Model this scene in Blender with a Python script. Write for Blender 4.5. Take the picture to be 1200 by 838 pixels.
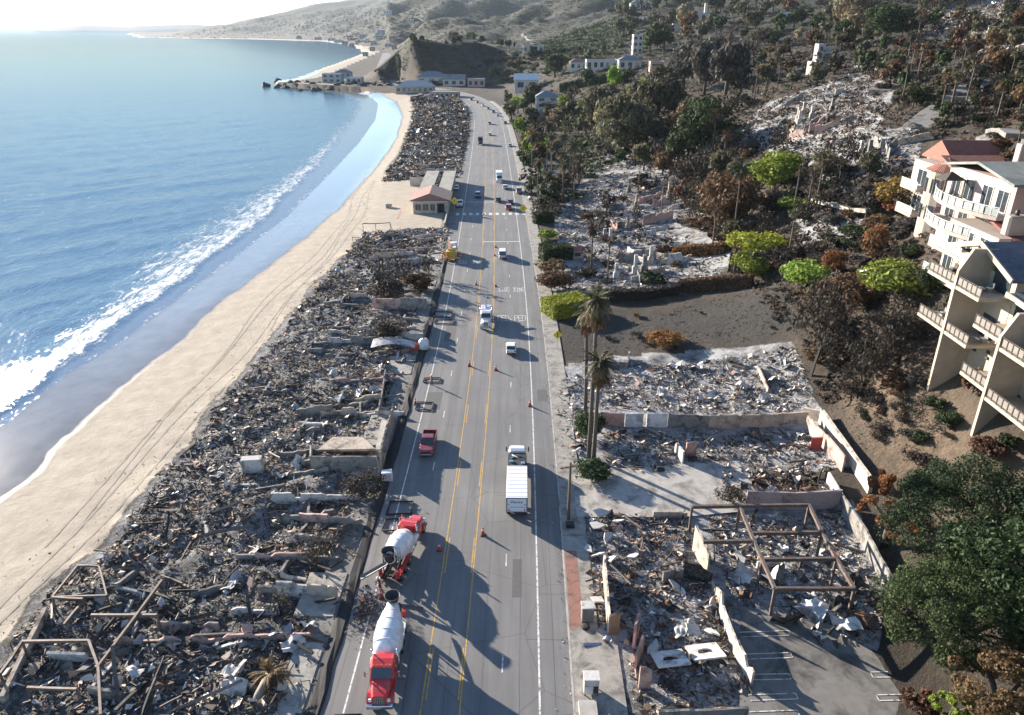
import bpy, math, random
import numpy as np
from mathutils import Vector, Matrix
for o in list(bpy.data.objects): bpy.data.objects.remove(o)
S = bpy.context.scene; COL = S.collection
random.seed(7); RNG = np.random.default_rng(7); R = math.radians
# ------------------------------------------------------------ camera, sky, sun, exposure
CAMH = 54.0; FPX = 857.0; PITCH = math.atan(386/FPX)
cd = bpy.data.cameras.new('camera'); cam = bpy.data.objects.new('camera', cd); COL.objects.link(cam)
cd.sensor_width = 36; cd.lens = FPX/1200*36; cd.clip_start = .5; cd.clip_end = 90000
cam.location = (0, 0, CAMH); cam.rotation_euler = (math.pi/2-PITCH, 0, 0); S.camera = cam
SUN_AZ = R(-48); SUN_EL = R(14.5)                      # azimuth from +Y, negative = left
w = bpy.data.worlds.new('World'); S.world = w; w.use_nodes = True
nt = w.node_tree; bg = nt.nodes['Background']; sky = nt.nodes.new('ShaderNodeTexSky')
sky.sky_type = 'NISHITA'; sky.sun_disc = False; sky.sun_elevation = SUN_EL; sky.sun_rotation = SUN_AZ
sky.air_density = .8; sky.dust_density = .0; sky.ozone_density = 2.2; sky.altitude = 50
nt.links.new(sky.outputs[0], bg.inputs[0]); bg.inputs[1].default_value = 0.078
sl = bpy.data.lights.new('sun', 'SUN'); sl.energy = 4.6; sl.angle = R(.53); sl.color = (1, .885, .74)
so = bpy.data.objects.new('sun', sl); COL.objects.link(so); so.location = (-300, 300, 300)
SDIR = Vector((math.sin(SUN_AZ)*math.cos(SUN_EL), math.cos(SUN_AZ)*math.cos(SUN_EL), math.sin(SUN_EL)))
so.rotation_euler = SDIR.to_track_quat('Z', 'Y').to_euler()
vs = S.view_settings; vs.view_transform = 'Standard'; vs.look = 'None'; vs.exposure = 2.05; vs.gamma = 1
vs.use_curve_mapping = False
S.cycles.volume_bounces = 1; S.cycles.max_bounces = 5; S.cycles.diffuse_bounces = 2; S.cycles.transparent_max_bounces = 6
# ------------------------------------------------------------ photograph geometry -> world
SP, CP_ = math.sin(PITCH), math.cos(PITCH)
def ray(px, py):
    r = (px-600)/FPX; u = (419-py)/FPX
    return r, CP_+SP*u, -SP+CP_*u                     # per metre of depth
def G(px, py, z=0.0):
    a, b, c = ray(px, py); t = (z-CAMH)/c
    return a*t, b*t
def proj(x, y, z):
    x, y, z = np.asarray(x, float), np.asarray(y, float), np.asarray(z, float)-CAMH
    t = CP_*y-SP*z; u = SP*y+CP_*z; t = np.where(t < 1, 1, t)
    return 600+FPX*x/t, 419-FPX*u/t
def curve(pts, z=0.0):                                # pixel list -> x as a function of y
    w_ = sorted((G(px, py, z)[1], G(px, py, z)[0]) for px, py in pts)
    ys = np.array([a for a, b in w_]); xs = np.array([b for a, b in w_])
    s0 = (xs[1]-xs[0])/(ys[1]-ys[0])
    ys = np.concatenate([[ys[0]-200], ys, [ys[-1]+3000]]); xs = np.concatenate([[xs[0]-200*s0], xs, [xs[-1]-1500]])
    return lambda y: np.interp(y, ys, xs)
SEA = -4.5; HAZE = 2.6e-5
# ------------------------------------------------------------ value noise
_L = RNG.random((256, 256))
def vnoise(x, y):
    xi = np.floor(x).astype(int); yi = np.floor(y).astype(int); fx = x-xi; fy = y-yi
    fx = fx*fx*(3-2*fx); fy = fy*fy*(3-2*fy)
    a = _L[xi % 256, yi % 256]; b = _L[(xi+1) % 256, yi % 256]; c = _L[xi % 256, (yi+1) % 256]; d = _L[(xi+1) % 256, (yi+1) % 256]
    return (a*(1-fx)+b*fx)*(1-fy)+(c*(1-fx)+d*fx)*fy
def fbm(x, y, o=4):
    s = 0; a = .5; f = 1.0
    for i in range(o):
        s = s+a*vnoise(x*f+17.3*i, y*f+9.1*i); a *= .5; f *= 2.03
    return s/(1-.5**o)*1.0
def sst(a, b, x):
    t = np.clip((x-a)/(b-a), 0, 1); return t*t*(3-2*t)
# ------------------------------------------------------------ road reference line (left yellow line)
_yl = [(495, 837), (515, 705), (533, 591), (543, 513), (554, 447), (560, 390), (564, 330), (566, 287), (568, 243), (569.5, 191), (570, 160), (569, 139), (563, 125), (553, 116.5), (540, 111), (520, 106.5), (495, 103), (470, 100), (452, 94), (447, 86), (449, 75), (453, 62)]
_p = np.array([G(a, b) for a, b in _yl]); _d0 = (_p[0]-_p[2])/np.linalg.norm(_p[0]-_p[2]); _p = np.vstack([_p[0]+_d0*60, _p])
_s = np.concatenate([[0], np.cumsum(np.linalg.norm(np.diff(_p, axis=0), axis=1))])
RS = np.arange(0, _s[-1], 4.0)
def _smooth(v, sig):
    k = np.exp(-.5*(np.arange(-3*sig, 3*sig+1)/sig)**2); k /= k.sum(); n = 3*sig
    vp = np.concatenate([2*v[0]-v[n:0:-1], v, 2*v[-1]-v[-2:-n-2:-1]]); return np.convolve(vp, k, 'valid')
RX = _smooth(np.interp(RS, _s, _p[:, 0]), 9); RY = _smooth(np.interp(RS, _s, _p[:, 1]), 9)
_tx = np.gradient(RX); _ty = np.gradient(RY); _n = np.hypot(_tx, _ty); TX, TY = _tx/_n, _ty/_n
def rpt(s, off):                                      # point on the road: arc length, offset to the right
    i = np.interp(s, RS, np.arange(len(RS)))
    f = lambda A: np.interp(s, RS, A)
    return f(RX)+f(TY)*off, f(RY)-f(TX)*off
def rdir(s): return math.atan2(np.interp(s, RS, TX), np.interp(s, RS, TY))     # heading, clockwise from +Y
RL, RRt = -8.7, 13.1                                  # left edge, right kerb
def road_so(x, y):                                    # nearest arc length and signed offset
    x = np.atleast_1d(np.asarray(x, float)).ravel(); y = np.atleast_1d(np.asarray(y, float)).ravel()
    o = np.empty_like(x); ss = np.empty_like(x)
    for i in range(0, len(x), 20000):
        dx = x[i:i+20000, None]-RX[None]; dy = y[i:i+20000, None]-RY[None]
        k = np.argmin(dx*dx+dy*dy, axis=1); r = np.arange(len(k))
        o[i:i+20000] = dx[r, k]*TY[k]-dy[r, k]*TX[k]; ss[i:i+20000] = RS[k]+dx[r, k]*TX[k]+dy[r, k]*TY[k]
    return ss, o
# ------------------------------------------------------------ shore curves (x of y)
far = [(430, 108), (360, 104), (325, 101), (322, 99), (345, 95.5), (400, 75), (430, 63), (418, 54), (380, 48.6), (300, 46.2), (165, 44.2)]
C_water = curve([(-120, 590), (0, 500), (77, 440), (140, 402), (210, 350), (275, 302), (335, 255), (385, 205), (420, 168), (440, 140), (443, 122), (436, 114)]+far, SEA)
C_dry = curve([(-100, 640), (7, 562), (50, 517), (133, 447), (187, 405), (233, 363), (283, 328), (325, 295), (385, 247), (433, 198), (457, 165), (466, 137), (460, 120), (440, 111)]+[(a+8, b+.3) for a, b in far[1:]], -3.6)
C_front = curve([(-110, 545), (0, 480), (57, 434), (133, 383), (200, 337), (267, 287), (330, 235), (372, 190), (400, 155), (418, 135), (420, 120), (410, 112)]+far[1:], SEA)
C_foam = curve([(-110, 470), (0, 425), (60, 392), (100, 362), (135, 322), (180, 285), (225, 258), (290, 228), (345, 192), (378, 160), (400, 135), (405, 120), (395, 112)]+far[1:], SEA)
C_deb = curve([(-60, 850), (0, 790), (60, 690), (130, 640), (190, 560), (230, 520), (262, 470), (300, 430), (340, 375), (375, 330), (415, 290), (430, 262), (445, 215), (470, 180), (483, 145), (487, 125), (482, 112), (470, 107)], -1.8)
# ------------------------------------------------------------ terrain height field in log-polar coordinates
NU, NV = 425, 540
U0, U1, V0, V1 = R(-62), R(62), math.log(18), math.log(9500)
def zc(px, py, t): a, b, c = ray(px, py); return (a*t, b*t, CAMH+c*t)
ctl = []
def cz(px, py, z):
    x, y = G(px, py, z); ctl.append((x, y, z))
def ct(px, py, t): ctl.append(zc(px, py, t))
for q in [(700,838,0),(850,838,0),(1000,838,0),(700,700,0),(850,700,0),(980,700,0),(1050,760,.3),(1095,838,1),(1165,800,3),(1200,740,5),(1260,838,6),(1300,700,10),
          (1035,640,1),(1090,640,3.5),(1150,620,6.5),(1200,640,8),(700,560,0),(850,560,.3),(960,560,.6),(1015,560,2),(950,480,1.2),(995,500,3.5),(1060,500,6.2),(1100,460,10),(1200,560,8.6),(1300,560,12),
          (860,450,1),(930,440,3),(1000,440,5.5),(1050,420,9.5),(1200,400,20),(1300,420,24),(700,400,0),(800,400,1.5),(900,405,4),(960,395,7.5),(1040,380,11.5),
          (700,350,.3),(800,350,3),(860,340,5),(930,335,9),(1000,335,12),(1055,325,15),(700,300,.5),(800,300,3),(880,300,7),(950,285,14),(1000,280,16),(1060,275,19),
          (700,240,1),(800,240,5.5),(880,240,11),(950,230,18),(1000,230,20.5),(1062,235,23.5),(1120,190,28),(1190,170,33),(1290,200,40),(690,180,2),(800,190,9),(900,180,19),(1000,180,27),(1100,160,35),(1180,140,39),(1290,120,43),
          (640,150,1),(720,140,8),(800,150,15),(900,140,25),(1000,140,31.5),(1100,115,38),(1190,100,41),
          (590,110,2),(640,112,8),(720,105,20),(800,100,27),(900,100,34),(1000,92,38.5),(1100,75,43.5),(1200,60,46.5)]: cz(*q)
for q in [(650,82,680),(720,72,620),(780,62,590),(850,55,560),(950,45,470),(1050,30,420),(1190,10,400),(1300,5,420),
          (560,100,745),(480,97,770),(455,96,790),(474,50,815),(500,46,840),(560,45,870),(600,58,850),(620,80,760),(570,75,850),
          (440,88,930),(470,70,1150),(520,52,1500),(600,42,1300),(640,52,1000),(700,45,1000),(760,28,1000),(690,20,1500),(620,22,1900),(560,25,2100),
          (850,15,900),(950,-5,850),(1050,-25,800),(1200,-50,800),(850,-20,1500),(1000,-70,1500),(1250,-120,1500),
          (450,58,2000),(440,42,2600),(500,30,2600),(430,30,3600),(480,12,3500),(540,0,3300),(620,-5,3000),(700,-15,2600),(420,48,3200),
          (390,46,4200),(380,38,4700),(330,40,5200),(300,43,5200),(250,42.5,5600),(190,42,5700),(330,20,6500),(375,7,6500),(420,5,6000),(300,26,7000),(460,-5,6000),(250,36,7500),(520,-20,5500),(700,-60,5000),(1000,-160,5000),(1300,-250,4000)]: ct(*q)
for q in [(520,99,757),(590,104,722),(520,47.5,900),(590,50,930),(540,72,800),(500,74,792),(470,74,800),(610,75,790),(483,47,830),(505,45,850),(535,45.5,862),(562,46.5,885),(585,48.5,900),(610,52,930),(480,97.5,775),(505,98.5,762),(545,101,745),(572,103,732)]: ct(*q)
for s_ in range(20, 760, 40):                        # the flat coastal shelf on both sides of the road
    for o_ in (0, 14, 24): ctl.append((*[float(a) for a in rpt(s_, o_)], 0.0))
ctl += [(55, 76.2, 8.6), (54.5, 86.6, 14.0), (56, 65, 8.4), (58, 94, 15.6), (63, 75, 12), (66, 88, 17), (76, 75, 17), (62, 103, 19), (68, 114, 23), (78, 125, 25.5)]
ctl = np.array(ctl)
def uv(x, y): return np.arctan2(x, y), np.log(np.maximum(np.hypot(x, y), 1))
_cu, _cv = uv(ctl[:, 0], ctl[:, 1]); KU = 1.6
_Q = np.stack([_cu*KU, _cv], 1); _A = np.sqrt(((_Q[:, None]-_Q[None])**2).sum(-1)+1e-5)
_m = len(_Q); _B = np.zeros((_m+3, _m+3)); _B[:_m, :_m] = _A; _B[:_m, _m] = 1; _B[:_m, _m+1:] = _Q; _B[_m:, :_m] = _B[:_m, _m:].T
_W = np.linalg.solve(_B, np.concatenate([ctl[:, 2], [0, 0, 0]]))
def rbf(u, v):
    o = np.empty(u.size); q = np.stack([u.ravel()*KU, v.ravel()], 1)
    for i in range(0, len(q), 30000):
        b = q[i:i+30000]; o[i:i+30000] = np.sqrt(((b[:, None]-_Q[None])**2).sum(-1)+1e-5)@_W[:_m]+_W[_m]+b@_W[_m+1:]
    return o.reshape(u.shape)
def inpoly(px, py, poly):
    r = np.zeros(np.shape(px), bool); n = len(poly)
    for i in range(n):
        x1, y1 = poly[i]; x2, y2 = poly[(i+1) % n]
        if y1 == y2: continue
        r ^= ((y1 > py) != (y2 > py)) & (px < (x2-x1)*(py-y1)/(y2-y1)+x1)
    return r
ASH_R = [[(650,432),(700,420),(930,402),(955,470),(1005,545),(880,562),(862,548),(700,562),(655,520)],
         [(683,604),(810,598),(1000,585),(1038,690),(1030,765),(930,752),(868,722),(885,838),(735,838),(690,690)],
         [(640,345),(655,300),(650,262),(700,185),(760,172),(850,215),(870,260),(860,310),(800,345),(700,345)],
         [(850,165),(900,120),(1010,85),(1050,100),(1030,150),(1075,150),(1080,190),(960,215),(900,175)],
         [(1060,30),(1110,-5),(1210,-10),(1210,60),(1130,60)], [(600,185),(640,185),(660,240),(640,262)], [(930,250),(975,238),(1015,262),(1000,290),(940,285)]]
FLAT_R = [[(660,838),(660,545),(870,540),(1000,590),(1048,700),(1095,838)]]
_u = np.linspace(U0, U1, NU); _v = np.linspace(V0, V1, NV); UU, VV = np.meshgrid(_u, _v, indexing='ij')
DD = np.exp(VV); X = DD*np.sin(UU); Y = DD*np.cos(UU)
ZR = rbf(UU, VV); ZR = np.where(ZR < 1, np.exp(np.minimum(ZR-1, 0)), ZR)-.35
_k = np.exp(-.5*(np.arange(-12, 13)/5.0)**2); _k /= _k.sum()
def _blur(a, ax, n): 
    p_ = np.pad(a, [(12, 12) if i == ax else (0, 0) for i in (0, 1)], mode='edge'); return sum(_k[j]*np.take(p_, range(j, j+a.shape[ax]), axis=ax) for j in range(25))
ZR = np.where(DD < 420, _blur(_blur(ZR, 0, 6), 1, 3), ZR)
SS, OO = road_so(X, Y); SS = SS.reshape(X.shape); OO = OO.reshape(X.shape)
rel = fbm(UU*9+5, VV*9, 5)-.5; rel2 = 1-np.abs(2*fbm(UU*5+1, VV*4+7, 4)-1)
hillm = sst(5, 30, ZR)
Z = ZR+hillm*DD*((.022*rel+.014*(rel2-.75))*sst(150, 700, DD)+(.022*rel+.034*(rel2-.75))*sst(1100, 2200, DD))+hillm*(fbm(X/9, Y/9, 3)-.5)*2.0
Z = np.where(DD < 400, Z+(fbm(X/4, Y/4, 3)-.5)*.5*sst(6, 20, OO-RRt), Z)
Z = Z*np.maximum(sst(1.5, 14, OO-RRt), sst(800, 950, Y))
inroad = (OO > RL) & (OO < RRt+2)
# left of the road: debris strip, beach, sea bed
xl = X; left = OO < RL
xd, xdr, xw = C_deb(Y), C_dry(Y), C_water(Y)
xr = X-(OO-RL)                                        # approx. x of road left edge on this row
xw0 = xw; xd = np.minimum(xd, xr-3); xdr = np.minimum(xdr, xd-3); xw = np.where(Y < 740, np.minimum(xw, xdr-2), xw0)
f1 = np.clip((X-xd)/(xr-xd), 0, 1); f2 = np.clip((X-xdr)/(xd-xdr), 0, 1); f3 = np.clip((X-xw)/(xdr-xw), 0, 1)
zl = np.where(X > xd, -1.8+f1**.7*1.65, np.where(X > xdr, -3.4+1.6*f2, np.where(X > xw, -4.52+1.12*f3, np.maximum(-4.52+(X-xw)*.05, -14))))
bay = sst(690, 800, Y)                                # beyond the point the land is the generic height field
zbay = np.where(X > xw, np.maximum(ZR+hillm*DD*.02*rel, -4.5+np.clip((X-xw)*.06, 0, 5)), np.maximum(-4.55+(X-xw)*.05, -14))
Z = np.where(left, zl*(1-bay)+zbay*bay, Z)
Z = np.where(inroad & (Y < 900), np.minimum(Z, 0)*0-.06, Z)
PX, PY = proj(X, Y, Z)
ash = np.zeros(X.shape)
for pl in ASH_R: ash = np.maximum(ash, inpoly(PX, PY, pl) & (OO > RRt+3) & (DD < 700))
deb = (left & (X > xd-2.5*fbm(Y/3, X*0, 2)) & (Y < 760)).astype(float)
rest = inpoly(PX, PY, [(385,303),(420,262),(448,206),(500,199),(535,203),(537,262),(520,286),(440,294)]); deb = np.where(rest, 0, deb)
def soft(a):
    for ax in (0, 1):
        p_ = np.pad(a, [(3, 3) if i == ax else (0, 0) for i in (0, 1)], mode='edge'); a = sum(w_*np.take(p_, range(j, j+a.shape[ax]), axis=ax) for j, w_ in enumerate((.06, .12, .2, .24, .2, .12, .06)))
    return a
deb_s = soft(deb); flat = np.zeros(X.shape, bool)
for pl in FLAT_R: flat |= inpoly(PX, PY, pl)
bump = (fbm(X/3.2, Y/3.2, 4)-.42)*1.7*np.clip(.6+fbm(X/15, Y/15, 2), .3, 1.4)
ashs = np.where(flat, .25, 1.0)*ash
Z = Z+deb_s*np.where(OO < RL-4, np.maximum(bump, -.4)*np.where(DD < 500, 1, 1.6), 0)+np.where(ashs > 0, np.maximum(bump, -.1)*.5*ashs, 0)
NXM = (X > xw) & (X < xd) & left & (Y < 760)
Z = Z+np.where(NXM & (X > xdr), (fbm(X/2.2, Y/2.2, 3)-.5)*.22*sst(0, 8, X-xdr), 0)
def height(x, y):
    u, v = uv(np.asarray(x, float), np.asarray(y, float))
    a = np.clip((u-U0)/(U1-U0)*(NU-1), 0, NU-1.001); b = np.clip((v-V0)/(V1-V0)*(NV-1), 0, NV-1.001)
    i = a.astype(int); j = b.astype(int); fa = a-i; fb = b-j
    return (Z[i, j]*(1-fb)+Z[i, j+1]*fb)*(1-fa)+(Z[i+1, j]*(1-fb)+Z[i+1, j+1]*fb)*fa
def hit(px, py):                                      # where the line of sight meets the ground
    a, b, c = ray(px, py); ts = np.exp(np.linspace(math.log(40), math.log(9000), 1400))
    hz = CAMH+c*ts-height(a*ts, b*ts); k = np.argmax(hz < 0)
    if hz[k] >= 0: k = len(ts)-1
    f = hz[k-1]/(hz[k-1]-hz[k]+1e-9); t = ts[k-1]+(ts[k]-ts[k-1])*f
    return Vector((a*t, b*t, float(height(a*t, b*t))))
def hz(x, y): return float(height(x, y))
# ------------------------------------------------------------ materials
MATS = {}
def newmat(name):
    m = bpy.data.materials.new(name); m.use_nodes = True; return m, m.node_tree, m.node_tree.nodes['Principled BSDF']
def node(t, ty, **k):
    n = t.nodes.new(ty)
    for a, b in k.items(): setattr(n, a, b)
    return n
def ramp(t, fac, stops):
    n = node(t, 'ShaderNodeValToRGB'); e = n.color_ramp.elements
    while len(e) < len(stops): e.new(.5)
    for q, (p, c) in zip(e, stops): q.position = p; q.color = (*c, 1) if len(c) == 3 else c
    t.links.new(fac, n.inputs[0]); return n.outputs[0]
def noise(t, scale, detail=4, rough=.6, vec=None, dist=0):
    n = node(t, 'ShaderNodeTexNoise'); n.inputs['Scale'].default_value = scale; n.inputs['Detail'].default_value = detail; n.inputs['Roughness'].default_value = rough; n.inputs['Distortion'].default_value = dist
    if vec is None: vec = pos(t)
    t.links.new(vec, n.inputs['Vector']); return n.outputs['Fac']
def pos(t):
    for n in t.nodes:
        if n.type == 'NEW_GEOMETRY': return n.outputs['Position']
    return node(t, 'ShaderNodeNewGeometry').outputs['Position']
def objc(t): return node(t, 'ShaderNodeTexCoord').outputs['Object']
def mix(t, fac, a, b, mode='MIX'):
    n = node(t, 'ShaderNodeMix', data_type='RGBA', blend_type=mode)
    for s, v in ((n.inputs[0], fac), (n.inputs[6], a), (n.inputs[7], b)):
        if isinstance(v, (int, float)): s.default_value = v
        elif isinstance(v, tuple): s.default_value = (*v, 1)
        else: t.links.new(v, s)
    return n.outputs[2]
def math_(t, op, a, b=0.0, c=None):
    n = node(t, 'ShaderNodeMath', operation=op)
    for s, v in zip(n.inputs, (a, b, c)):
        if v is None: continue
        if isinstance(v, (int, float)): s.default_value = v
        else: t.links.new(v, s)
    return n.outputs[0]
def attr(t, name):
    n = node(t, 'ShaderNodeAttribute', attribute_name=name); return n
def bump(t, b, h, strength=.5, dist=.1):
    n = node(t, 'ShaderNodeBump'); n.inputs['Strength'].default_value = strength; n.inputs['Distance'].default_value = dist
    t.links.new(h, n.inputs['Height']); t.links.new(n.outputs[0], b.inputs['Normal'])
def P(name, c, c2=None, scale=3.0, rough=.8, metal=0, bmp=0, var=.12, coat=0, stain=None, sscale=.6, trans=None):
    """plain material: colour c mottled towards c2 by noise, optional stain colour in patches"""
    if name in MATS: return MATS[name]
    m, t, b = newmat(name); v = objc(t)
    if c2 is None: c2 = tuple(min(1, x*(1-var*2.2)) for x in c)
    n1 = noise(t, scale, 5, .65, v)
    col = ramp(t, n1, [(.3, c2), (.7, c)])
    if stain:
        n2 = noise(t, sscale, 4, .7, v, .4); f = ramp(t, n2, [(.48, (0, 0, 0)), (.66, (1, 1, 1))]); col = mix(t, f, col, stain)
    t.links.new(col, b.inputs['Base Color']); b.inputs['Roughness'].default_value = rough; b.inputs['Metallic'].default_value = metal
    if coat: b.inputs['Coat Weight'].default_value = coat; b.inputs['Coat Roughness'].default_value = .08
    if bmp: bump(t, b, noise(t, scale*4, 4, .7, v), .6, bmp)
    MATS[name] = m; return m
def leafmat(name, c, c2, c3=None, per='isl'):
    """foliage: each leaf clump its own tone"""
    if name in MATS: return MATS[name]
    m, t, b = newmat(name); g = node(t, 'ShaderNodeNewGeometry'); oi = node(t, 'ShaderNodeObjectInfo')
    col = ramp(t, g.outputs['Random Per Island'], [(0, c2), (.6, c), (1, c3 or c)])
    n = noise(t, .35, 3, .6, g.outputs['Position']); col = mix(t, math_(t, 'MULTIPLY', n, .55), col, c2)
    hs = node(t, 'ShaderNodeHueSaturation'); t.links.new(col, hs.inputs['Color'])
    t.links.new(math_(t, 'MULTIPLY_ADD', oi.outputs['Random'], .5, .75), hs.inputs['Value'])
    t.links.new(math_(t, 'MULTIPLY_ADD', oi.outputs['Random'], .04, .48), hs.inputs['Hue'])
    t.links.new(hs.outputs[0], b.inputs['Base Color']); b.inputs['Roughness'].default_value = .75
    b.inputs['Specular IOR Level'].default_value = .25
    tr = node(t, 'ShaderNodeBsdfTranslucent'); t.links.new(hs.outputs[0], tr.inputs[0])
    mx = node(t, 'ShaderNodeMixShader'); mx.inputs[0].default_value = .3
    t.links.new(b.outputs[0], mx.inputs[1]); t.links.new(tr.outputs[0], mx.inputs[2])
    t.links.new(mx.outputs[0], t.nodes['Material Output'].inputs[0]); MATS[name] = m; return m
def glassmat(name='window glass', c=(.03, .04, .05)):
    if name in MATS: return MATS[name]
    m, t, b = newmat(name); b.inputs['Base Color'].default_value = (*c, 1); b.inputs['Roughness'].default_value = .06; b.inputs['Specular IOR Level'].default_value = .8
    MATS[name] = m; return m
def colmat(name, rough=.85, bmp=.02):
    """debris: colour stored per piece, soot on top"""
    if name in MATS: return MATS[name]
    m, t, b = newmat(name); a = attr(t, 'tone'); p = pos(t)
    n = noise(t, 2.6, 5, .7, p); col = mix(t, ramp(t, n, [(.42, (0, 0, 0)), (.72, (.5, .5, .5))]), a.outputs['Color'], (.035, .032, .03))
    t.links.new(col, b.inputs['Base Color']); b.inputs['Roughness'].default_value = rough
    if bmp: bump(t, b, noise(t, 14, 3, .7, p), .7, bmp)
    MATS[name] = m; return m
# ------------------------------------------------------------ mesh helpers
def link(name, me, mat=None, parent=None):
    o = bpy.data.objects.new(name, me); COL.objects.link(o)
    if mat is not None and me is not None and not me.materials: me.materials.append(mat)
    if parent is not None: o.parent = parent
    return o
def tag(o, label=None, cat=None, group=None, kind=None):
    if label: o['label'] = label
    if cat: o['category'] = cat
    if group: o['group'] = group
    if kind: o['kind'] = kind
    return o
def empty(name, loc=(0, 0, 0), rz=0.0, label=None, cat=None, group=None):
    o = bpy.data.objects.new(name, None); COL.objects.link(o); o.location = loc; o.rotation_euler = (0, 0, rz); o.empty_display_size = .3
    return tag(o, label, cat, group)
def np_mesh(name, V, F, mats=(), smooth=False, cols=None, colname='tone'):
    """V (n,3), F (m,k) with k = 3 or 4"""
    V = np.ascontiguousarray(V, np.float32); F = np.ascontiguousarray(F, np.int32); m, k = F.shape
    me = bpy.data.meshes.new(name); me.vertices.add(len(V)); me.vertices.foreach_set('co', V.ravel())
    me.loops.add(m*k); me.loops.foreach_set('vertex_index', F.ravel())
    me.polygons.add(m); me.polygons.foreach_set('loop_start', np.arange(0, m*k, k, dtype=np.int32))
    me.polygons.foreach_set('use_smooth', np.full(m, smooth))
    me.update(calc_edges=True)
    for q in mats: me.materials.append(q)
    if cols is not None:
        a = me.color_attributes.new(colname, 'FLOAT_COLOR', 'POINT'); c = np.ones((len(V), 4), np.float32); c[:, :3] = cols; a.data.foreach_set('color', c.ravel())
    return me
def fattr(me, name, arr):
    a = me.attributes.new(name, 'FLOAT', 'POINT'); a.data.foreach_set('value', np.ascontiguousarray(arr, np.float32).ravel())
def grid_faces(n, m):
    i = np.arange((n-1)*(m-1)); a = (i//(m-1))*m+i % (m-1); return np.stack([a, a+m, a+m+1, a+1], 1)
class MB:
    """collects shapes, then links them as one mesh object"""
    def __init__(s): s.v = []; s.f = []; s.sm = []
    def add(s, V, F, sm=False):
        n = len(s.v); s.v += [tuple(p) for p in V]; s.f += [tuple(i+n for i in q) for q in F]; s.sm += [sm]*len(F); return s
    def box(s, x0, x1, y0, y1, z0, z1, M=None):
        V = [Vector((x, y, z)) for z in (z0, z1) for y in (y0, y1) for x in (x0, x1)]
        if M is not None: V = [M@p for p in V]
        return s.add(V, [(0, 2, 3, 1), (4, 5, 7, 6), (0, 1, 5, 4), (2, 6, 7, 3), (0, 4, 6, 2), (1, 3, 7, 5)])
    def bev(s, x0, x1, y0, y1, z0, z1, r=.05, M=None):   # box with chamfered vertical and top edges
        def ring(a, z): return [(x0+a, y0+r, z), (x0+r, y0+a, z), (x1-r, y0+a, z), (x1-a, y0+r, z), (x1-a, y1-r, z), (x1-r, y1-a, z), (x0+r, y1-a, z), (x0+a, y1-r, z)]
        return s.loft([ring(0, z0), ring(0, z1-r), ring(r*.6, z1)], M=M)
    def loft(s, rings, caps=True, M=None, sm=False, close=True):
        n = len(rings[0]); V = [Vector(p) for r in rings for p in r]
        if M is not None: V = [M@p for p in V]
        F = []
        for k in range(len(rings)-1):
            for i in range(n if close else n-1):
                j = (i+1) % n; F.append((k*n+i, k*n+j, (k+1)*n+j, (k+1)*n+i))
        if caps: F += [tuple(reversed(range(n))), tuple(range((len(rings)-1)*n, len(rings)*n))]
        return s.add(V, F, sm)
    def tube(s, pts, r, n=6, caps=True, sm=True):
        pts = [Vector(p) for p in pts]; rs = r if isinstance(r, (list, tuple)) else [r]*len(pts); rings = []
        for i, p in enumerate(pts):
            d = (pts[min(i+1, len(pts)-1)]-pts[max(i-1, 0)]); d = d.normalized() if d.length > 1e-6 else Vector((0, 0, 1))
            a = d.orthogonal().normalized() if i == 0 else (a-d*a.dot(d)).normalized()
            b = d.cross(a); rings.append([p+(a*math.cos(2*math.pi*k/n)+b*math.sin(2*math.pi*k/n))*rs[i] for k in range(n)])
        return s.loft(rings, caps, sm=sm)
    def bar(s, a, b, w, h, up=(0, 0, 1)):               # rectangular bar from a to b
        a, b = Vector(a), Vector(b); d = (b-a).normalized(); u = Vector(up)
        if abs(d.dot(u)) > .95: u = Vector((0, 1, 0))
        x = d.cross(u).normalized()*w/2; y = x.cross(d).normalized()*h/2
        return s.loft([[a-x-y, a+x-y, a+x+y, a-x+y], [b-x-y, b+x-y, b+x+y, b-x+y]])
    def lathe(s, prof, n=16, M=None, sm=True):          # prof: (r, z)
        return s.loft([[(r*math.cos(2*math.pi*k/n), r*math.sin(2*math.pi*k/n), z) for k in range(n)] for r, z in prof], True, M, sm)
    def quad(s, a, b, c, d): return s.add([a, b, c, d], [(0, 1, 2, 3)])
    def poly(s, pts): return s.add(pts, [tuple(range(len(pts)))])
    def mesh(s, name, mat=None):
        me = bpy.data.meshes.new(name); me.from_pydata(s.v, [], s.f); me.polygons.foreach_set('use_smooth', s.sm); me.update()
        if mat: me.materials.append(mat)
        return me
    def build(s, name, mat, parent=None): return link(name, s.mesh(name, mat), None, parent)
def copy_tree(o, parent=None):
    c = o.copy(); COL.objects.link(c); c.parent = parent
    for ch in o.children: copy_tree(ch, c)
    return c
def ordinal(n):
    a = ['first','second','third','fourth','fifth','sixth','seventh','eighth','ninth','tenth','eleventh','twelfth','thirteenth','fourteenth','fifteenth','sixteenth','seventeenth','eighteenth','nineteenth']
    if n <= 19: return a[n-1]
    t = ['', '', 'twenty', 'thirty', 'forty', 'fifty', 'sixty', 'seventy', 'eighty', 'ninety'][n//10]
    return (t[:-1]+'ieth') if n % 10 == 0 else t+'-'+a[n % 10-1]
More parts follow.
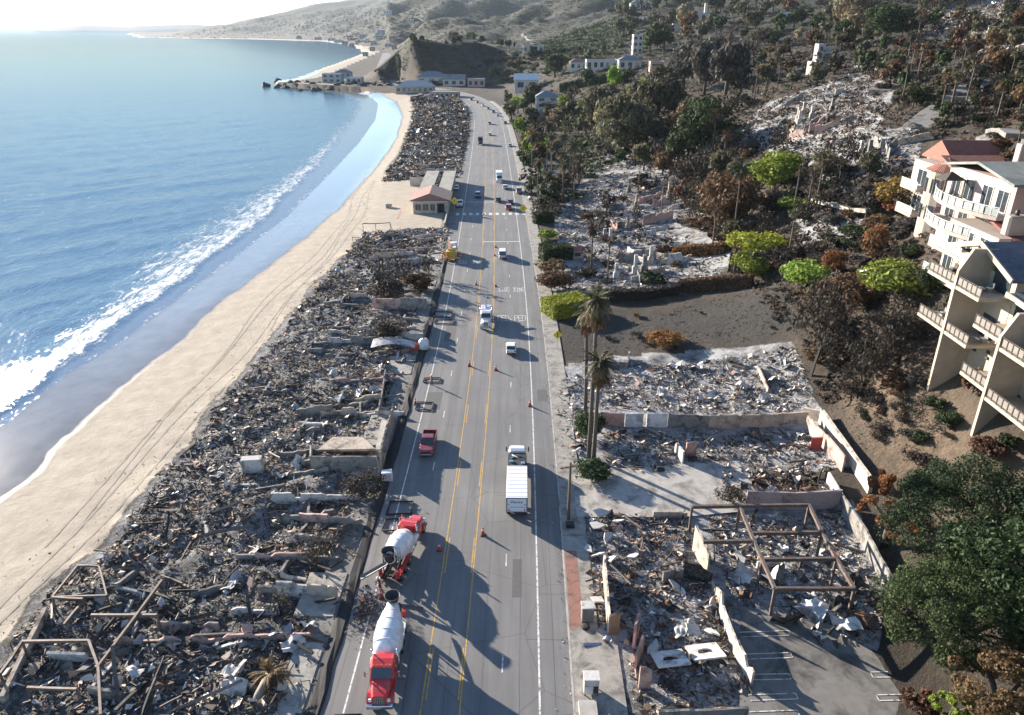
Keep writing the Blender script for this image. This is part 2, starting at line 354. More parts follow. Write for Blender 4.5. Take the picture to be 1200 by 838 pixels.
# ------------------------------------------------------------ ground sheet
m, t, b = newmat('ground'); p = pos(t)
aS, aW, aA, aG = (attr(t, k).outputs['Fac'] for k in ('sand', 'wet', 'ash', 'green')); aP = attr(t, 'pale').outputs['Fac']; aB = attr(t, 'burn').outputs['Fac']
n1 = noise(t, .07, 6, .65, p); n2 = noise(t, .9, 6, .7, p); n3 = noise(t, 5.5, 4, .75, p)
hill = ramp(t, n1, [(.34, (.028, .023, .018)), (.5, (.055, .043, .032)), (.68, (.105, .08, .058))])
hill = mix(t, ramp(t, n2, [(.4, (0, 0, 0)), (.62, (.85, .85, .85))]), hill, (.03, .026, .022))
hill = mix(t, ramp(t, n3, [(.56, (0, 0, 0)), (.7, (.5, .5, .5))]), hill, (.12, .10, .08))
hill = mix(t, math_(t, 'MULTIPLY', aG, ramp(t, noise(t, .03, 5, .6, p), [(.25, (.5, .5, .5)), (.6, (1, 1, 1))])), hill, (.014, .017, .011))
hill = mix(t, math_(t, 'MULTIPLY', attr(t, 'bank').outputs['Fac'], ramp(t, n2, [(.35, (.25, .25, .25)), (.6, (.95, .95, .95))])), hill, ramp(t, n3, [(.35, (.10, .07, .048)), (.65, (.20, .15, .105))]))
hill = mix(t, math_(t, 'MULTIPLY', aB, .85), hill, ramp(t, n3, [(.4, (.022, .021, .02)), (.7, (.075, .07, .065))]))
ashc = ramp(t, n2, [(.30, (.02, .019, .018)), (.45, (.085, .082, .08)), (.57, (.20, .20, .20)), (.72, (.46, .46, .465))])
ashc = mix(t, ramp(t, n3, [(.45, (0, 0, 0)), (.62, (.9, .9, .9))]), ashc, (.04, .037, .034))
ashc = mix(t, math_(t, 'MULTIPLY', aP, ramp(t, noise(t, .32, 6, .65, p), [(.38, (0, 0, 0)), (.6, (.85, .85, .85))])), ashc, ramp(t, n3, [(.3, (.16, .16, .165)), (.6, (.5, .5, .51))]))
sandc = ramp(t, noise(t, .35, 6, .6, p), [(.3, (.29, .245, .19)), (.7, (.38, .33, .265))])
sandc = mix(t, ramp(t, noise(t, 2.5, 5, .7, p), [(.5, (0, 0, 0)), (.8, (.5, .5, .5))]), sandc, (.28, .225, .17))
wetc = ramp(t, noise(t, .25, 4, .6, p), [(.3, (.12, .112, .108)), (.7, (.17, .158, .15))])
wf = ramp(t, math_(t, 'ADD', aW, math_(t, 'MULTIPLY_ADD', noise(t, .12, 3, .5, p), .5, -.25)), [(.34, (0, 0, 0)), (.6, (1, 1, 1))])
sandc = mix(t, wf, sandc, wetc)
af = ramp(t, math_(t, 'ADD', aA, math_(t, 'MULTIPLY_ADD', n2, .9, -.45)), [(.4, (0, 0, 0)), (.6, (1, 1, 1))])
sf = ramp(t, math_(t, 'ADD', aS, math_(t, 'MULTIPLY_ADD', n2, .7, -.35)), [(.42, (0, 0, 0)), (.58, (1, 1, 1))])
col = mix(t, sf, mix(t, af, hill, ashc), sandc)
t.links.new(col, b.inputs['Base Color'])
t.links.new(math_(t, 'MULTIPLY_ADD', math_(t, 'MULTIPLY', wf, sf), -.80, .92), b.inputs['Roughness'])
b.inputs['Specular IOR Level'].default_value = .3
hgt = math_(t, 'ADD', math_(t, 'MULTIPLY', n2, 1.0), math_(t, 'MULTIPLY', n3, .35))
hgt = math_(t, 'MULTIPLY', hgt, math_(t, 'MULTIPLY_ADD', math_(t, 'MULTIPLY', wf, sf), -.97, 1.0))
hgt = math_(t, 'MULTIPLY', hgt, math_(t, 'MULTIPLY_ADD', sf, -.75, 1.0))
bump(t, b, hgt, .9, .5)
GROUND = m
nonf = ~(inroad & (Y < 900))
sand = np.where(left & (Y < 760), 1-deb_s, 0); sand = np.where(rest, 1, sand)
sandbay = left & (Y >= 760) & (X < xw+26+8*fbm(Y/60, X*0, 2)) & (X > xw-400) & (Z < 3)
sand = np.maximum(sand, sandbay); sand = np.where(X < xw, 1, sand); sand = np.where(inpoly(PX, PY, [(318,96),(318,103),(400,108),(475,110),(475,103),(350,97.5)]), 0, sand)
wet = np.where(X < xdr, 1.0, np.clip(1-(X-xdr)/7, 0, 1))*left
green = sst(150, 700, DD)*sst(3, 40, Z)
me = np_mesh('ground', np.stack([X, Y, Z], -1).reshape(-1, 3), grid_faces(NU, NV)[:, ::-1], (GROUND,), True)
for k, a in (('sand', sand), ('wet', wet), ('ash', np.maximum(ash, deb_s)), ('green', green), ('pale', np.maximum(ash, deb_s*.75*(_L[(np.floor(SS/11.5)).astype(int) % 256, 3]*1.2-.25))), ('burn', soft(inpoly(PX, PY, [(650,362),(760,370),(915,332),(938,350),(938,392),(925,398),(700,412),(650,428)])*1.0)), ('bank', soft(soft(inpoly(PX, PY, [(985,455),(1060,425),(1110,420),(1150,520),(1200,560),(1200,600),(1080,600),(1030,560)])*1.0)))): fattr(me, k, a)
sand_note = None
GR = tag(link('ground', me), kind='structure')
TRK = P('compressed sand', (.30, .255, .198), (.255, .217, .17), 3, .95)
for off, y0, y1 in ((-3.2, 42, 300), (-4.9, 42, 300), (-7.4, 70, 330), (-9.0, 70, 330)):
    ys = np.arange(y0, y1, 1.0); xs = C_deb(ys); xs = _smooth(xs, 9)+off+.9*np.sin(ys/23+off)+.5*np.sin(ys/9.0); V_ = []
    for dx in (-.16, .16): V_.append(np.stack([xs+dx, ys, height(xs+dx, ys)+.03], 1))
    link('tyre_track', np_mesh('tyre_track', np.concatenate(V_), grid_faces(2, len(ys))[:, ::-1], (TRK,)), None, GR)
# ------------------------------------------------------------ sea
m, t, b = newmat('sea'); p = pos(t)
af, ab = attr(t, 'foam').outputs['Fac'], attr(t, 'film').outputs['Fac']
mp = node(t, 'ShaderNodeMapping'); mp.inputs['Rotation'].default_value = (0, 0, R(-38)); mp.inputs['Scale'].default_value = (1, .38, 1); t.links.new(p, mp.inputs[0])
w1 = noise(t, .11, 5, .62, mp.outputs[0], .3); w2 = noise(t, .42, 6, .68, mp.outputs[0], .2)
fn = noise(t, .55, 6, .72, mp.outputs[0], .8); fn2 = noise(t, 2.2, 4, .7, p)
fm = math_(t, 'ADD', af, math_(t, 'ADD', math_(t, 'MULTIPLY_ADD', fn, 2.2, -1.16), math_(t, 'MULTIPLY_ADD', fn2, .9, -.45)))
fm = ramp(t, fm, [(.30, (0, 0, 0)), (.52, (.45, .45, .45)), (.78, (.95, .95, .95))])
base = mix(t, ramp(t, noise(t, .006, 3, .5, p), [(.3, (0, 0, 0)), (.7, (1, 1, 1))]), (.021, .062, .098), (.033, .088, .13))
base = mix(t, ab, base, (.12, .13, .14))
t.links.new(mix(t, fm, base, (.66, .68, .69)), b.inputs['Base Color'])
t.links.new(math_(t, 'MULTIPLY_ADD', fm, .6, .10), b.inputs['Roughness']); b.inputs['IOR'].default_value = 1.2
hgt = math_(t, 'ADD', math_(t, 'MULTIPLY', w1, 1.9), math_(t, 'MULTIPLY', w2, 1.3))
hgt = math_(t, 'MULTIPLY', hgt, math_(t, 'MULTIPLY_ADD', ab, -.85, 1)); hgt = math_(t, 'MULTIPLY', hgt, attr(t, 'chop').outputs['Fac'])
bump(t, b, math_(t, 'ADD', hgt, math_(t, 'MULTIPLY', fm, .12)), 1.0, .25)
nb_ = b.inputs['Normal'].links[0].from_socket; cb_ = b.inputs['Base Color'].links[0].from_socket; rb_ = b.inputs['Roughness'].links[0].from_socket
fr = node(t, 'ShaderNodeFresnel'); fr.inputs['IOR'].default_value = 1.33; t.links.new(nb_, fr.inputs['Normal'])
dif = node(t, 'ShaderNodeBsdfDiffuse'); glo = node(t, 'ShaderNodeBsdfGlossy'); mxs = node(t, 'ShaderNodeMixShader')   # choppy water never mirrors fully, even at grazing angles
t.links.new(cb_, dif.inputs[0]); t.links.new(nb_, dif.inputs['Normal']); t.links.new(rb_, glo.inputs['Roughness']); t.links.new(nb_, glo.inputs['Normal'])
t.links.new(math_(t, 'MULTIPLY', math_(t, 'MINIMUM', math_(t, 'MULTIPLY', fr.outputs[0], .8), .31), math_(t, 'MULTIPLY_ADD', fm, -.85, 1.0)), mxs.inputs[0])
t.links.new(dif.outputs[0], mxs.inputs[1]); t.links.new(glo.outputs[0], mxs.inputs[2]); t.links.new(mxs.outputs[0], t.nodes['Material Output'].inputs[0]); t.nodes.remove(b)
SEAMAT = m
su = np.linspace(R(-64), R(10), 350); sv = np.concatenate([np.linspace(math.log(30), math.log(1500), 360), np.linspace(math.log(1500), math.log(60000), 50)[1:]])
A, B = np.meshgrid(su, sv, indexing='ij'); D = np.exp(B); sx = D*np.sin(A); sy = D*np.cos(A)
xf, xo, xw2 = C_front(sy), C_foam(sy), C_water(sy); near = sst(900, 500, D)
wob = (fbm(sy/9, sx/30, 3)-.5)*5*sst(2000, 100, D)
df = sx-xf+wob
wd = np.maximum(xf-xo, 2)
foam = np.where(df < 0, np.clip(1+df/wd, 0, 1)**.6*.66, np.exp(-np.maximum(df, 0)/(.22*np.maximum(xw2-xf, 2)))*.55)
foam = np.where((df < 0) & (df < -wd), 0, foam)
foam = foam*sst(1500, 700, D)*np.clip(1.15-.6*sst(200, 600, sy), 0, 1)
edge = np.exp(-((sx-xw2+wob*.6)/1.0)**2)*.5; foam = np.maximum(foam, edge*sst(900, 300, D))
film = sst(-2, 4, df)*sst(1200, 800, D)
sz = np.full_like(sx, SEA)
q1 = sx*math.cos(R(-40))+sy*math.sin(R(-40)); q2 = sx*math.cos(R(-62))+sy*math.sin(R(-62))
swell = (np.sin(q1/2.6+2*fbm(sx/40, sy/40, 2)*4)*.045+np.sin(q2/4.7+5*fbm(sx/60, sy/60, 2))*.06)*np.clip(-df/20, 0, 1)*sst(1200, 300, D)
borez = np.where(df < 0, .5*np.exp(df/7), .5*np.exp(-(df/1.2)**2))*sst(700, 250, D)
rip = (fbm(q1/1.7, q2/5.5, 3)-.5)*.42*np.clip(-df/12, 0, 1)*sst(700, 120, D)+(fbm(q1/5.0+9, q2/16, 2)-.5)*.5*np.clip(-df/20, 0, 1)*sst(1500, 300, D)
sz = sz+swell+rip+borez+(fbm(sx/2.0, sy/2.0, 3)-.5)*.35*foam*sst(500, 150, D)
me = np_mesh('sea', np.stack([sx, sy, sz], -1).reshape(-1, 3), grid_faces(*sx.shape)[:, ::-1], (SEAMAT,), True)
fattr(me, 'foam', foam); fattr(me, 'film', film); fattr(me, 'chop', .06+.94*sst(math.log(2600), math.log(150), np.log(D)))
tag(link('sea', me), kind='structure')
# ------------------------------------------------------------ road and pavements
def ribbon(name, mat, s0, s1, o0, o1, z, step=4.0, parent=None, thick=0, nx=1):
    s = np.arange(s0, s1+.01, min(step, s1-s0)); V = []
    for k in range(nx+1):
        o = o0+(o1-o0)*k/nx; x, y = rpt(s, o); V.append(np.stack([x, y, np.full_like(x, z)], -1))
    V = np.concatenate(V); n = len(s); F = []
    F = grid_faces(nx+1, n)
    if thick:
        nv = len(V); V = np.concatenate([V, V-[0, 0, thick]]); a = np.arange(n-1)
        for col, fl in ((0, 0), (nx, 1)):
            i = col*n+a; q = np.stack([i, i+1, i+1+nv, i+nv], 1); F = np.concatenate([F, q[:, ::-1] if fl else q])
        for r_, fl in ((0, 1), (n-1, 0)):
            c = np.array([[r_+k*n, r_+(k+1)*n, r_+(k+1)*n+nv, r_+k*n+nv] for k in range(nx)]); F = np.concatenate([F, c if fl else c[:, ::-1]])
    return link(name, np_mesh(name, V, F, (mat,)), None, parent)
m, t, b = newmat('asphalt'); p = pos(t)
mp = node(t, 'ShaderNodeMapping'); mp.inputs['Scale'].default_value = (1, .045, 1); t.links.new(p, mp.inputs[0])
st = noise(t, .9, 4, .6, mp.outputs[0]); fine = noise(t, 6, 5, .75, p); bl = noise(t, .12, 5, .6, p)
c = ramp(t, bl, [(.3, (.135, .134, .134)), (.7, (.18, .177, .173))])
c = mix(t, ramp(t, st, [(.38, (0, 0, 0)), (.66, (.8, .8, .8))]), c, (.108, .106, .105))
c = mix(t, ramp(t, fine, [(.5, (0, 0, 0)), (.78, (.5, .5, .5))]), c, (.215, .208, .198))
vo = node(t, 'ShaderNodeTexVoronoi', feature='DISTANCE_TO_EDGE'); vo.inputs['Scale'].default_value = .11; t.links.new(mix(t, .12, p, node(t, 'ShaderNodeTexNoise').outputs['Color'], 'ADD'), vo.inputs['Vector'])
c = mix(t, ramp(t, vo.outputs['Distance'], [(.002, (.4, .4, .4)), (.007, (0, 0, 0))]), c, (.045, .043, .04))
t.links.new(c, b.inputs['Base Color']); b.inputs['Roughness'].default_value = .82; bump(t, b, fine, .3, .02); ASPH = m
road = tag(ribbon('road', ASPH, 4, RS[-1]-8, RL, RRt, .0, thick=.3, nx=6), kind='structure')
CONC = P('concrete', (.34, .32, .285), (.23, .215, .19), 1.2, .9, bmp=.01, stain=(.12, .11, .10), sscale=.5)
CONC2 = P('pale concrete', (.42, .40, .37), (.30, .285, .26), 1.0, .9, bmp=.01, stain=(.16, .15, .14), sscale=.35)
def worn(name, c, lo=.42):
    m, t, b = newmat(name); p = pos(t); n = noise(t, 2.2, 5, .75, p)
    t.links.new(mix(t, ramp(t, n, [(lo, (0, 0, 0)), (lo+.16, (1, 1, 1))]), (.09, .086, .08), c), b.inputs['Base Color']); b.inputs['Roughness'].default_value = .8; MATS[name] = m; return m
WPAINT = worn('worn white road paint', (.62, .61, .58), .36); YPAINT = worn('worn yellow road paint', (.52, .31, .06), .33)
SEND = 760
for off, ma, wd in ((-6.8, WPAINT, .16), (10.2, WPAINT, .18)): ribbon('edge_line', ma, 10, SEND, off-wd/2, off+wd/2, .006, parent=road)
for off in (0, 3.4):
    ribbon('yellow_line', YPAINT, 10, SEND, off-.22, off-.10, .006, parent=road)
    s = 12.0
    while s < SEND:                                    # broken inner line beside the solid one
        o1 = off+(.10 if off == 0 else -.44); ribbon('yellow_dash', YPAINT, s, s+6, o1, o1+.12, .006, 3, road); s += 16.5
for off in (-3.4, 6.8):
    s = 14.0+off
    while s < 620:
        ribbon('lane_dash', WPAINT, s, s+3.6, off-.07, off+.07, .006, 2, road); s += 14.6
def s_at(px, py): x, y = G(px, py); a, o = road_so(x, y); return float(a[0]), float(o[0])
sc, _ = s_at(575, 252)
for k in range(21):                                    # zebra crossing
    o = -9.0+k*1.05
    if k % 2 == 0: ribbon('crosswalk_bar', WPAINT, sc, sc+3.0, o, o+1.05, .007, 3, road)
for px, py, o0, o1 in ((575, 237, -6.8, 3.4), (580, 283.5, 0, 10.2)):
    s, _ = s_at(px, py); ribbon('stop_line', WPAINT, s, s+.5, o0, o1, .0075, .5, road)
# painted words on the right lanes
LET = {'P': [(0,0,0,1),(0,1,1,1),(1,1,1,.5),(1,.5,0,.5)], 'E': [(0,0,0,1),(0,1,1,1),(0,.5,.8,.5),(0,0,1,0)], 'D': [(0,0,0,1),(0,1,.7,1),(.7,1,1,.75),(1,.75,1,.25),(1,.25,.7,0),(.7,0,0,0)],
       'X': [(0,0,1,1),(0,1,1,0)], 'I': [(.5,0,.5,1)], 'N': [(0,0,0,1),(0,1,1,0),(1,0,1,1)], 'G': [(1,.8,.7,1),(.7,1,.2,1),(.2,1,0,.7),(0,.7,0,.3),(0,.3,.2,0),(.2,0,1,0),(1,0,1,.5),(1,.5,.6,.5)],
       'A': [(0,0,.5,1),(.5,1,1,0),(.2,.4,.8,.4)], 'H': [(0,0,0,1),(1,0,1,1),(0,.5,1,.5)], 'S': [(0,0,1,0),(1,0,1,.5),(1,.5,0,.5),(0,.5,0,1),(0,1,1,1)]}
def road_word(word, s, o, h, w_, gap, flip=False):
    mb = MB()
    for i, ch in enumerate(word):
        for x0, y0, x1, y1 in LET[ch]:
            f = (lambda a, b: (s+h*b, o+i*(w_+gap)+a*w_)) if not flip else (lambda a, b: (s+h*(1-b), o+(len(word)-1-i)*(w_+gap)+(1-a)*w_))
            (sa, oa), (sb, ob) = f(x0, y0), f(x1, y1); a = rpt(sa, oa); bb = rpt(sb, ob)
            A_, B_ = Vector((*a, .009)), Vector((*bb, .009)); d = (B_-A_).normalized(); n_ = Vector((-d.y, d.x, 0))*.065
            if abs(d.x) > .7: n_ = n_*2
            A_ -= d*.09; B_ += d*.09
            q = [A_+n_, A_-n_, B_-n_, B_+n_]
            if (q[1]-q[0]).cross(q[2]-q[0]).z < 0: q.reverse()
            mb.quad(*q)
    mb.build('painted_word', WPAINT, road)
for px, py, wd in ((590, 376, 'PED'), (610, 376, 'PED'), (588, 342, 'XING'), (606, 342, 'XING')):
    s, o = s_at(px, py); road_word(wd, s, 4.2 if px < 600 else 7.6, 3.0, .46 if len(wd) == 4 else .62, .18)
for px in (543, 556):
    s, o = s_at(px, 309); road_word('PED', s, -5.9 if px == 543 else -2.5, 3.0, .55, .18, True)
# asphalt repairs and utility mark-outs
PATCH = P('darker asphalt patch', (.105, .103, .10), (.08, .078, .076), 3, .85)
for px, py, w_, l_ in ((497, 480, 2.4, 7), (520, 400, 2, 9), (600, 700, 1.0, 6), (630, 470, 1.6, 5), (640, 330, 1.4, 8), (645, 420, 1.8, 4)):
    s, o = s_at(px, py); ribbon('asphalt_patch', PATCH, s, s+l_, o, o+w_, .004, 2, road)
SEAM = P('tar seam', (.085, .083, .081), (.06, .059, .058), 4, .7)
for off in (-8.0, -5.2, -1.8, 1.75, 5.0, 8.4, 11.6):
    ribbon('tar_seam', SEAM, 8, 420, off-.02, off+.02, .0045, 3, road)
rs_ = random.Random(9)
for k in range(46):
    s_ = rs_.uniform(14, 330); o_ = rs_.uniform(-8, 10); x_ = rs_.uniform(1.2, 5); ribbon('tar_crack', SEAM, s_, s_+.06, o_, min(o_+x_, 12.9), .005, .06, road)
# right pavement with kerb, left shoulder with kerb
pv = tag(ribbon('pavement', CONC, 4, 640, RRt+.18, RRt+3.0, .13, thick=.5), kind='structure')
ribbon('kerb', CONC2, 4, 640, RRt, RRt+.175, .14, thick=.5, parent=pv)
BRICKP = P('red brick paving', (.30, .145, .105), (.20, .10, .075), 4, .9, stain=(.10, .07, .06), sscale=1)
s0, _ = s_at(668, 740); s1, _ = s_at(664, 640); ribbon('brick_paving', BRICKP, s0, s1, RRt+.25, RRt+1.6, .136, parent=pv)
for s in np.arange(10, 230, 2.4): ribbon('pavement_joint', P('joint', (.10, .095, .085)), s, s+.05, RRt+.18, RRt+3.0, .1335, .05, pv)
lp = tag(ribbon('shoulder', P('shoulder paving', (.19, .18, .165), (.13, .125, .115), 1, .9, stain=(.08, .075, .07), sscale=.4), 4, 560, RL-4.2, RL-.02, -.03, thick=.3), kind='structure')
# black sediment sock along the left shoulder
BLACK = P('black fabric', (.022, .022, .024), (.012, .012, .013), 3, .9, bmp=.03)
# ------------------------------------------------------------ driveway, car park
def sheet(name, px, mat, dz=.02, parent=None, z=None, flatz=None):
    pts = [hit(a, b_) if z is None else Vector((*G(a, b_, z), z)) for a, b_ in px]
    mb = MB(); mb.poly([(q.x, q.y, q.z+dz) for q in pts]); return mb.build(name, mat, parent)
LOT = P('car park asphalt', (.19, .182, .168), (.14, .134, .124), 1.0, .9, bmp=.01, stain=(.06, .056, .052), sscale=.25)
park = tag(sheet('car_park', [(866,838+60),(868,712),(900,715),(1025,745),(1058,790),(1084,838),(1110,900)], LOT, z=.16), kind='structure')
def stall(a, b_):
    A_, B_ = Vector((*G(*a, .17), .17)), Vector((*G(*b_, .17), .17)); d = (B_-A_).normalized(); n_ = Vector((-d.y, d.x, 0)); A_.z = B_.z = .2
    mb = MB()
    for o in (-.3, .3): mb.quad(*[A_+n_*(o-.05)+Vector((0,0,.01)), B_+n_*(o-.05)+Vector((0,0,.01)), B_+n_*(o+.05)+Vector((0,0,.01)), A_+n_*(o+.05)+Vector((0,0,.01))])
    mb.quad(B_+n_*-.3+Vector((0,0,.011)), B_+n_*-.3+d*.1+Vector((0,0,.011)), B_+n_*.3+d*.1+Vector((0,0,.011)), B_+n_*.3+Vector((0,0,.011)))
    mb.build('stall_line', WPAINT, park)
for a, b_ in (((867,744),(925,742)), ((868,770),(927,768)), ((872,794),(925,793)), ((878,818),(933,816)), ((1066,790),(1022,791)), ((1074,817),(1029,818)), ((880,838),(935,836))): stall(a, b_)
drive = tag(sheet('driveway', [(676,606),(671,558),(688,548),(735,549),(862,540),(880,556),(884,598),(800,606)], CONC2, z=.15), kind='structure')
fore = tag(sheet('forecourt', [(676,900),(672,735),(700,735),(722,745),(736,838),(740,900)], CONC, z=.14), kind='structure')
# ------------------------------------------------------------ burned plots: vectorised debris
CHAR = (.022, .020, .019)
PAL = np.array([(.026,.023,.021),(.042,.037,.033),(.066,.058,.051),(.105,.096,.087),(.18,.17,.16),(.27,.265,.26),(.45,.44,.43),(.66,.65,.63),(.13,.07,.042),(.22,.155,.10),(.36,.27,.20)])
PW_DARK = np.array([14,16,16,14,10,6,3,1.6,2.5,2,1.2]); PW_ASH = np.array([6,7,8,10,12,14,13,10,1.5,2,2]); PW_WHITE = np.array([5,6,7,8,10,14,17,15,1,1.5,2]); PW_RED = np.array([16,14,11,8,6,4,3,2,14,9,6])
def tones(n, pw):
    k = RNG.choice(len(PAL), n, p=pw/pw.sum()); return PAL[k]*(.75+.5*RNG.random((n, 1)))
def rot(n, tilt):
    yaw = RNG.random(n)*2*np.pi; pi_ = RNG.normal(0, tilt, n); ro = RNG.normal(0, tilt, n)
    cy, sy, cp, sp, cr, sr = np.cos(yaw), np.sin(yaw), np.cos(pi_), np.sin(pi_), np.cos(ro), np.sin(ro)
    M_ = np.empty((n, 3, 3))
    M_[:, 0] = np.stack([cy*cp, cy*sp*sr-sy*cr, cy*sp*cr+sy*sr], 1); M_[:, 1] = np.stack([sy*cp, sy*sp*sr+cy*cr, sy*sp*cr-cy*sr], 1); M_[:, 2] = np.stack([-sp, cp*sr, cp*cr], 1)
    return M_
TET = np.array([(0,2,1),(0,1,3),(1,2,3),(2,0,3)]); BOXT = np.array([(0,1,5),(0,5,4),(1,3,7),(1,7,5),(3,2,6),(3,6,7),(2,0,4),(2,4,6)])
BX = np.array([(x, y, z) for z in (-.5, .5) for y in (-.5, .5) for x in (-.5, .5)])          # long axis z->x below
SHT = np.array([(0,1,2),(0,2,3)])
def debris(xy, s, pw, zoff=0.0, mixw=(.7, .2, .1)):
    """xy (n,2), s (n,) size scale -> vertices, triangles, colours"""
    n = len(xy); z = height(xy[:, 0], xy[:, 1])+zoff; P0 = np.concatenate([xy, z[:, None]], 1)
    k = RNG.choice(3, n, p=mixw); Vs, Fs, Cs = [], [], []; base = 0
    for kind in range(3):
        I = np.where(k == kind)[0]; m_ = len(I)
        if not m_: continue
        c = tones(m_, pw); sc = s[I]
        if kind == 0:
            L = RNG.normal(0, 1, (m_, 4, 3)); L[:, :, 2] = L[:, :, 2]*.55+.12; L *= (sc*(.055+.21*RNG.random(m_)**3.8))[:, None, None]; T = TET
        elif kind == 1:
            L = BX[None, :, [2, 0, 1]].repeat(m_, 0); ln = sc*(.3+1.5*RNG.random(m_)**3); th = sc*(.025+.045*RNG.random(m_))
            L = L*np.stack([ln, th*1.6, th], 1)[:, None, :]; L[:, :, 2] += .12*sc[:, None]; L = np.einsum('nij,nkj->nki', rot(m_, .38), L); T = BOXT
        else:
            q = np.array([(-.5, -.5, 0), (.5, -.5, 0), (.5, .5, 0), (-.5, .5, 0)])[None].repeat(m_, 0); q = q+RNG.normal(0, .14, q.shape)
            L = q*(sc*(.15+.6*RNG.random(m_)**3.5))[:, None, None]; L[:, :, 2] += .18*sc[:, None]; L = np.einsum('nij,nkj->nki', rot(m_, .45), L); T = SHT
        nv = L.shape[1]; V = (L+P0[I][:, None, :]).reshape(-1, 3); F = (T[None]+(np.arange(m_)*nv)[:, None, None]).reshape(-1, 3)+base
        Vs.append(V); Fs.append(F); Cs.append(c.repeat(nv, 0)); base += len(V)
    return np.concatenate(Vs), np.concatenate(Fs), np.concatenate(Cs)
DEB = colmat('charred debris')
def debris_obj(name, parent, xy, s, pw, tint=(1, 1, 1), **k):
    V, F, C = debris(xy, s, pw, **k); C = np.minimum(C*np.array(tint)*np.array([1.12, 1.0, .88]), .8); o = link(name, np_mesh(name, V-np.array(parent.location)[None] if parent else V, F, (DEB,), False, C), None, parent)
    return tag(o, kind='stuff')
# ---- larger pieces: shared meshes
M_CHAR = P('charred timber', (.030, .027, .025), (.016, .015, .014), 5, .9, bmp=.03, stain=(.10, .095, .09), sscale=2)
M_ASHW = P('ash coated plaster', (.56, .545, .52), (.36, .35, .335), 2, .9, bmp=.02, stain=(.15, .14, .13), sscale=.8)
M_GREY = P('scorched concrete', (.27, .255, .235), (.17, .16, .15), 1.5, .9, bmp=.02, stain=(.06, .055, .05), sscale=.7)
M_TAN = P('scorched stucco', (.48, .40, .32), (.36, .29, .23), 1.5, .9, bmp=.015, stain=(.10, .085, .07), sscale=.55)
M_PINK = P('pink stucco', (.50, .33, .28), (.38, .25, .215), 1.5, .9, bmp=.015, stain=(.13, .10, .09), sscale=.5)
M_RUST = P('rusted steel', (.16, .085, .05), (.07, .042, .03), 4, .85, .2, bmp=.02)
M_STEEL = P('scorched steel beam', (.19, .165, .15), (.07, .058, .052), 2.5, .7, .3, stain=(.13, .07, .045), sscale=1.2)
M_SHEET = P('buckled sheet metal', (.42, .43, .44), (.20, .20, .21), 2, .45, .5, stain=(.12, .09, .07), sscale=1)
def slab_mesh(mat, seed):
    r = random.Random(seed); n = r.randint(4, 6); mb = MB()
    ps = [(math.cos(2*math.pi*i/n)*(.45+.8*r.random()), math.sin(2*math.pi*i/n+.4*r.random())*(.3+.6*r.random())) for i in range(n)]
    mb.loft([[(x, y, -.07) for x, y in ps], [(x*.98, y*.98, .07) for x, y in ps]]); return mb.mesh('wall_fragment', mat)
def beam_mesh(mat, seed):
    r = random.Random(seed); mb = MB(); k = r.uniform(-.12, .12)
    mb.loft([[(x, k*(x*x)-.025, -.03), (x, k*x*x+.025, -.03), (x, k*x*x+.025, .03), (x, k*x*x-.025, .03)] for x in (-.5, -.2, .1, .35, .5)]); return mb.mesh('beam', mat)
def sheet_mesh(mat, seed):
    r = random.Random(seed); n = 5; V = []
    for i in range(n):
        for j in range(n): V.append((i/(n-1)-.5, (j/(n-1)-.5)*.7, .22*math.sin(i*1.4+r.random()*1.5)*math.cos(j*.9)+r.uniform(-.05, .05)))
    mb = MB(); mb.add(V, [tuple(q) for q in grid_faces(n, n)], False); me = mb.mesh('sheet', mat); return me
SLABS = [slab_mesh(m_, i) for i, m_ in enumerate((M_ASHW, M_GREY, M_TAN, M_GREY, M_ASHW, M_PINK))]
BEAMS = [beam_mesh(m_, i) for i, m_ in enumerate((M_CHAR, M_CHAR, M_CHAR, M_STEEL, M_RUST))]
SHEETS = [sheet_mesh(m_, i) for i, m_ in enumerate((M_SHEET, M_CHAR, M_RUST, M_ASHW))]
def piece(name, me, root, x, y, sx, sz=None, tilt=.3, up=.15, yaw=None):
    o = link(name, me, None, root); rl = root.location
    o.location = (x-rl.x, y-rl.y, hz(x, y)+up-rl.z); o.scale = (sx, sx, sz or sx)
    o.rotation_euler = (random.gauss(0, tilt), random.gauss(0, tilt), random.random()*6.3 if yaw is None else yaw); return o
def big_pieces(root, xyf, n, s=1.0, w=(.4, .38, .22), slabs=None):
    for k in range(n):
        x, y = xyf(); r = random.random()
        if r < w[0]: piece('beam', random.choice(BEAMS), root, x, y, s*random.uniform(1.2, 3.6), s*random.uniform(2.2, 3.5), .22, .35*s)
        elif r < w[0]+w[1]: piece('wall_fragment', random.choice(slabs or SLABS), root, x, y, s*random.uniform(.3, .85), s, .35, .25*s)
        else: piece('sheet', random.choice(SHEETS), root, x, y, s*random.uniform(.6, 1.6), None, .3, .35*s)
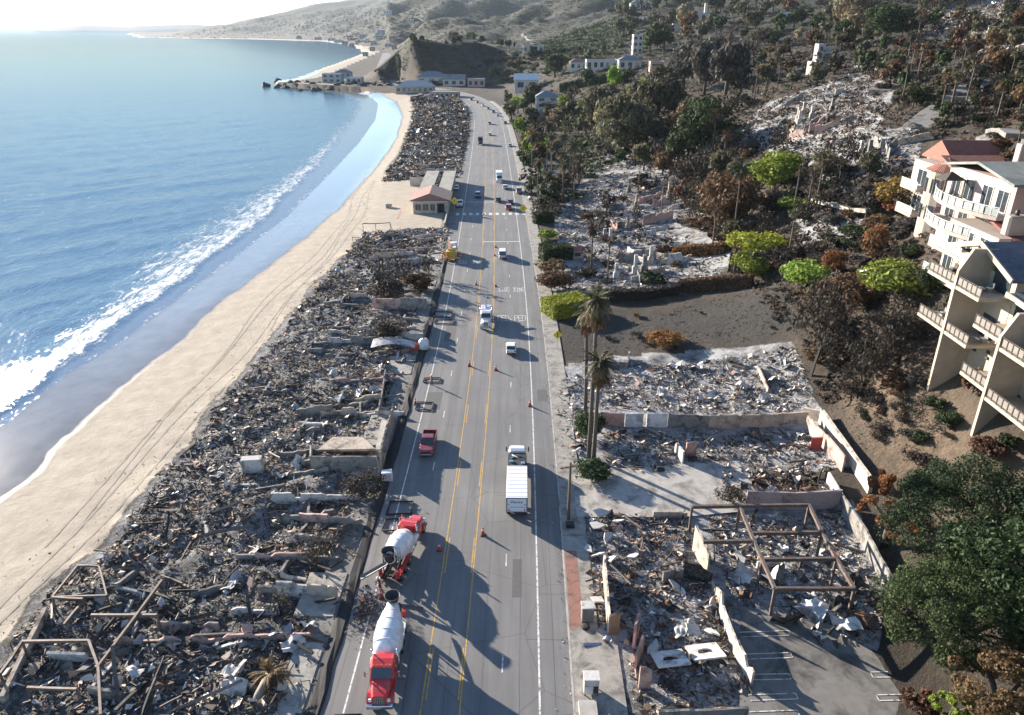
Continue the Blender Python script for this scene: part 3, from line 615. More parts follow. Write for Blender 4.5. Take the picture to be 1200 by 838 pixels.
def wall_run(root, A, B, h, mat, th=.22, rag=.35, name='wall', base=None, seed=0, h2=None):
    """standing wall remnant between two ground points, uneven broken top"""
    A, B = Vector(A), Vector(B); L = (B-A).length; n = max(2, int(L/.5)); r = random.Random(seed+int(A.x*7+B.y*3)); d = (B-A).normalized(); nn = Vector((-d.y, d.x, 0)).normalized()*th/2
    rings = []; step = 1.0
    for i in range(n+1):
        if r.random() < .35: step = 1-rag*r.random()**1.3
        f = i/n; p = A.lerp(B, f); hh = (h+(h2-h)*f if h2 is not None else h)*step*(1-.12*rag*r.random()); z0 = min(A.z, B.z)-.4 if base is None else base
        if i and i < n: p = p+d*r.uniform(-.2, .2)*.9
        rings.append([p-nn+Vector((0, 0, z0-p.z)), p+nn+Vector((0, 0, z0-p.z)), p+nn+Vector((0, 0, hh)), p-nn+Vector((0, 0, hh*(1-.04*r.random())))])
    mb = MB(); mb.loft(rings)
    if root is not None: mb.v = [(a-root.location.x, b_-root.location.y, c-root.location.z) for a, b_, c in mb.v]
    return mb.build(name, mat, root)
def wpx(root, a, b_, h, mat, **k):
    A_, B_ = hit(*a), hit(*b_); return wall_run(root, A_, B_, h, mat, **k)
# ---- left: plots between the shoulder and the beach
def left_w(s):
    x, y = rpt(s, RL); return max(float(x-C_deb(y)), 8)
LOTS = []
s = 34.0; i = 0
while s < 690:
    L = 11.5 if s < 330 else 22.0
    x0, y0 = rpt(s+L/2, RL-8); pxm, pym = proj(x0, y0, 0)
    if not (263 > pym > 206): LOTS.append((s, s+L))
    s += L
LEFT = {}
LDESC = ['grey ash and charred timber', 'white ash and broken plaster', 'black charcoal and bent metal', 'tangled beams and grey rubble', 'dark rubble with pale wall pieces']
for i, (s0, s1) in enumerate(LOTS):
    sm = (s0+s1)/2; x, y = rpt(sm, RL-2); W = left_w(sm); D_ = float(np.hypot(x, y))
    root = empty('burned_house_ruin', (float(x), float(y), hz(x, y)), 0, f'{ordinal(i+1)} burned beachfront plot from the bottom edge, {LDESC[i%5]}', 'ruin', 'burned plots on the beach side'); LEFT[i] = root
    sc = max(1.0, D_/150); n = int((s1-s0)*W*24/sc**1.8)
    def samp(n):
        ss = s0+(s1-s0)*RNG.random(n); f = RNG.random(n); xx, yy = rpt(ss, RL-1.6-f*(W-1.6+2*(fbm(ss/3, ss*0, 2)-.5))); return np.stack([xx, yy], 1)
    xy = samp(n)
    thr = .46+.13*random.random()
    if D_ < 190: keep = .6*fbm(xy[:, 0]/2.4+3, xy[:, 1]/2.4, 3)+.4*fbm(xy[:, 0]/8, xy[:, 1]/8+5, 2)+.25*RNG.random(n) > thr; xy = xy[keep]
    pw = PW_DARK+PW_ASH*((.45, 1.3, .15, .6, .8)[i % 5])
    debris_obj('rubble', root, xy, sc*random.uniform(.8, 1.25)*(.7+.7*RNG.random(len(xy))), pw, tint=((1, 1, 1), (1.35, 1.28, 1.2), (.8, .76, .72), (1.2, 1.08, .95), (1.5, 1.48, 1.46), (1.0, .9, .8), (1.25, 1.22, 1.2))[i*3 % 7])
    nb = 34 if D_ < 120 else 24 if D_ < 260 else 14
    def one():
        q = samp(1)[0]; return float(q[0]), float(q[1])
    big_pieces(root, one, nb, max(1, D_/150))
    if D_ < 330:                                       # party wall on the plot line, concrete apron by the road
        a = rpt(s0, RL-3.2); b_ = rpt(s0+random.uniform(-.6, .6), RL-3.2-W*random.uniform(.25, .6)); wall_run(root, (*map(float, a), hz(*a)), (*map(float, b_), hz(*b_)), random.uniform(.7, 1.7), random.choice((M_GREY, M_ASHW, M_TAN, M_GREY, M_PINK)), rag=.65, seed=i*3, name='party_wall')
        if i % 3 != 1:
            q0, q1 = s0+random.uniform(.5, 3), s1-random.uniform(.5, 5); w1 = random.uniform(3.5, 6); P4 = [Vector((*map(float, rpt(q_, o_)), .06)) for q_, o_ in ((q0, RL-1.7), (q1, RL-1.7), (q1, RL-w1), (q0, RL-w1))]; mb = MB(); mb.loft([[p_-root.location-Vector((0, 0, .5)) for p_ in P4], [p_-root.location for p_ in P4]]); mb.build('concrete_apron', CONC, root)
        for k in range(3):                             # ash floors of rooms
            ss = random.uniform(s0+1, s1-1); x_, y_ = map(float, rpt(ss, RL-4-random.random()*(W-7))); an = random.uniform(-.2, .2); L_ = random.uniform(2, 4)
            for aa in (an, an+1.57): wall_run(root, (x_, y_, hz(x_, y_)), (x_+L_*math.cos(aa), y_+L_*math.sin(aa), hz(x_+L_*math.cos(aa), y_+L_*math.sin(aa))), random.uniform(.5, 1.1), random.choice((M_GREY, M_ASHW, M_GREY)), rag=.6, seed=k+i, name='foundation_wall', th=.3)
    if D_ > 170 or i % 2:                              # party wall stumps and chimneys seen end on
        for k in range(2):
            ss = s0+(s1-s0)*random.random(); f = random.uniform(.05, .5); a = rpt(ss, RL-2-f*W); b_ = rpt(ss+random.uniform(-.5, .5), RL-2-f*W-random.uniform(3, 8))
            wall_run(root, (*map(float, a), hz(*a)), (*map(float, b_), hz(*b_)), random.uniform(.8, 2.2), random.choice((M_GREY, M_ASHW, M_TAN, M_GREY)), rag=.6, seed=i*7+k)
def lot_at(px, py):
    s, o = s_at(px, py); return LEFT[min(range(len(LOTS)), key=lambda k: abs((LOTS[k][0]+LOTS[k][1])/2-s))]
# named remains on the left
for a, b_, h, ma, kw in [((325,612),(352,612),1.5,M_GREY,{}), ((352,612),(385,614),1.4,M_PINK,dict(rag=.1)), ((385,614),(424,616),1.2,M_GREY,{}),
        ((326,697),(362,699),1.9,M_ASHW,{}), ((362,699),(396,702),1.8,M_TAN,dict(rag=.15)), ((300,655),(362,654),1.0,M_PINK,dict(rag=.7)), ((303,697),(326,697),1.2,M_GREY,{}),
        ((366,553),(443,553),2.5,M_GREY,dict(rag=.05)), ((447,553),(462,494),3.2,M_TAN,dict(rag=.1)), ((366,530),(366,553),2.5,M_GREY,{}),
        ((437,362),(470,363),2.6,M_PINK,dict(rag=.15)), ((470,363),(500,364),2.8,M_GREY,dict(rag=.15)), ((466,398),(497,400),1.7,M_ASHW,dict(rag=.1)), ((497,400),(502,382),2.6,M_GREY,{}),
        ((440,487),(474,489),1.0,M_ASHW,dict(rag=.1)), ((445,487),(452,440),1.6,M_GREY,dict(rag=.6)), ((412,487),(446,468),1.2,M_GREY,dict(rag=.7)), ((430,392),(455,396),1.2,M_GREY,{}), ((225,700),(262,690),1.0,M_GREY,dict(rag=.7)), ((395,560),(300,575),.7,M_GREY,dict(rag=.8))]:
    wpx(lot_at(430, a[1]), a, b_, h, ma, **kw)
r = lot_at(300, 545); q = hit(297, 552); mb = MB(); M_ = Matrix.Translation(q-r.location)@Matrix.Rotation(.12, 4, 'Z'); mb.bev(-1.35, 1.35, -.6, .6, -.3, 2.1, .06, M_); mb.build('white_block', M_ASHW, r)
# roof plate, pool terrace of the ruin left of the red pickup
r = lot_at(440, 520)
for pts, z, ma, nm in [([(372,527),(440,526),(425,512),(390,512)], 1.6, M_TAN, 'terrace_slab'), ([(440,526),(452,528),(458,495),(447,492)], 2.0, CONC2, 'roof_slab')]:
    P3 = [Vector((*G(a, b_, z), z)) for a, b_ in pts]; mb = MB(); mb.loft([[p_-r.location-Vector((0, 0, .35)) for p_ in P3], [p_-r.location for p_ in P3]]); mb.build(nm, ma, r)
# collapsed curved metal roof further up
r = lot_at(470, 400); q = hit(462, 410); mb = MB(); rings = []
for k in range(7):
    f = k/6; rings.append([(q.x-4+8*f-r.location.x, q.y-r.location.y+y_, q.z-r.location.z+.6+1.4*math.sin(math.pi*(.2+.7*f))-.08*abs(y_)+.2*math.sin(3*f+y_)) for y_ in (-1.6, -.5, .6, 1.7)])
mb.loft(rings, False, close=False, sm=True); mb.build('collapsed_roof', M_SHEET, r)
# pale crumpled sheets scattered in the middle plots
for px, py, s_, me in [(395,470,2.6,3),(425,462,3,0),(410,490,2.4,3),(380,500,2.2,3),(345,480,1.6,0),(450,430,2.6,0),(470,425,2.4,3),(330,560,2.4,3),(350,545,2.4,3),(255,560,2,3),(300,650,2.2,3),(270,690,2,3),(230,745,1.7,1),(160,790,1.8,3),(275,810,2.4,3),(345,760,2.6,3),(330,745,2.2,0),(360,735,2,3),(200,720,1.8,1),(440,390,2.2,3),(455,450,2,0),(390,440,2,3)]:
    p_ = hit(px, py); rr = lot_at(430, py); piece('sheet', SHEETS[me], rr, p_.x, p_.y, s_*.9, None, .35, .5)
for k in range(46):                                    # bigger pale and dark fragments in the nearest plots
    px = random.uniform(90, 380); py = random.uniform(600, 838)
    p_ = hit(px, py); _, o_ = road_so(p_.x, p_.y)
    if o_[0] > RL-3 or p_.x < C_deb(p_.y)+1: continue
    rr = lot_at(380, py)
    if k % 3: piece('beam', random.choice(BEAMS[:4]), rr, p_.x, p_.y, random.uniform(3, 6.5), 4, .3, .7)
    else: piece('wall_fragment', random.choice(SLABS), rr, p_.x, p_.y, random.uniform(.5, 1.1), 1.2, .7, .5)
# ---- burned deck frame on the beach edge (bottom left)
def frame_thing(name, label, posts, bars, mat, w=.2, cat='steel frame'):
    pts = {}
    for k, (px, py, h) in posts.items():               # px,py = top of post seen at height h above its foot at ground z
        g = h[1]; x, y = G(px, py, g+h[0]); pts[k] = (Vector((x, y, g+h[0])), Vector((x, y, g-.3)))
    o0 = sum((p_[1] for p_ in pts.values()), Vector())/len(pts); root = empty(name, o0, 0, label, cat)
    for k, (a, b_) in pts.items():
        if posts[k][2][2]: mb = MB(); mb.bar(b_-o0, a-o0, w*.8, w*.8); mb.build('post', mat, root)
    for a, b_ in bars:
        mb = MB(); d = Vector((random.gauss(0, .03), random.gauss(0, .03), random.gauss(0, .03))); mid = (pts[a][0]+pts[b_][0])/2-o0+d; mb.bar(pts[a][0]-o0, mid, w, w*1.3); mb.bar(mid, pts[b_][0]-o0, w, w*1.3); mb.build('beam', mat, root)
    return root
frame_thing('burned_deck_frame', 'tall rusty steel deck frame standing on the sand at the edge of the rubble', {'a':(61,700,(3.0,-1.9,1)), 'b':(91,663,(3.0,-1.9,1)), 'c':(116,664,(3.0,-1.9,1)), 'd':(125,698,(3.0,-1.9,1)), 'e':(97,702,(3.0,-1.8,1))}, ['ab','bc','cd','ad','ae'], M_STEEL, .17)
frame_thing('burned_deck_frame', 'low steel frame of a burned house with a pale slanting beam across it', {'a':(26,752,(2.6,-1.6,1)), 'b':(0,790,(2.6,-1.8,1)), 'c':(104,751,(2.6,-1.4,1)), 'd':(115,781,(2.6,-1.4,1)), 'e':(190,680,(2.6,-1.0,1)), 'f':(107,721,(2.4,-1.4,1)), 'g':(184,721,(2.4,-1.0,1)), 'h':(75,732,(2.4,-1.6,0)), 'i':(100,703,(2.4,-1.6,0)), 'j':(118,838,(2.6,-1.4,1)), 'k':(32,806,(1.6,-1.6,1)), 'l':(90,808,(1.6,-1.4,1))}, ['ab','ac','de','fg','hi','cd','dj','kl'], M_STEEL, .22)
rr = lot_at(380, 790); q = hit(84, 775); mb = MB(); M_ = Matrix.Translation(q-rr.location)@Matrix.Rotation(-.05, 4, 'Z')@Matrix.Rotation(.25, 4, 'X'); mb.bev(-1.9, 1.9, -.15, .15, .2, 1.5, .05, M_); mb.build('white_panel', M_ASHW, rr)
A_, B_ = hit(5, 825), hit(55, 720); wall_run(rr, A_, B_, 1.0, M_TAN, th=.4, rag=.1)
frame_thing('burned_gate_frame', 'thin blackened post and rail frame standing on the sand past the rubble', {'a':(425,262,(3.2,-1.8,1)), 'b':(457,261,(3.2,-1.6,1)), 'c':(465,286,(.3,-1.2,0)), 'd':(440,262,(3.2,-1.7,1)), 'e':(428,280,(2.2,-1.8,1)), 'f':(413,278,(1.2,-2,1))}, ['ad','db','bc','ef'], M_CHAR, .16)
# ---- right: ruins on the inland side
def right_ruin(label, poly, pw, dens, nb, center, group='burned plots inland of the road', mixw=(.7, .2, .1), sc0=1.0, slabs=None):
    c = hit(*center); root = empty('burned_building_ruin', c, 0, label, 'ruin', group)
    pl = np.array(poly, float); x0, y0 = pl.min(0); x1, y1 = pl.max(0)
    W_ = [Vector(hit(a, b_)) for a, b_ in poly]; area = abs(sum(W_[k].x*W_[(k+1) % len(W_)].y-W_[(k+1) % len(W_)].x*W_[k].y for k in range(len(W_))))/2
    bx0, bx1 = min(v.x for v in W_), max(v.x for v in W_); by0, by1 = min(v.y for v in W_), max(v.y for v in W_)
    sc = max(1.0, c.length/160)*sc0; n = int(area*dens*1.75/sc**1.65); pts = np.zeros((0, 2)); W2 = [(v.x, v.y) for v in W_]
    while len(pts) < n:
        q = np.stack([bx0+(bx1-bx0)*RNG.random(n*2+40), by0+(by1-by0)*RNG.random(n*2+40)], 1); q = q[inpoly(q[:, 0], q[:, 1], W2)]; pts = np.concatenate([pts, q])
    xy = pts[:n]; k = fbm(xy[:, 0]/2.1, xy[:, 1]/2.1, 3)+.3*RNG.random(n) > .48; pl2 = pts[n//2:]
    debris_obj('rubble', root, xy[k], sc*(.6+.7*RNG.random(int(k.sum()))), pw, mixw=mixw)
    def one(): q = random.choice(pl2); return float(q[0]), float(q[1])
    big_pieces(root, one, nb, max(1, c.length/170)*sc0, slabs=slabs); root['w'] = 0; del root['w']
    return root
WHITE_SL = [SLABS[0], SLABS[4], SLABS[1]]
ra = right_ruin('ash covered ruin with a long retaining wall below the burned lawn', [(705,425),(930,405),(955,470),(945,478),(703,480),(690,450)], PW_WHITE, 10, 60, (820,450))
for px, py, s_, k in [(815,432,2.6,3),(790,430,2.8,3),(858,425,2.4,3),(870,455,3,3),(905,447,2.2,3),(750,440,2,0),(835,465,2.4,3),(775,462,2,3),(920,430,2.4,0),(895,470,2.2,3)]:
    p_ = hit(px, py); piece('sheet', SHEETS[k], ra, p_.x, p_.y, s_, None, .3, .5)
for a, b_, h, ma, kw in [((703,499),(731,500),2.3,M_PINK,dict(rag=.05)), ((782,500),(830,501),2.2,M_GREY,dict(rag=.1)), ((830,501),(900,500),2.2,M_TAN,dict(rag=.08)), ((900,500),(945,497),2.2,M_TAN,dict(rag=.05)), ((708,430),(735,431),1.6,M_GREY,{}), ((735,431),(737,420),1.4,M_ASHW,{}), ((888,433),(900,460),.9,M_TAN,{})]: wpx(ra, a, b_, h, ma, **kw)
for a, b_ in (((732,500),(753,500)), ((757,500),(781,500))): wpx(ra, a, b_, 2.3, P('white garage panel', (.72,.72,.72), (.6,.6,.61), 2, .6, stain=(.3,.28,.26)), rag=.0, name='garage_door')
rb = right_ruin('ruin of blue grey ash behind the tall palms and above the driveway', [(708,505),(810,506),(840,505),(945,503),(970,530),(975,550),(880,556),(800,540),(770,556),(705,557)], PW_WHITE*.8+PW_DARK*.3, 11, 50, (800,530))
for a, b_, h, ma, kw in [((944,502),(966,527),2.2,M_TAN,dict(rag=.05)), ((966,527),(987,553),2.4,M_PINK,dict(rag=.05)), ((961,494),(1019,578),2.0,P('cream wall', (.60,.52,.42), (.5,.42,.34), 1.5, .9, stain=(.3,.26,.21)),dict(rag=.03, th=.5)), ((940,490),(961,494),1.8,M_TAN,dict(rag=.2)), ((803,536),(815,535),2.6,M_PINK,dict(rag=.1)), ((791,530),(800,543),2.0,M_ASHW,dict(rag=.5))]: wpx(rb, a, b_, h, ma, **kw)
wpx(rb, (949,527), (962,527), 2.0, P('red painted wall', (.42,.06,.05), (.3,.045,.04), 2, .7), rag=.05)
rc = right_ruin('low ruin behind the grey pink wall at the end of the driveway', [(838,575),(850,552),(945,548),(985,578),(985,590),(875,575)], PW_ASH*.5+PW_DARK, 11, 46, (900,565))
for a, b_, h, ma, kw in [((873,595),(930,597),2.5,P('mauve grey stucco', (.40,.33,.33), (.32,.27,.27), 1.2, .9, stain=(.2,.16,.15)),dict(rag=.0)), ((930,597),(983,594),2.5,MATS['mauve grey stucco'],dict(rag=.0)), ((969,565),(985,592),1.6,M_ASHW,dict(rag=.3)), ((983,596),(1012,640),2.2,M_GREY,dict(rag=.05)), ((1012,640),(1046,705),2.2,M_GREY,dict(rag=.1))]: wpx(rc, a, b_, h, ma, **kw)
rd = right_ruin('gutted building with a grid of steel beams standing over white ash', [(830,606),(985,600),(1035,690),(1030,750),(985,765),(930,752),(860,700),(835,650)], PW_WHITE+PW_DARK*.15, 12, 70, (930,670))
for px, py, s_, k in [(988,735,2.6,3),(950,720,2.4,0),(985,715,2,1),(900,680,2,0),(920,735,2.6,1),(1000,690,2.2,1),(870,680,2,3),(1010,730,2,2)]:
    p_ = hit(px, py); piece('sheet', SHEETS[k], rd, p_.x, p_.y, s_*1.2, None, .4, .7)
wpx(rd, (886,668), (912,664), 1.2, M_ASHW, rag=.2); wpx(rd, (812,645), (829,672), 3.6, M_TAN, rag=.35, h2=2.6)
wpx(rd, (843,720), (862,770), 3.0, P('pale stucco', (.55,.48,.40), (.44,.38,.31), 1.5, .9, stain=(.22,.19,.16)), rag=.5); wpx(rd, (862,770), (880,806), 2.2, MATS['pale stucco'], rag=.5)
fr = {'a':(811,594), 'b':(867,593), 'c':(948,592), 'd':(880,625), 'e':(963,624), 'f':(893,656), 'g':(980,655), 'h':(908,690), 'i':(1001,690), 'j':(824,635), 'k':(881,634)}
frame_thing('steel_beam_grid', 'grid of scorched steel roof beams over the white ash ruin', {k: (px, py, (3.4, .1, k in 'bcefghia')) for k, (px, py) in fr.items()}, ['ab','bc','bd','df','ce','eg','gi','de','fg','hi','jk','fh'], M_STEEL, .3)
re_ = right_ruin('dark burned shop ruin beside the pavement with fallen arched panels', [(686,600),(806,606),(832,668),(872,780),(880,838),(745,838),(728,740),(706,735),(690,690)], PW_RED+PW_WHITE*.3, 12, 60, (780,720))
for a, b_, h, ma, kw in [((707,672),(713,745),2.6,M_TAN,dict(rag=.15)), ((713,745),(725,742),2.6,P('brown plywood', (.22,.15,.10), (.15,.10,.07), 2, .8),dict(rag=0)), ((742,760),(748,740),2.9,M_PINK,dict(rag=.2)), ((744,785),(752,765),2.4,M_PINK,dict(rag=.2)), ((748,806),(762,806),2.6,M_PINK,dict(rag=.2)), ((765,606),(805,606),1.4,M_TAN,dict(rag=.5)), ((770,848),(875,842),1.6,M_GREY,dict(rag=.2)), ((776,682),(800,676),1.8,M_GREY,dict(rag=.4)), ((800,676),(834,684),2.2,M_CHAR,dict(rag=.3)), ((829,672),(845,716),2.2,M_TAN,dict(rag=.8))]: wpx(re_, a, b_, h, ma, **kw)
for px, py, s_ in [(700,620,1.6),(712,635,1.5),(700,655,1.4),(716,660,1.5),(705,605,1.8),(725,615,1.3),(690,648,1.2)]:
    p_ = hit(px, py); piece('wall_fragment', SLABS[0], re_, p_.x, p_.y, s_*.62, 1.2, .4, .6)
q = hit(805, 775); M_ = Matrix.Translation(q-re_.location+Vector((0, 0, .9)))@Matrix.Rotation(R(8), 4, 'Z')@Matrix.Rotation(R(-16), 4, 'X')
for k in (-1, 1):                                      # fallen facade panels with arched openings
    mb = MB(); w_, hh = 1.55, 1.25; out = [(-w_, -hh), (w_, -hh), (w_, hh), (-w_, hh)]; arc = [(math.cos(a)*.75, math.sin(a)*.6-.15) for a in [math.pi*j/8 for j in range(9)]]
    ringo = [(w_, -.15)]+[(w_, hh)]*2+[(w_*.5, hh), (0, hh), (-w_*.5, hh)]+[(-w_, hh)]*2+[(-w_, -.15)]
    for j in range(8): mb.add([(*arc[j], 0), (*ringo[j], 0), (*ringo[j+1], 0), (*arc[j+1], 0)], [(0, 1, 2, 3)])
    mb.add([(-w_, -hh, 0), (w_, -hh, 0), (w_, -.15, 0), (-w_, -.15, 0), (.75, -.35, 0), (-.75, -.35, 0), (.75, -.15, 0), (-.75, -.15, 0)], [(0, 1, 4, 5), (1, 2, 6, 4), (3, 0, 5, 7)])
    mb.v = [tuple(M_@Vector((x+k*1.75+.0, y+k*.15, z+.05*k))) for x, y, z in mb.v]; o = mb.build('arched_panel', P('white facade panel', (.66, .64, .61), (.5, .48, .46), 2, .8, stain=(.2, .18, .17)), re_)
    md = o.modifiers.new('thickness', 'SOLIDIFY'); md.thickness = .16
for px, py, s_ in [(765,762,1.0),(742,655,.9),(790,690,.8),(798,672,.9),(812,742,1.3),(700,707,1.1),(835,745,1.1)]:
    p_ = hit(px, py); piece('wall_fragment', WHITE_SL[random.randrange(2)], re_, p_.x, p_.y, s_, 1, .3, .5)
rg = right_ruin('pale ash plot by the pavement left of the tall palms', [(652,445),(700,435),(700,480),(690,520),(660,545),(655,500)], PW_WHITE, 7, 12, (675,490))
# far inland plots
for lab, poly, c, pw, nb in [('sprawling ruin with chimneys and standing wall stubs above the clipped hedge', [(650,345),(690,285),(790,290),(850,300),(830,340),(740,345)], (745,318), PW_ASH*1.2, 70),
        ('ruin behind the small red roofed gatehouse', [(660,300),(650,262),(720,250),(790,262),(795,288),(690,284)], (720,275), PW_ASH*.9+PW_DARK*.4, 60), ('grey rubble plot with a white wall stub between burned trees', [(655,258),(690,205),(760,200),(830,215),(860,255),(800,262),(720,248)], (760,235), PW_ASH*.8+PW_DARK*.5, 60),
        ('narrow ruin at the far end of the inland plots', [(690,200),(700,170),(765,168),(790,192),(760,198)], (730,185), PW_ASH+PW_DARK*.4, 30), ('large ruined mansion of white rubble on the hillside', [(850,168),(900,125),(1005,88),(1040,105),(1020,150),(960,190),(905,178)], (950,140), PW_ASH*1.5, 90),
        ('rubble heap above the white villa with red roof', [(985,190),(1020,160),(1075,152),(1078,180),(1040,200),(1000,215)], (1030,180), PW_ASH*1.1, 40), ('white rubble field at the top right corner of the hillside', [(1060,35),(1100,0),(1199,2),(1199,55),(1130,60)], (1140,30), PW_ASH*1.6, 50), ('ruin beside the road near the parked burned vehicles', [(612,225),(640,190),(660,215),(655,255),(640,262),(628,262)], (642,240), PW_ASH*.5+PW_DARK, 20)]:
    r = right_ruin(lab, poly, pw, 6.5, nb, c)
    ps = np.array(poly); 
    for k in range(nb//7):
        a = ps[random.randrange(len(ps))]*.45+np.array(c)*.55+np.array([random.uniform(-14, 14), random.uniform(-6, 6)]); A_ = hit(*a); an = random.uniform(-.5, .5)+(1.57 if k % 3 == 0 else 0); L = random.uniform(3, 9)
        B_ = Vector((A_.x+L*math.cos(an), A_.y+L*math.sin(an), 0)); B_.z = hz(B_.x, B_.y); wall_run(r, A_, B_, random.uniform(1.2, 3.4), random.choice((M_TAN, M_ASHW, M_GREY, M_PINK, M_ASHW)), rag=.5, seed=k)
    for k in range(nb//16):                            # chimneys left standing
        a = np.array(c)+np.array([random.uniform(-30, 30), random.uniform(-12, 12)]); q = hit(*a); mb = MB(); hh = random.uniform(3, 5); M_ = Matrix.Translation(q-r.location); mb.bev(-.7, .7, -.5, .5, -.3, hh*.4, .1, M_); mb.bev(-.4, .4, -.35, .35, hh*.4, hh, .05, M_); mb.build('chimney', random.choice((M_TAN, M_ASHW, M_GREY)), r)
# ---- debris strewn over beach edge and kerbs: uncountable crumbs
n = 4200; f = RNG.random(n); ss = 20+300*RNG.random(n)**1.3; xx, yy = rpt(ss, RL-2); xx = C_deb(yy)-np.abs(RNG.normal(0, 4.5, n)); 
V, F, C = debris(np.stack([xx, yy], 1), .2+.4*RNG.random(n), PW_DARK, mixw=(.8, .18, .02)); tag(link('beach_debris', np_mesh('beach_debris', V, F, (DEB,), False, C)), 'small charred scraps strewn over the sand beside the rubble', 'debris', kind='stuff')
n = 3500; ss = 20+260*RNG.random(n); off = RRt+.1+np.abs(RNG.normal(0, .5, n))*np.sign(RNG.random(n)-.75); xx, yy = rpt(ss, off); 
V, F, C = debris(np.stack([xx, yy], 1), .15+.3*RNG.random(n), PW_DARK+PW_ASH, zoff=.12, mixw=(.95, .05, 0)); tag(link('gutter_debris', np_mesh('gutter_debris', V, F, (DEB,), False, C)), 'grit and scraps lying along the kerb', 'debris', kind='stuff')
# ------------------------------------------------------------ vegetation
LM = {'olive': leafmat('olive grey leaves', (.10, .098, .055), (.045, .046, .03), (.18, .165, .10)), 'dark': leafmat('dark green leaves', (.042, .066, .026), (.016, .028, .012), (.085, .115, .045)),
      'green': leafmat('bright green leaves', (.21, .29, .04), (.10, .16, .025), (.32, .38, .06)), 'brown': leafmat('scorched brown leaves', (.13, .075, .04), (.06, .038, .024), (.20, .12, .06)),
      'rust': leafmat('rust red leaves', (.20, .075, .03), (.10, .04, .02), (.28, .13, .05)), 'yellow': leafmat('yellowed leaves', (.28, .20, .04), (.13, .10, .03), (.36, .25, .06)),
      'grey': leafmat('ash grey leaves', (.10, .095, .085), (.05, .047, .042), (.16, .15, .135)), 'lime': leafmat('lime leaves', (.36, .42, .04), (.2, .26, .03), (.45, .48, .06)), 'pale': leafmat('pale dry leaves', (.26, .22, .13), (.15, .125, .08), (.34, .29, .18)),
      'black': leafmat('blackened leaves', (.045, .036, .03), (.02, .017, .015), (.08, .06, .045))}
BARK = P('bark', (.10, .08, .062), (.05, .04, .032), 6, .95, bmp=.03); BURNT = P('charred bark', (.03, .027, .025), (.016, .015, .014), 6, .95); PALMT = P('palm trunk', (.13, .115, .095), (.06, .052, .045), 9, .95, bmp=.04)
def leaves(n, clumps, cr, ls, rng, flat=.75, fill=.25):
    """leaf quads in clumps; clumps (k,3) centres, cr clump radius (k,)"""
    k = rng.integers(0, len(clumps), n); d = rng.normal(0, 1, (n, 3)); d /= np.linalg.norm(d, axis=1)[:, None]; rad = (fill+(1-fill)*rng.random(n)**.4)*cr[k]
    c = clumps[k]+d*rad[:, None]*[1, 1, flat]
    nrm = d+rng.normal(0, .6, (n, 3)); nrm /= np.linalg.norm(nrm, axis=1)[:, None]; a = np.cross(nrm, rng.normal(0, 1, (n, 3))); a /= np.linalg.norm(a, axis=1)[:, None]; b_ = np.cross(nrm, a)
    s_ = (ls*(.5+rng.random(n)))[:, None]
    V = np.stack([c-a*s_, c-b_*s_*.55, c+a*s_, c+b_*s_*.55], 1).reshape(-1, 3); F = np.arange(n*4).reshape(-1, 4); return V, F
def crown_mesh(mat, seed, n=900, K=16, ls=.055, rag=.3, shape='round'):
    rng = np.random.default_rng(seed); d = rng.normal(0, 1, (K, 3)); d /= np.linalg.norm(d, axis=1)[:, None]; rr = .2+.5*rng.random(K)**.5
    if shape == 'round': C = d*rr[:, None]*[.52, .52, .42]+[0, 0, .56]
    elif shape == 'low': C = d*rr[:, None]*[.62, .62, .2]+[0, 0, .36]; C[:, 2] = np.maximum(C[:, 2], .16)
    elif shape == 'tall': C = d*rr[:, None]*[.36, .36, .52]+[0, 0, .6]
    cr = .13+rag*.38*rng.random(K); V, F = leaves(n, C, cr, ls, rng)
    V[:, 2] = np.maximum(V[:, 2], .0); return np_mesh('crown', V, F, (mat,))
def trunk_mesh(mat, seed, h=.6, r=.035, limbs=5):
    rnd = random.Random(seed); mb = MB(); top = Vector((rnd.uniform(-.05, .05), rnd.uniform(-.05, .05), h)); mb.tube([(0, 0, -.04), (0, 0, h*.3), tuple(top*.7), tuple(top)], [r*1.4, r, r*.7, r*.3], 6)
    for i in range(limbs):
        a = rnd.random()*6.28; z = h*rnd.uniform(.35, .85); mb.tube([(0, 0, z), (math.cos(a)*.14, math.sin(a)*.14, z+.13), (math.cos(a)*.28, math.sin(a)*.28, z+.24)], [r*.55, r*.35, r*.12], 4)
    return mb.mesh('trunk', mat)
def twig_mesh(mat, seed, depth=4, r0=.022, spread=.55, n0=1):
    rnd = random.Random(seed); mb = MB()
    def grow(p, d, L, r, k):
        q = p+d*L; m_ = p+d*L*.5+Vector((rnd.gauss(0, .05), rnd.gauss(0, .05), 0))*L; mb.tube([p, m_, q], [r, r*.8, r*.55], 3, False, False)
        if k == 0: return
        for i in range(3 if k > 1 else 4):
            dd = (d+Vector((rnd.gauss(0, spread), rnd.gauss(0, spread), rnd.gauss(.12, .3)))).normalized(); grow(p+d*L*rnd.uniform(.45, 1), dd, L*rnd.uniform(.55, .8), r*.55, k-1)
    for i in range(n0): grow(Vector((0, 0, -.03)), Vector((rnd.gauss(0, .12+.3*(n0 > 1)), rnd.gauss(0, .12+.3*(n0 > 1)), 1)).normalized(), .34, r0, depth)
    return mb.mesh('branches', mat)
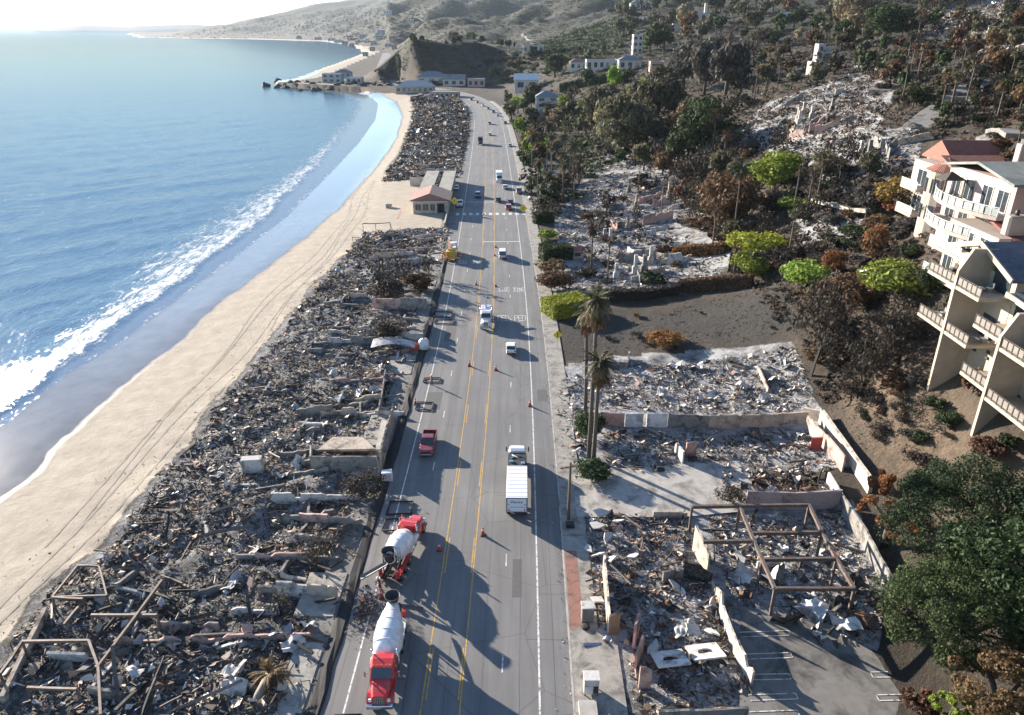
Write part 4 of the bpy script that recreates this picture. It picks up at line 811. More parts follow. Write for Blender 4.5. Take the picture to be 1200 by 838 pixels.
def frond(mb, az, el, L, droop, w, n=7, off=0.0):
    p = Vector((0, 0, 0)); e = el; pts = []; d0 = Vector((math.cos(az), math.sin(az), 0))
    for i in range(n+1): pts.append(p.copy()); p = p+(d0*math.cos(e)+Vector((0, 0, math.sin(e))))*L/n; e -= droop/n
    side = Vector((-d0.y, d0.x, 0))
    for i in range(n):
        f0, f1 = i/n, (i+1)/n; a, b_ = pts[i], pts[i+1]; ww = w*math.sin(math.pi*min(.97, .12+f0*.9))
        for sgn in (-1, 1):
            t0 = a+side*sgn*ww-Vector((0, 0, ww*.5)); mb.add([a, b_, t0+(b_-a)*1.1+(b_-a)*.15], [(0, 1, 2)] if sgn > 0 else [(0, 2, 1)])
            mb.add([a.lerp(b_, .5), b_, t0+(b_-a)*1.7], [(0, 1, 2)] if sgn > 0 else [(0, 2, 1)])
def palm_mesh(mat, seed, n=34, L=.22, kind='fan'):
    rnd = random.Random(seed); mb = MB()
    for i in range(n):
        frond(mb, rnd.random()*6.28, rnd.uniform(-.5, 1.3) if kind != 'dead' else rnd.uniform(-1.45, -.1), L*rnd.uniform(.8, 1.1), rnd.uniform(.5, 1.5), L*.16, 6)
    return mb.mesh('fronds', mat)
PROTO = {}
def proto(kind, lod):
    k = (kind, lod)
    if k in PROTO: return PROTO[k]
    n, K, ls = {0: (420, 12, .085), 1: (1300, 20, .052), 2: (4700, 34, .029)}[lod]; L = []
    for i in range(3):
        sd = hash(kind) % 1000 if False else sum(map(ord, kind))*7+i+lod*100
        if kind in LM: L.append([('crown', crown_mesh(LM[kind], sd, n, K, ls)), ('trunk', trunk_mesh(BARK, sd))])
        elif kind[:-4] in LM and kind.endswith('bush'): L.append([('crown', crown_mesh(LM[kind[:-4]], sd, n, K, ls*1.15, .35, 'low')), ('stem', trunk_mesh(BURNT, sd, .3, .02, 4))])
        elif kind[:-4] in LM and kind.endswith('tall'): L.append([('crown', crown_mesh(LM[kind[:-4]], sd, n, K, ls*.85, .26, 'tall')), ('trunk', trunk_mesh(BARK, sd, .8, .022))])
        elif kind == 'scorch': L.append([('branches', twig_mesh(BURNT, sd, 4 if lod else 3, .026 if lod else .035)), ('scorched_leaves', crown_mesh(LM['black'], sd, n//5, K, ls*.8))])
        elif kind == 'scrub': L.append([('branches', twig_mesh(BURNT, sd, 3, .014 if lod else .024, .7, 5)), ('scorched_leaves', crown_mesh(LM['black'], sd, n//3, K, ls*.9, .3, 'low'))])
        elif kind == 'palm': L.append([('fronds', palm_mesh(LM['olive'], sd)), ('dead_fronds', palm_mesh(LM['pale'], sd+5, 22, .2, 'dead')), ('trunk', None)])
        elif kind == 'burntpalm': L.append([('fronds', palm_mesh(LM['brown'], sd, 18)), ('dead_fronds', palm_mesh(LM['grey'], sd+5, 26, .2, 'dead')), ('trunk', None)])
        elif kind == 'feather': L.append([('fronds', palm_mesh(LM['dark'], sd, 30, .34)), ('dead_fronds', palm_mesh(LM['brown'], sd+5, 16, .3, 'dead')), ('trunk', None)])
    if L[0][-1][1] is None:
        for q in L:
            mb = MB(); mb.tube([(0, 0, -1.02), (.012, .004, -.6), (.006, 0, -.25), (0, 0, .02)], [.026, .019, .017, .02], 7); q[-1] = ('trunk', mb.mesh('trunk', PALMT))
    PROTO[k] = L; return L
NAMES = {'scorch': 'charred_tree', 'scrub': 'charred_shrub', 'palm': 'palm_tree', 'burntpalm': 'palm_tree', 'feather': 'palm_tree'}
VN = [0]
def plant(kind, pos_, h, wd=None, label=None, group=None, lod=1, cat=None, rz=None):
    VN[0] += 1; var = proto(kind, lod)[VN[0] % 3]; nm = NAMES.get(kind) or ('shrub' if kind.endswith('bush') else {'dark': 'evergreen_tree', 'green': 'evergreen_tree', 'brown': 'scorched_tree', 'rust': 'scorched_tree', 'pale': 'dry_tree', 'grey': 'dry_tree'}.get(kind, 'tree'))
    palm = nm == 'palm_tree'; o = empty(nm, pos_, random.random()*6.28 if rz is None else rz, label, cat or ('palm tree' if palm else 'shrub' if 'shrub' in nm else 'tree'), group)
    wd = wd or h
    for pn, me in var:
        c = link(pn, me, None, o)
        if palm: c.scale = (h, h, h) if pn == 'trunk' else (wd, wd, wd); c.location = (0, 0, h)
        else: c.scale = (wd, wd, h)
        if palm and pn == 'trunk': c.scale = (min(h, 10), min(h, 10), h)
    return o
def pp(kind, px, py, hpx, wpx_=None, label=None, group=None, lod=1):
    q = hit(px, py); t = q.y*CP_-(q.z-CAMH)*SP; k = t/FPX; return plant(kind, q, hpx*k*1.06, wpx_ and wpx_*k, label, group, lod)
# ---- landmark plants, placed one by one: kind, base px, base py, height px, width px, label
for a in [('greenbush',945,336,46,60,'rounded bright green shrub beside the wooden utility pole',2), ('greenbush',1058,350,62,100,'large bright green shrub left of the cream apartments',2), ('dark',1085,345,36,40,'dark green shrub against the apartment balconies',2),
          ('green',905,228,52,66,'bright green round tree among burned shrubs on the slope',2), ('olive',965,215,40,40,'yellow green tree beside a dark dead crown',2), ('yellowbush',1050,240,48,62,'yellow orange shrub below the white villa',2), ('rust',1022,305,44,36,'rust red bush on the bare slope',2), ('rust',975,325,34,34,'reddish brown bush between two green shrubs',2),
          ('brownbush',1000,355,50,70,'brown and green dying shrub under the parasol terrace',2), ('limebush',884,298,42,66,'lime yellow creeper on top of the wall',2), ('greenbush',880,322,44,54,'green clipped shrub at the corner of the dark hedge',2),
          ('darkbush',690,512,46,36,'dark olive shrub at the foot of the tall palms',2), ('darkbush',694,560,34,40,'half burned round shrub near the driveway entrance',2), ('rustbush',778,405,26,44,'orange brown scorched shrub on the burned lawn edge',2), ('brownbush',650,338,32,42,'round brown green shrub by the road before the clipped hedge',2), ('brownbush',648,318,20,34,'low dull shrub behind the round roadside shrub',1),
          ('scorch',950,440,130,90,'big blackened leafless tree beside the dark slope',2), ('scorch',1010,465,90,60,'bare charred tree standing on the brown slope',2), ('scorch',1030,420,70,60,'thin burned tree above the brown slope',2), ('scrub',856,588,30,40,'blackened shrub in the driveway before the mauve wall',2), ('scrub',700,560,26,40,'tangle of dead twigs at the driveway edge',1),
          ('scorch',375,668,60,50,'small leafless tree in the rubble left of the mixer trucks',2), ('scorch',330,720,30,40,'broken burned sapling in the rubble',1), ('scrub',425,580,40,56,'dead hedge of black twigs beside the shoulder',2), ('scrub',452,400,44,50,'dead brown hedge in the beach plots',2), ('scrub',455,350,34,50,'blackened hedge between two garden walls',2), ('brownbush',490,340,30,36,'brown scorched hedge beside the orange crane truck',1), ('scorch',447,345,46,40,'row of bare charred trunks in the beach plots',1), ('scorch',470,335,40,36,'burned trunk next to the brown hedge',1), ('scorch',500,325,36,30,'dark bare tree near the crane truck',1),
          ('brown',850,270,70,80,'big palm like tree with red brown crown on the slope',2), ('feather',858,285,80,46,'dark feather palm with drooping fronds',1), ('feather',1075,275,30,22,'small feather palm below the pink apartments',1), ('feather',1165,150,50,46,'brown feather palm beside the hill road',1),
          ('burntpalm',1128,140,58,30,'slender burned palm by the driveway bend',1), ('pale',1000,45,52,60,'pale olive tree below the ridge at upper right',2), ('dark',1035,50,46,56,'dark green tree next to the pale olive tree',2), ('yellowtall',996,52,20,14,'small yellow green sapling under the pale tree',0),
          ('oliveb' if False else 'olive',730,188,76,74,'grey green tree with dense crown above the ruins',2), ('dark',822,190,80,74,'tall dark green tree beside the slope path',2), ('dark',795,200,50,40,'dark tree left of the tall dark green one',1), ('olive',770,150,70,60,'grey eucalyptus on the mid slope',2), ('olive',700,150,50,44,'grey olive tree near the white houses',2), ('pale',705,158,34,28,'pale dry tree on the slope below the long hedge',1),
          ('oliv' if False else 'grey',800,110,60,46,'grey eucalyptus, left of the group on the skyline slope',1), ('grey',825,112,70,50,'grey eucalyptus in the middle of the skyline group',1), ('grey',850,112,66,50,'grey eucalyptus, right of the skyline group',1), ('green',720,108,30,20,'green rounded tree in front of the white hilltop house',1), ('dark',650,90,26,30,'dark tree behind the long hedge',1),
          ('scorch',985,215,60,50,'dead grey tree with pale trunk beside the ash mound',2), ('grey',1015,255,40,40,'grey dead shrub by the ash mound',1), ('yellowbush',875,240,20,26,'small yellow shrub by the dark path',1), ('greenbush',930,245,22,34,'low green shrub near the yellow one',1),
          ('brownbush',1140,460,46,34,'dry shrub at the foot of the first apartment fin',1), ('darkbush',1095,480,24,22,'small green bush on the brown slope',1), ('darkbush',1110,500,30,26,'dark bush below the apartments',1), ('brownbush',1160,535,34,46,'dry brush in front of the apartment base',1), ('scrub',1075,545,30,40,'burned shrub above the big dark tree',1), ('darkbush',1180,525,26,24,'green shrub beside the apartment wall',1),
          ('brownbush',1075,835,50,40,'dry bush at the car park wall',1), ('scrub',1040,730,60,60,'blackened bush beside the wrecked metal',1), ('yellowbush',745,372,10,10,'tiny yellowed weed on the burned lawn',0)]:
    kind, px, py, h_, w_, lab, lod = a; pp(kind, px, py, h_, w_, lab, None, lod)
# ---- the great evergreen at lower right and its scorched neighbours
def big_tree(px, py, z, h, wd, dep, n, mat, label, seed, K=60, ls=.3, trunkh=5):
    q = hit(px, py); x, y = q.x, q.y; o = empty('tree', (x, y, hz(x, y)), 0, label, 'tree'); rng = np.random.default_rng(seed)
    d = rng.normal(0, 1, (K, 3)); d /= np.linalg.norm(d, axis=1)[:, None]; d[:, 2] = np.abs(d[:, 2])*1.0-.15; rr = .72+.28*rng.random(K); C = d*rr[:, None]*[wd, dep, h*.55]+[0, 0, h*.45]; cr = (.10+.11*rng.random(K))*min(wd, dep)*1.25
    V, F = leaves(n, C, cr, ls, rng, .8, .55); o2 = link('crown', np_mesh('crown', V, F, (mat,)), None, o); rnd = random.Random(seed); mb = MB()
    mb.tube([(0, 0, -1), (0, 0, h*.2), (.3, .2, h*.45)], [.5, .4, .25], 8)
    for i in range(7):
        a = rnd.random()*6.28; mb.tube([(0, 0, h*.2), (math.cos(a)*wd*.35, math.sin(a)*dep*.35, h*.42), (math.cos(a)*wd*.75, math.sin(a)*dep*.75, h*.55)], [.25, .16, .06], 5)
    mb.build('trunk', BARK, o); return o
big_tree(1120, 680, 3, 14.0, 7.4, 7.2, 46000, leafmat('deep green leaves', (.026, .042, .018), (.011, .018, .009), (.055, .08, .032)), 'huge dark evergreen tree beside the car park, upper and larger crown', 3, 130, .115)
big_tree(1112, 770, 2, 11.0, 7.0, 5.6, 36000, leafmat('mid green leaves', (.055, .082, .028), (.022, .036, .015), (.11, .14, .05)), 'mid green leafy tree overlapping the huge dark evergreen', 5, 110, .11)
big_tree(1180, 740, 6, 12.5, 7.0, 7.0, 18000, LM['dark'], 'dark evergreen at the right edge behind the car park trees', 8, 80, .16)
big_tree(1036, 640, 2, 10.0, 2.8, 5.4, 9000, LM['rust'], 'rust brown scorched tree edging the huge dark evergreen', 11, 34, .13)
big_tree(1165, 850, 3, 7.5, 4.8, 3.8, 14000, LM['brown'], 'brown and orange dying tree at the bottom right corner', 14, 44, .13)
big_tree(1112, 850, 1, 3.6, 1.8, 1.8, 2400, LM['green'], 'yellow green shrub in front of the dying tree by the car park wall', 15, 18, .16)
# ---- tall fan palms by the pavement
def tall_palm(px, py, top_py, wd, label, lean=0):
    q = hit(px, py); t = q.y*CP_-(q.z-CAMH)*SP; h = q.z; zt = 0
    for k in range(400):
        zt = q.z+k*.1
        if proj(q.x, q.y, zt)[1] < top_py: break
    H = zt-q.z; o = empty('palm_tree', q, 0, label, 'palm tree'); mb = MB(); mb.tube([(0, 0, -.3), (lean*.3, 0, H*.35), (lean*.7, 0, H*.7), (lean, 0, H)], [.34, .27, .24, .26], 9); mb.build('trunk', PALMT, o)
    for nm, ma, n, L, kd in (('fronds', LM['olive'], 46, wd, 'fan'), ('dead_fronds', LM['pale'], 60, wd*.85, 'dead'), ('skirt', LM['brown'], 34, wd*1.1, 'dead')):
        me = palm_mesh(ma, int(px)+n, n, L, kd); c = link(nm, me, None, o); c.location = (lean, 0, H-(.9 if nm == 'skirt' else 0))
tall_palm(690, 536, 352, 2.7, 'tallest fan palm by the pavement with a shaggy crown of pale dead fronds', .1)
tall_palm(686, 490, 366, 2.4, 'tall fan palm standing just behind the tallest one', -.5)
tall_palm(695, 548, 425, 2.5, 'shorter fan palm in front of the two tall palms', .1)
q = hit(300, 838); o = empty('burned_palm', hit(318, 805), 0, 'fallen burned palm with a mop of dead fronds in the nearest rubble', 'palm tree')
mb = MB(); mb.tube([(-.9, -3.2, .3), (-.5, -1.6, .9), (0, 0, 1.5)], [.42, .38, .36], 10); mb.build('trunk', P('bleached palm trunk', (.30, .27, .23), (.2, .18, .15), 5, .95, bmp=.03), o)
c = link('fronds', palm_mesh(LM['brown'], 4, 44, 1.9, 'fan'), None, o); c.location = (0, 0, 1.6); c = link('dead_fronds', palm_mesh(LM['grey'], 5, 30, 1.7, 'dead'), None, o); c.location = (0, 0, 1.5)
# ---- clipped hedges: leafy boxes following the ground
def hedge(label, pts, h, th, mat, n=None, ls=.22, group=None):
    W_ = [hit(*a) for a in pts]; o = empty('hedge', W_[0], 0, label, 'hedge', group); rng = np.random.default_rng(int(pts[0][0])); Vs = []; L = [(W_[i+1]-W_[i]).length for i in range(len(W_)-1)]; tot = sum(L); n = n or int(tot*(2*h+th)*16/(ls/.22)**2); c = np.zeros((n, 3)); nr = np.zeros((n, 3))
    for k in range(n):
        s_ = rng.random()*tot; i = 0
        while s_ > L[i] and i < len(L)-1: s_ -= L[i]; i += 1
        p_ = W_[i].lerp(W_[i+1], s_/L[i]); d = (W_[i+1]-W_[i]).normalized(); sd = Vector((-d.y, d.x, 0)); r = rng.random()*(2*h+th)
        if r < h: a, z, nn = -th/2, r, -sd
        elif r < h+th: a, z, nn = r-h-th/2, h, Vector((0, 0, 1))
        else: a, z, nn = th/2, r-h-th, sd
        if rng.random() < .14: e_ = rng.random() < .5; p_ = W_[0] if e_ else W_[-1]; a, z, nn = (rng.random()-.5)*th, rng.random()*h, (-d if e_ else d); p_ = p_+nn*.12
        c[k] = (p_+sd*(a+rng.normal(0, .08))-W_[0])[:]; c[k, 2] += z+rng.normal(0, .1); nr[k] = nn[:]
    nr += rng.normal(0, .5, (n, 3)); nr /= np.linalg.norm(nr, axis=1)[:, None]; a = np.cross(nr, rng.normal(0, 1, (n, 3))); a /= np.linalg.norm(a, axis=1)[:, None]; b_ = np.cross(nr, a); s_ = (ls*(.5+rng.random(n)))[:, None]
    link('foliage', np_mesh('foliage', np.stack([c-a*s_, c-b_*s_*.6, c+a*s_, c+b_*s_*.6], 1).reshape(-1, 3), np.arange(n*4).reshape(-1, 4), (mat,)), None, o)
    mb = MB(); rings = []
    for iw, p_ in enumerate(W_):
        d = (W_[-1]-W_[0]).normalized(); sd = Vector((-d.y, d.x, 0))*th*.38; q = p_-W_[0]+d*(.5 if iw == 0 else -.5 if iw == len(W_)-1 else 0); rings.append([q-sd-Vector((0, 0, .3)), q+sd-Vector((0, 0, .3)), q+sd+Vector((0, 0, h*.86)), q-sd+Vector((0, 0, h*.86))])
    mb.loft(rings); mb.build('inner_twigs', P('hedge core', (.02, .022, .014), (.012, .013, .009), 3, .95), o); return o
hedge('clipped bright green box hedge beside the road', [(641,371),(684,363)], 3.3, 5.6, LM['lime'], 6500, .19)
hedge('dark clipped hedge in front of the red roofed gatehouse', [(634,306),(668,302)], 3.4, 4.0, LM['dark'], 3600)
hedge('small dark hedge by the yellow crossing sign', [(625,262),(648,260)], 3.0, 2.2, LM['dark'], 1800)
hedge('long dark hedge under the lime creeper on the slope', [(858,318),(900,316),(935,312)], 4.0, 2.5, LM['black'], 3000, .3)
hedge('brown scorched hedge along the top of the burned lawn', [(795,342),(850,338),(880,336)], 2.6, 1.8, LM['brown'], 2600, .25)
hedge('reddish scorched hedge below the ruins with chimneys', [(790,300),(850,296),(865,288)], 2.4, 1.8, LM['rust'], 1500, .28)
hedge('low dark hedge behind the burned lawn', [(700,352),(760,350),(795,345)], 2.2, 1.8, LM['black'], 2000, .25)
hedge('long trimmed green hedge below the white hilltop house', [(657,108),(690,101),(722,95)], 6.0, 3, LM['dark'], 2600, .6)
# ---- scattered growth, by area
def zone(poly, items, area, hrange, group, lod=0):
    pl = poly; xs = [a for a, b_ in pl]; ys = [b_ for a, b_ in pl]
    NM = {'scorch': 'charred leafless tree', 'scrub': 'charred low shrub', 'olive': 'grey olive tree', 'dark': 'dark green tree', 'green': 'bright green tree', 'brown': 'scorched brown tree', 'brownbush': 'scorched brown shrub', 'greenbush': 'green shrub', 'darkbush': 'dark green shrub', 'olivebush': 'grey olive shrub', 'greybush': 'ash grey shrub', 'grey': 'ash grey tree', 'palm': 'pale fan palm', 'burntpalm': 'burned fan palm', 'rustbush': 'rust coloured shrub', 'pale': 'dry pale tree', 'yellowbush': 'yellowed shrub', 'feather': 'dark feather palm'}
    for kind, n in items:
        k = 0; made = []
        if kind.endswith('bush') or kind == 'scrub': n = max(2, int(n*.55))
        while k < n:
            px, py = random.uniform(min(xs), max(xs)), random.uniform(min(ys), max(ys))
            if not inpoly(np.array(px), np.array(py), pl): continue
            k += 1; h_ = random.uniform(*hrange)*(1.5 if 'palm' in kind else .62 if kind.endswith('bush') or kind == 'scrub' else 1.0); q = hit(px, py); _, o_ = road_so(q.x, q.y)
            if o_[0] < RRt+3.2 and q.y < 900: continue
            wf_ = h_*random.uniform(.8, 1.15)*(1.5 if kind.endswith('bush') or kind == 'scrub' else 1)
            made.append((px, pp(kind, px, py, h_, wf_, NM[kind]+' '+area, group+', '+kind, lod if h_ < 34 else max(lod, 1))))
        for j, (_, ob) in enumerate(sorted(made, key=lambda q: q[0])):
            if len(made) > 1: ob['label'] = f'{ordinal(j+1)} {NM[kind]} from the left {area}'
zone([(930,345),(1075,345),(1085,440),(1010,500),(965,470),(935,400)], [('scorch',16),('scrub',26),('brownbush',8)], 'on the slope left of the cream apartments', (26,52), 'burned growth below the apartments', 1)
zone([(1000,440),(1090,440),(1125,520),(1060,540),(1010,515)], [('scorch',5),('scrub',22),('brownbush',12),('darkbush',6),('greybush',6)], 'on the brown bank above the cream wall', (12,30), 'growth on the brown bank', 1)
zone([(870,215),(1060,245),(1075,335),(940,345),(865,300)], [('scorch',16),('scrub',30),('brownbush',16),('rustbush',7),('darkbush',12),('greybush',14),('olivebush',8)], 'on the gully slope in the middle right', (20,40), 'growth on the gully slope', 1)
zone([(790,195),(880,175),(1060,205),(1060,240),(860,260)], [('scorch',18),('scrub',22),('brownbush',16),('darkbush',12),('olive',8),('burntpalm',7),('greybush',12)], 'below the ruined hillside mansion', (18,36), 'growth below the mansion ruin', 0)
zone([(770,195),(860,215),(870,300),(800,262)], [('scorch',14),('scrub',16),('brownbush',9),('olive',4),('brown',5)], 'at the slope foot behind inland ruins', (24,46), 'growth behind the inland ruins', 1)
zone([(700,160),(860,120),(870,190),(790,205),(700,192)], [('scorch',20),('olive',13),('dark',6),('scrub',22),('brown',6),('olivebush',16)], 'on the wooded slope above inland ruins', (20,40), 'wooded slope', 0)
zone([(610,120),(760,90),(800,125),(700,165),(640,160)], [('olive',20),('dark',12),('darkbush',12),('scorch',8),('pale',5),('olivebush',14),('green',4)], 'among the white houses near the bend', (12,24), 'trees by the road bend', 0)
zone([(575,118),(625,128),(640,185),(648,240),(612,225),(598,165)], [('dark',11),('green',7),('darkbush',14),('olive',9),('palm',7),('brown',4),('greenbush',6)], 'along the inland side of the road', (13,25), 'roadside trees', 0)
zone([(610,215),(650,190),(690,215),(660,262),(625,262)], [('dark',3),('scorch',8),('palm',5),('burntpalm',5),('brownbush',6),('darkbush',6)], 'at the roadside before the crossing', (20,38), 'roadside trees before the crossing', 0)
zone([(618,262),(640,268),(650,300),(632,300)], [('greenbush',4),('darkbush',5),('palm',2)], 'at the kerb past the crossing', (18,30), 'kerbside shrubs', 1)
zone([(660,190),(860,200),(860,330),(680,340)], [('scorch',20),('scrub',26),('brownbush',8),('burntpalm',6),('darkbush',6)], 'standing among the inland ruins', (16,34), 'burned growth among the inland ruins', 0)
zone([(850,70),(1000,50),(1200,70),(1200,140),(1085,150),(1010,85),(900,115),(850,150)], [('scorch',44),('olive',34),('scrub',40),('brownbush',30),('burntpalm',7),('palm',4),('dark',22),('brown',16),('olivebush',20)], 'on the upper slope around hill roads', (14,30), 'growth on the upper slope', 0)
zone([(700,10),(1060,-15),(1200,-15),(1200,65),(1000,50),(850,65),(740,60)], [('scorch',34),('olive',78),('olivebush',46),('scrub',40),('dark',44),('pale',9),('brown',20)], 'on the ridge slope at the top right', (11,27), 'growth on the ridge', 0)
zone([(500,100),(600,95),(700,80),(720,55),(640,60),(560,75)], [('olivebush',40),('darkbush',34),('olive',14),('dark',14)], 'on the slope right of the bluff', (6,13), 'growth by the bluff', 0)
zone([(472,50),(500,46),(560,46),(610,52),(600,58),(500,56)], [('dark',16),('olive',5)], 'on top of the bluff', (6,11), 'trees on the bluff', 0)
zone([(1095,140),(1200,110),(1200,200),(1150,190)], [('scrub',8),('brownbush',8),('darkbush',6),('feather',2)], 'beside the hill road above the white villa', (16,30), 'growth by the hill road', 1)
zone([(655,380),(760,378),(920,350),(930,395),(700,412)], [('scrub',16),('greybush',4)], 'on the burned lawn', (7,16), 'scrub on the burned lawn', 0)
zone([(455,335),(515,330),(525,280),(420,295)], [('scorch',12),('scrub',6)], 'in the beach plots beside the crane truck', (14,30), 'burned growth in the beach plots', 0)
zone([(465,190),(540,190),(552,150),(545,122),(500,118),(490,150)], [('scorch',26),('scrub',18)], 'in the far beachfront rubble', (9,18), 'burned growth in the far beach plots', 0)
# ---- low brush cover: nobody could count it
def hits(px, py):
    a = (px-600)/FPX; u = (419-py)/FPX; b_ = CP_+SP*u; c = -SP+CP_*u; ts = np.exp(np.linspace(math.log(60), math.log(7000), 700)); t = np.full(len(px), ts[-1]); done = np.zeros(len(px), bool)
    for k in ts:
        h_ = height(a*k, b_*k); m_ = (~done) & (CAMH+c*k < h_); t[m_] = k; done |= m_
    return np.stack([a*t, b_*t, height(a*t, b_*t)], 1), t, done
def brush(name, label, poly, n, mat, spx, pern=12, zmin=-2, sink=.2):
    xs = [a for a, b_ in poly]; ys = [b_ for a, b_ in poly]; px = min(xs)+(max(xs)-min(xs))*RNG.random(n); py = min(ys)+(max(ys)-min(ys))*RNG.random(n); k = inpoly(px, py, poly); px, py = px[k], py[k]
    Pq, t, ok = hits(px, py); _, o_ = road_so(Pq[:, 0], Pq[:, 1]); ok &= ((o_ > RRt+4) | (Pq[:, 1] > 850)) & (Pq[:, 2] > zmin); cl = fbm(Pq[:, 0]/12, Pq[:, 1]/12, 3); ok &= cl > .34
    Pq, t = Pq[ok], t[ok]; m_ = len(Pq); r = spx*t/FPX*(.5+RNG.random(m_)); rng = np.random.default_rng(5); C = Pq.repeat(pern, 0); rr = r.repeat(pern); d = rng.normal(0, 1, (m_*pern, 3)); d /= np.linalg.norm(d, axis=1)[:, None]; d[:, 2] = np.abs(d[:, 2])*.75
    c = C+d*rr[:, None]*(.5+.5*rng.random(m_*pern))[:, None]; nr = d+rng.normal(0, .5, d.shape); nr /= np.linalg.norm(nr, axis=1)[:, None]; a = np.cross(nr, rng.normal(0, 1, d.shape)); a /= np.linalg.norm(a, axis=1)[:, None]; b_ = np.cross(nr, a); s_ = (rr*(.18+.3*rng.random(m_*pern)))[:, None]
    tag(link(name, np_mesh(name, np.stack([c-a*s_, c-b_*s_*.6, c+a*s_, c+b_*s_*.6], 1).reshape(-1, 3), np.arange(m_*pern*4).reshape(-1, 4), (mat,))), label, 'brush', kind='stuff')
brush('hillside_brush', 'low charred brush covering the near hillside', [(700,180),(1200,60),(1200,300),(1085,440),(960,480),(930,400),(860,300),(780,200)], 6500, LM['black'], 4.6, 11)
brush('hillside_brush', 'dry grey brush over the upper slopes', [(600,110),(700,40),(1200,-30),(1200,120),(860,170),(700,190)], 3600, LM['grey'], 3.0, 9)
brush('hillside_brush', 'brown scorched brush on the slopes', [(620,110),(1200,-20),(1200,330),(1085,440),(960,480),(930,400),(760,190)], 6000, LM['brown'], 3.6, 8)
brush('hillside_brush', 'green scrub on the bluff and the hills beyond', [(440,100),(480,45),(420,50),(330,30),(500,0),(800,-20),(800,70),(640,100)], 11000, LM['dark'], 1.7, 6)
brush('hillside_brush', 'dark coastal scrub on the far headlands', [(170,46),(330,20),(480,0),(520,60),(440,60),(380,52)], 5000, LM['dark'], 1.1, 6)

brush('hillside_brush', 'dull olive scrub across the upper right slopes', [(640,100),(760,20),(1200,-30),(1200,130),(1000,90),(860,165),(700,180)], 5200, LM['olive'], 3.4, 8)
brush('hillside_brush', 'dense dark chaparral standing in for shadow on the valley side', [(608,62),(640,48),(738,16),(752,32),(705,74),(640,76)], 2600, LM['dark'], 3.0, 9)  # dark leaves packed here to paint in the shadow of the valley
brush('hillside_brush', 'blackened and dull undergrowth between road and slope', [(600,140),(700,130),(720,190),(690,215),(640,185)], 900, LM['dark'], 5, 14)
brush('hillside_brush', 'tufts of dead weed on the burned lawn and bare slope', [(655,372),(760,372),(930,330),(1090,400),(1100,520),(1000,530),(960,470),(930,398),(700,410)], 3200, LM['grey'], 1.8, 8)
# ------------------------------------------------------------ buildings
GLASS = glassmat(); WHITE = P('white stucco', (.48, .46, .43), (.40, .385, .36), .8, .85, bmp=.008, stain=(.40, .385, .36), sscale=.25); CREAM = P('cream stucco', (.42, .355, .27), (.34, .29, .22), .8, .85, bmp=.008, stain=(.31, .265, .215), sscale=.25)
PINKW = P('pale pink stucco', (.46, .31, .275), (.38, .26, .23), .8, .85, stain=(.39, .31, .29), sscale=.25); TRIM = P('white trim', (.52, .51, .49), (.44, .43, .41), 3, .6); GREYR = P('grey green roof felt', (.23, .255, .235), (.15, .17, .155), .7, .9, stain=(.11, .12, .11), sscale=.3)
SLATE = P('blue slate roof', (.10, .125, .165), (.06, .075, .10), 1.6, .7, bmp=.02, stain=(.05, .06, .08), sscale=1); DARKM = P('dark bronze metal', (.07, .065, .06), (.05, .045, .042), 3, .5, .4)
def tile_mat(name, c, c2):
    m, t, b = newmat(name); v = objc(t); wv = node(t, 'ShaderNodeTexWave', wave_type='BANDS', bands_direction='X'); wv.inputs['Scale'].default_value = 1.6; wv.inputs['Distortion'].default_value = .6; t.links.new(v, wv.inputs['Vector'])
    n = noise(t, 2.5, 4, .7, v); t.links.new(mix(t, ramp(t, n, [(.35, (0, 0, 0)), (.65, (1, 1, 1))]), c2, c), b.inputs['Base Color']); b.inputs['Roughness'].default_value = .85; bump(t, b, wv.outputs['Fac'], .8, .12); MATS[name] = m; return m
REDT = tile_mat('red clay tiles', (.30, .115, .08), (.17, .065, .05)); PINKT = tile_mat('faded pink tiles', (.36, .20, .17), (.24, .13, .11))
def win(root, face, u, z, w_, h, at, frame=TRIM, name='window'):
    """window on a wall: face 'x-','x+','y-','y+' at coordinate at; u = centre along the wall"""
    s = -1 if face[1] == '-' else 1; fm, gm = MB(), MB(); b_ = .09
    def bx(mb, u0, u1, z0, z1, d0, d1):
        a, c = sorted((at+s*d0, at+s*d1))
        (mb.box(a, c, u0, u1, z0, z1) if face[0] == 'x' else mb.box(u0, u1, a, c, z0, z1))
    bx(fm, u-w_/2-b_, u-w_/2, z-b_, z+h+b_, 0, .07); bx(fm, u+w_/2, u+w_/2+b_, z-b_, z+h+b_, 0, .07); bx(fm, u-w_/2, u+w_/2, z+h, z+h+b_, 0, .07); bx(fm, u-w_/2, u+w_/2, z-b_, z, 0, .09); bx(fm, u-.03, u+.03, z, z+h, .031, .06)
    bx(gm, u-w_/2, u+w_/2, z, z+h, .005, .03); o = fm.build(name, frame, root); gm.build('pane', GLASS, o); return o
def box_part(root, nm, mat, *b): mb = MB(); mb.box(*b); return mb.build(nm, mat, root)
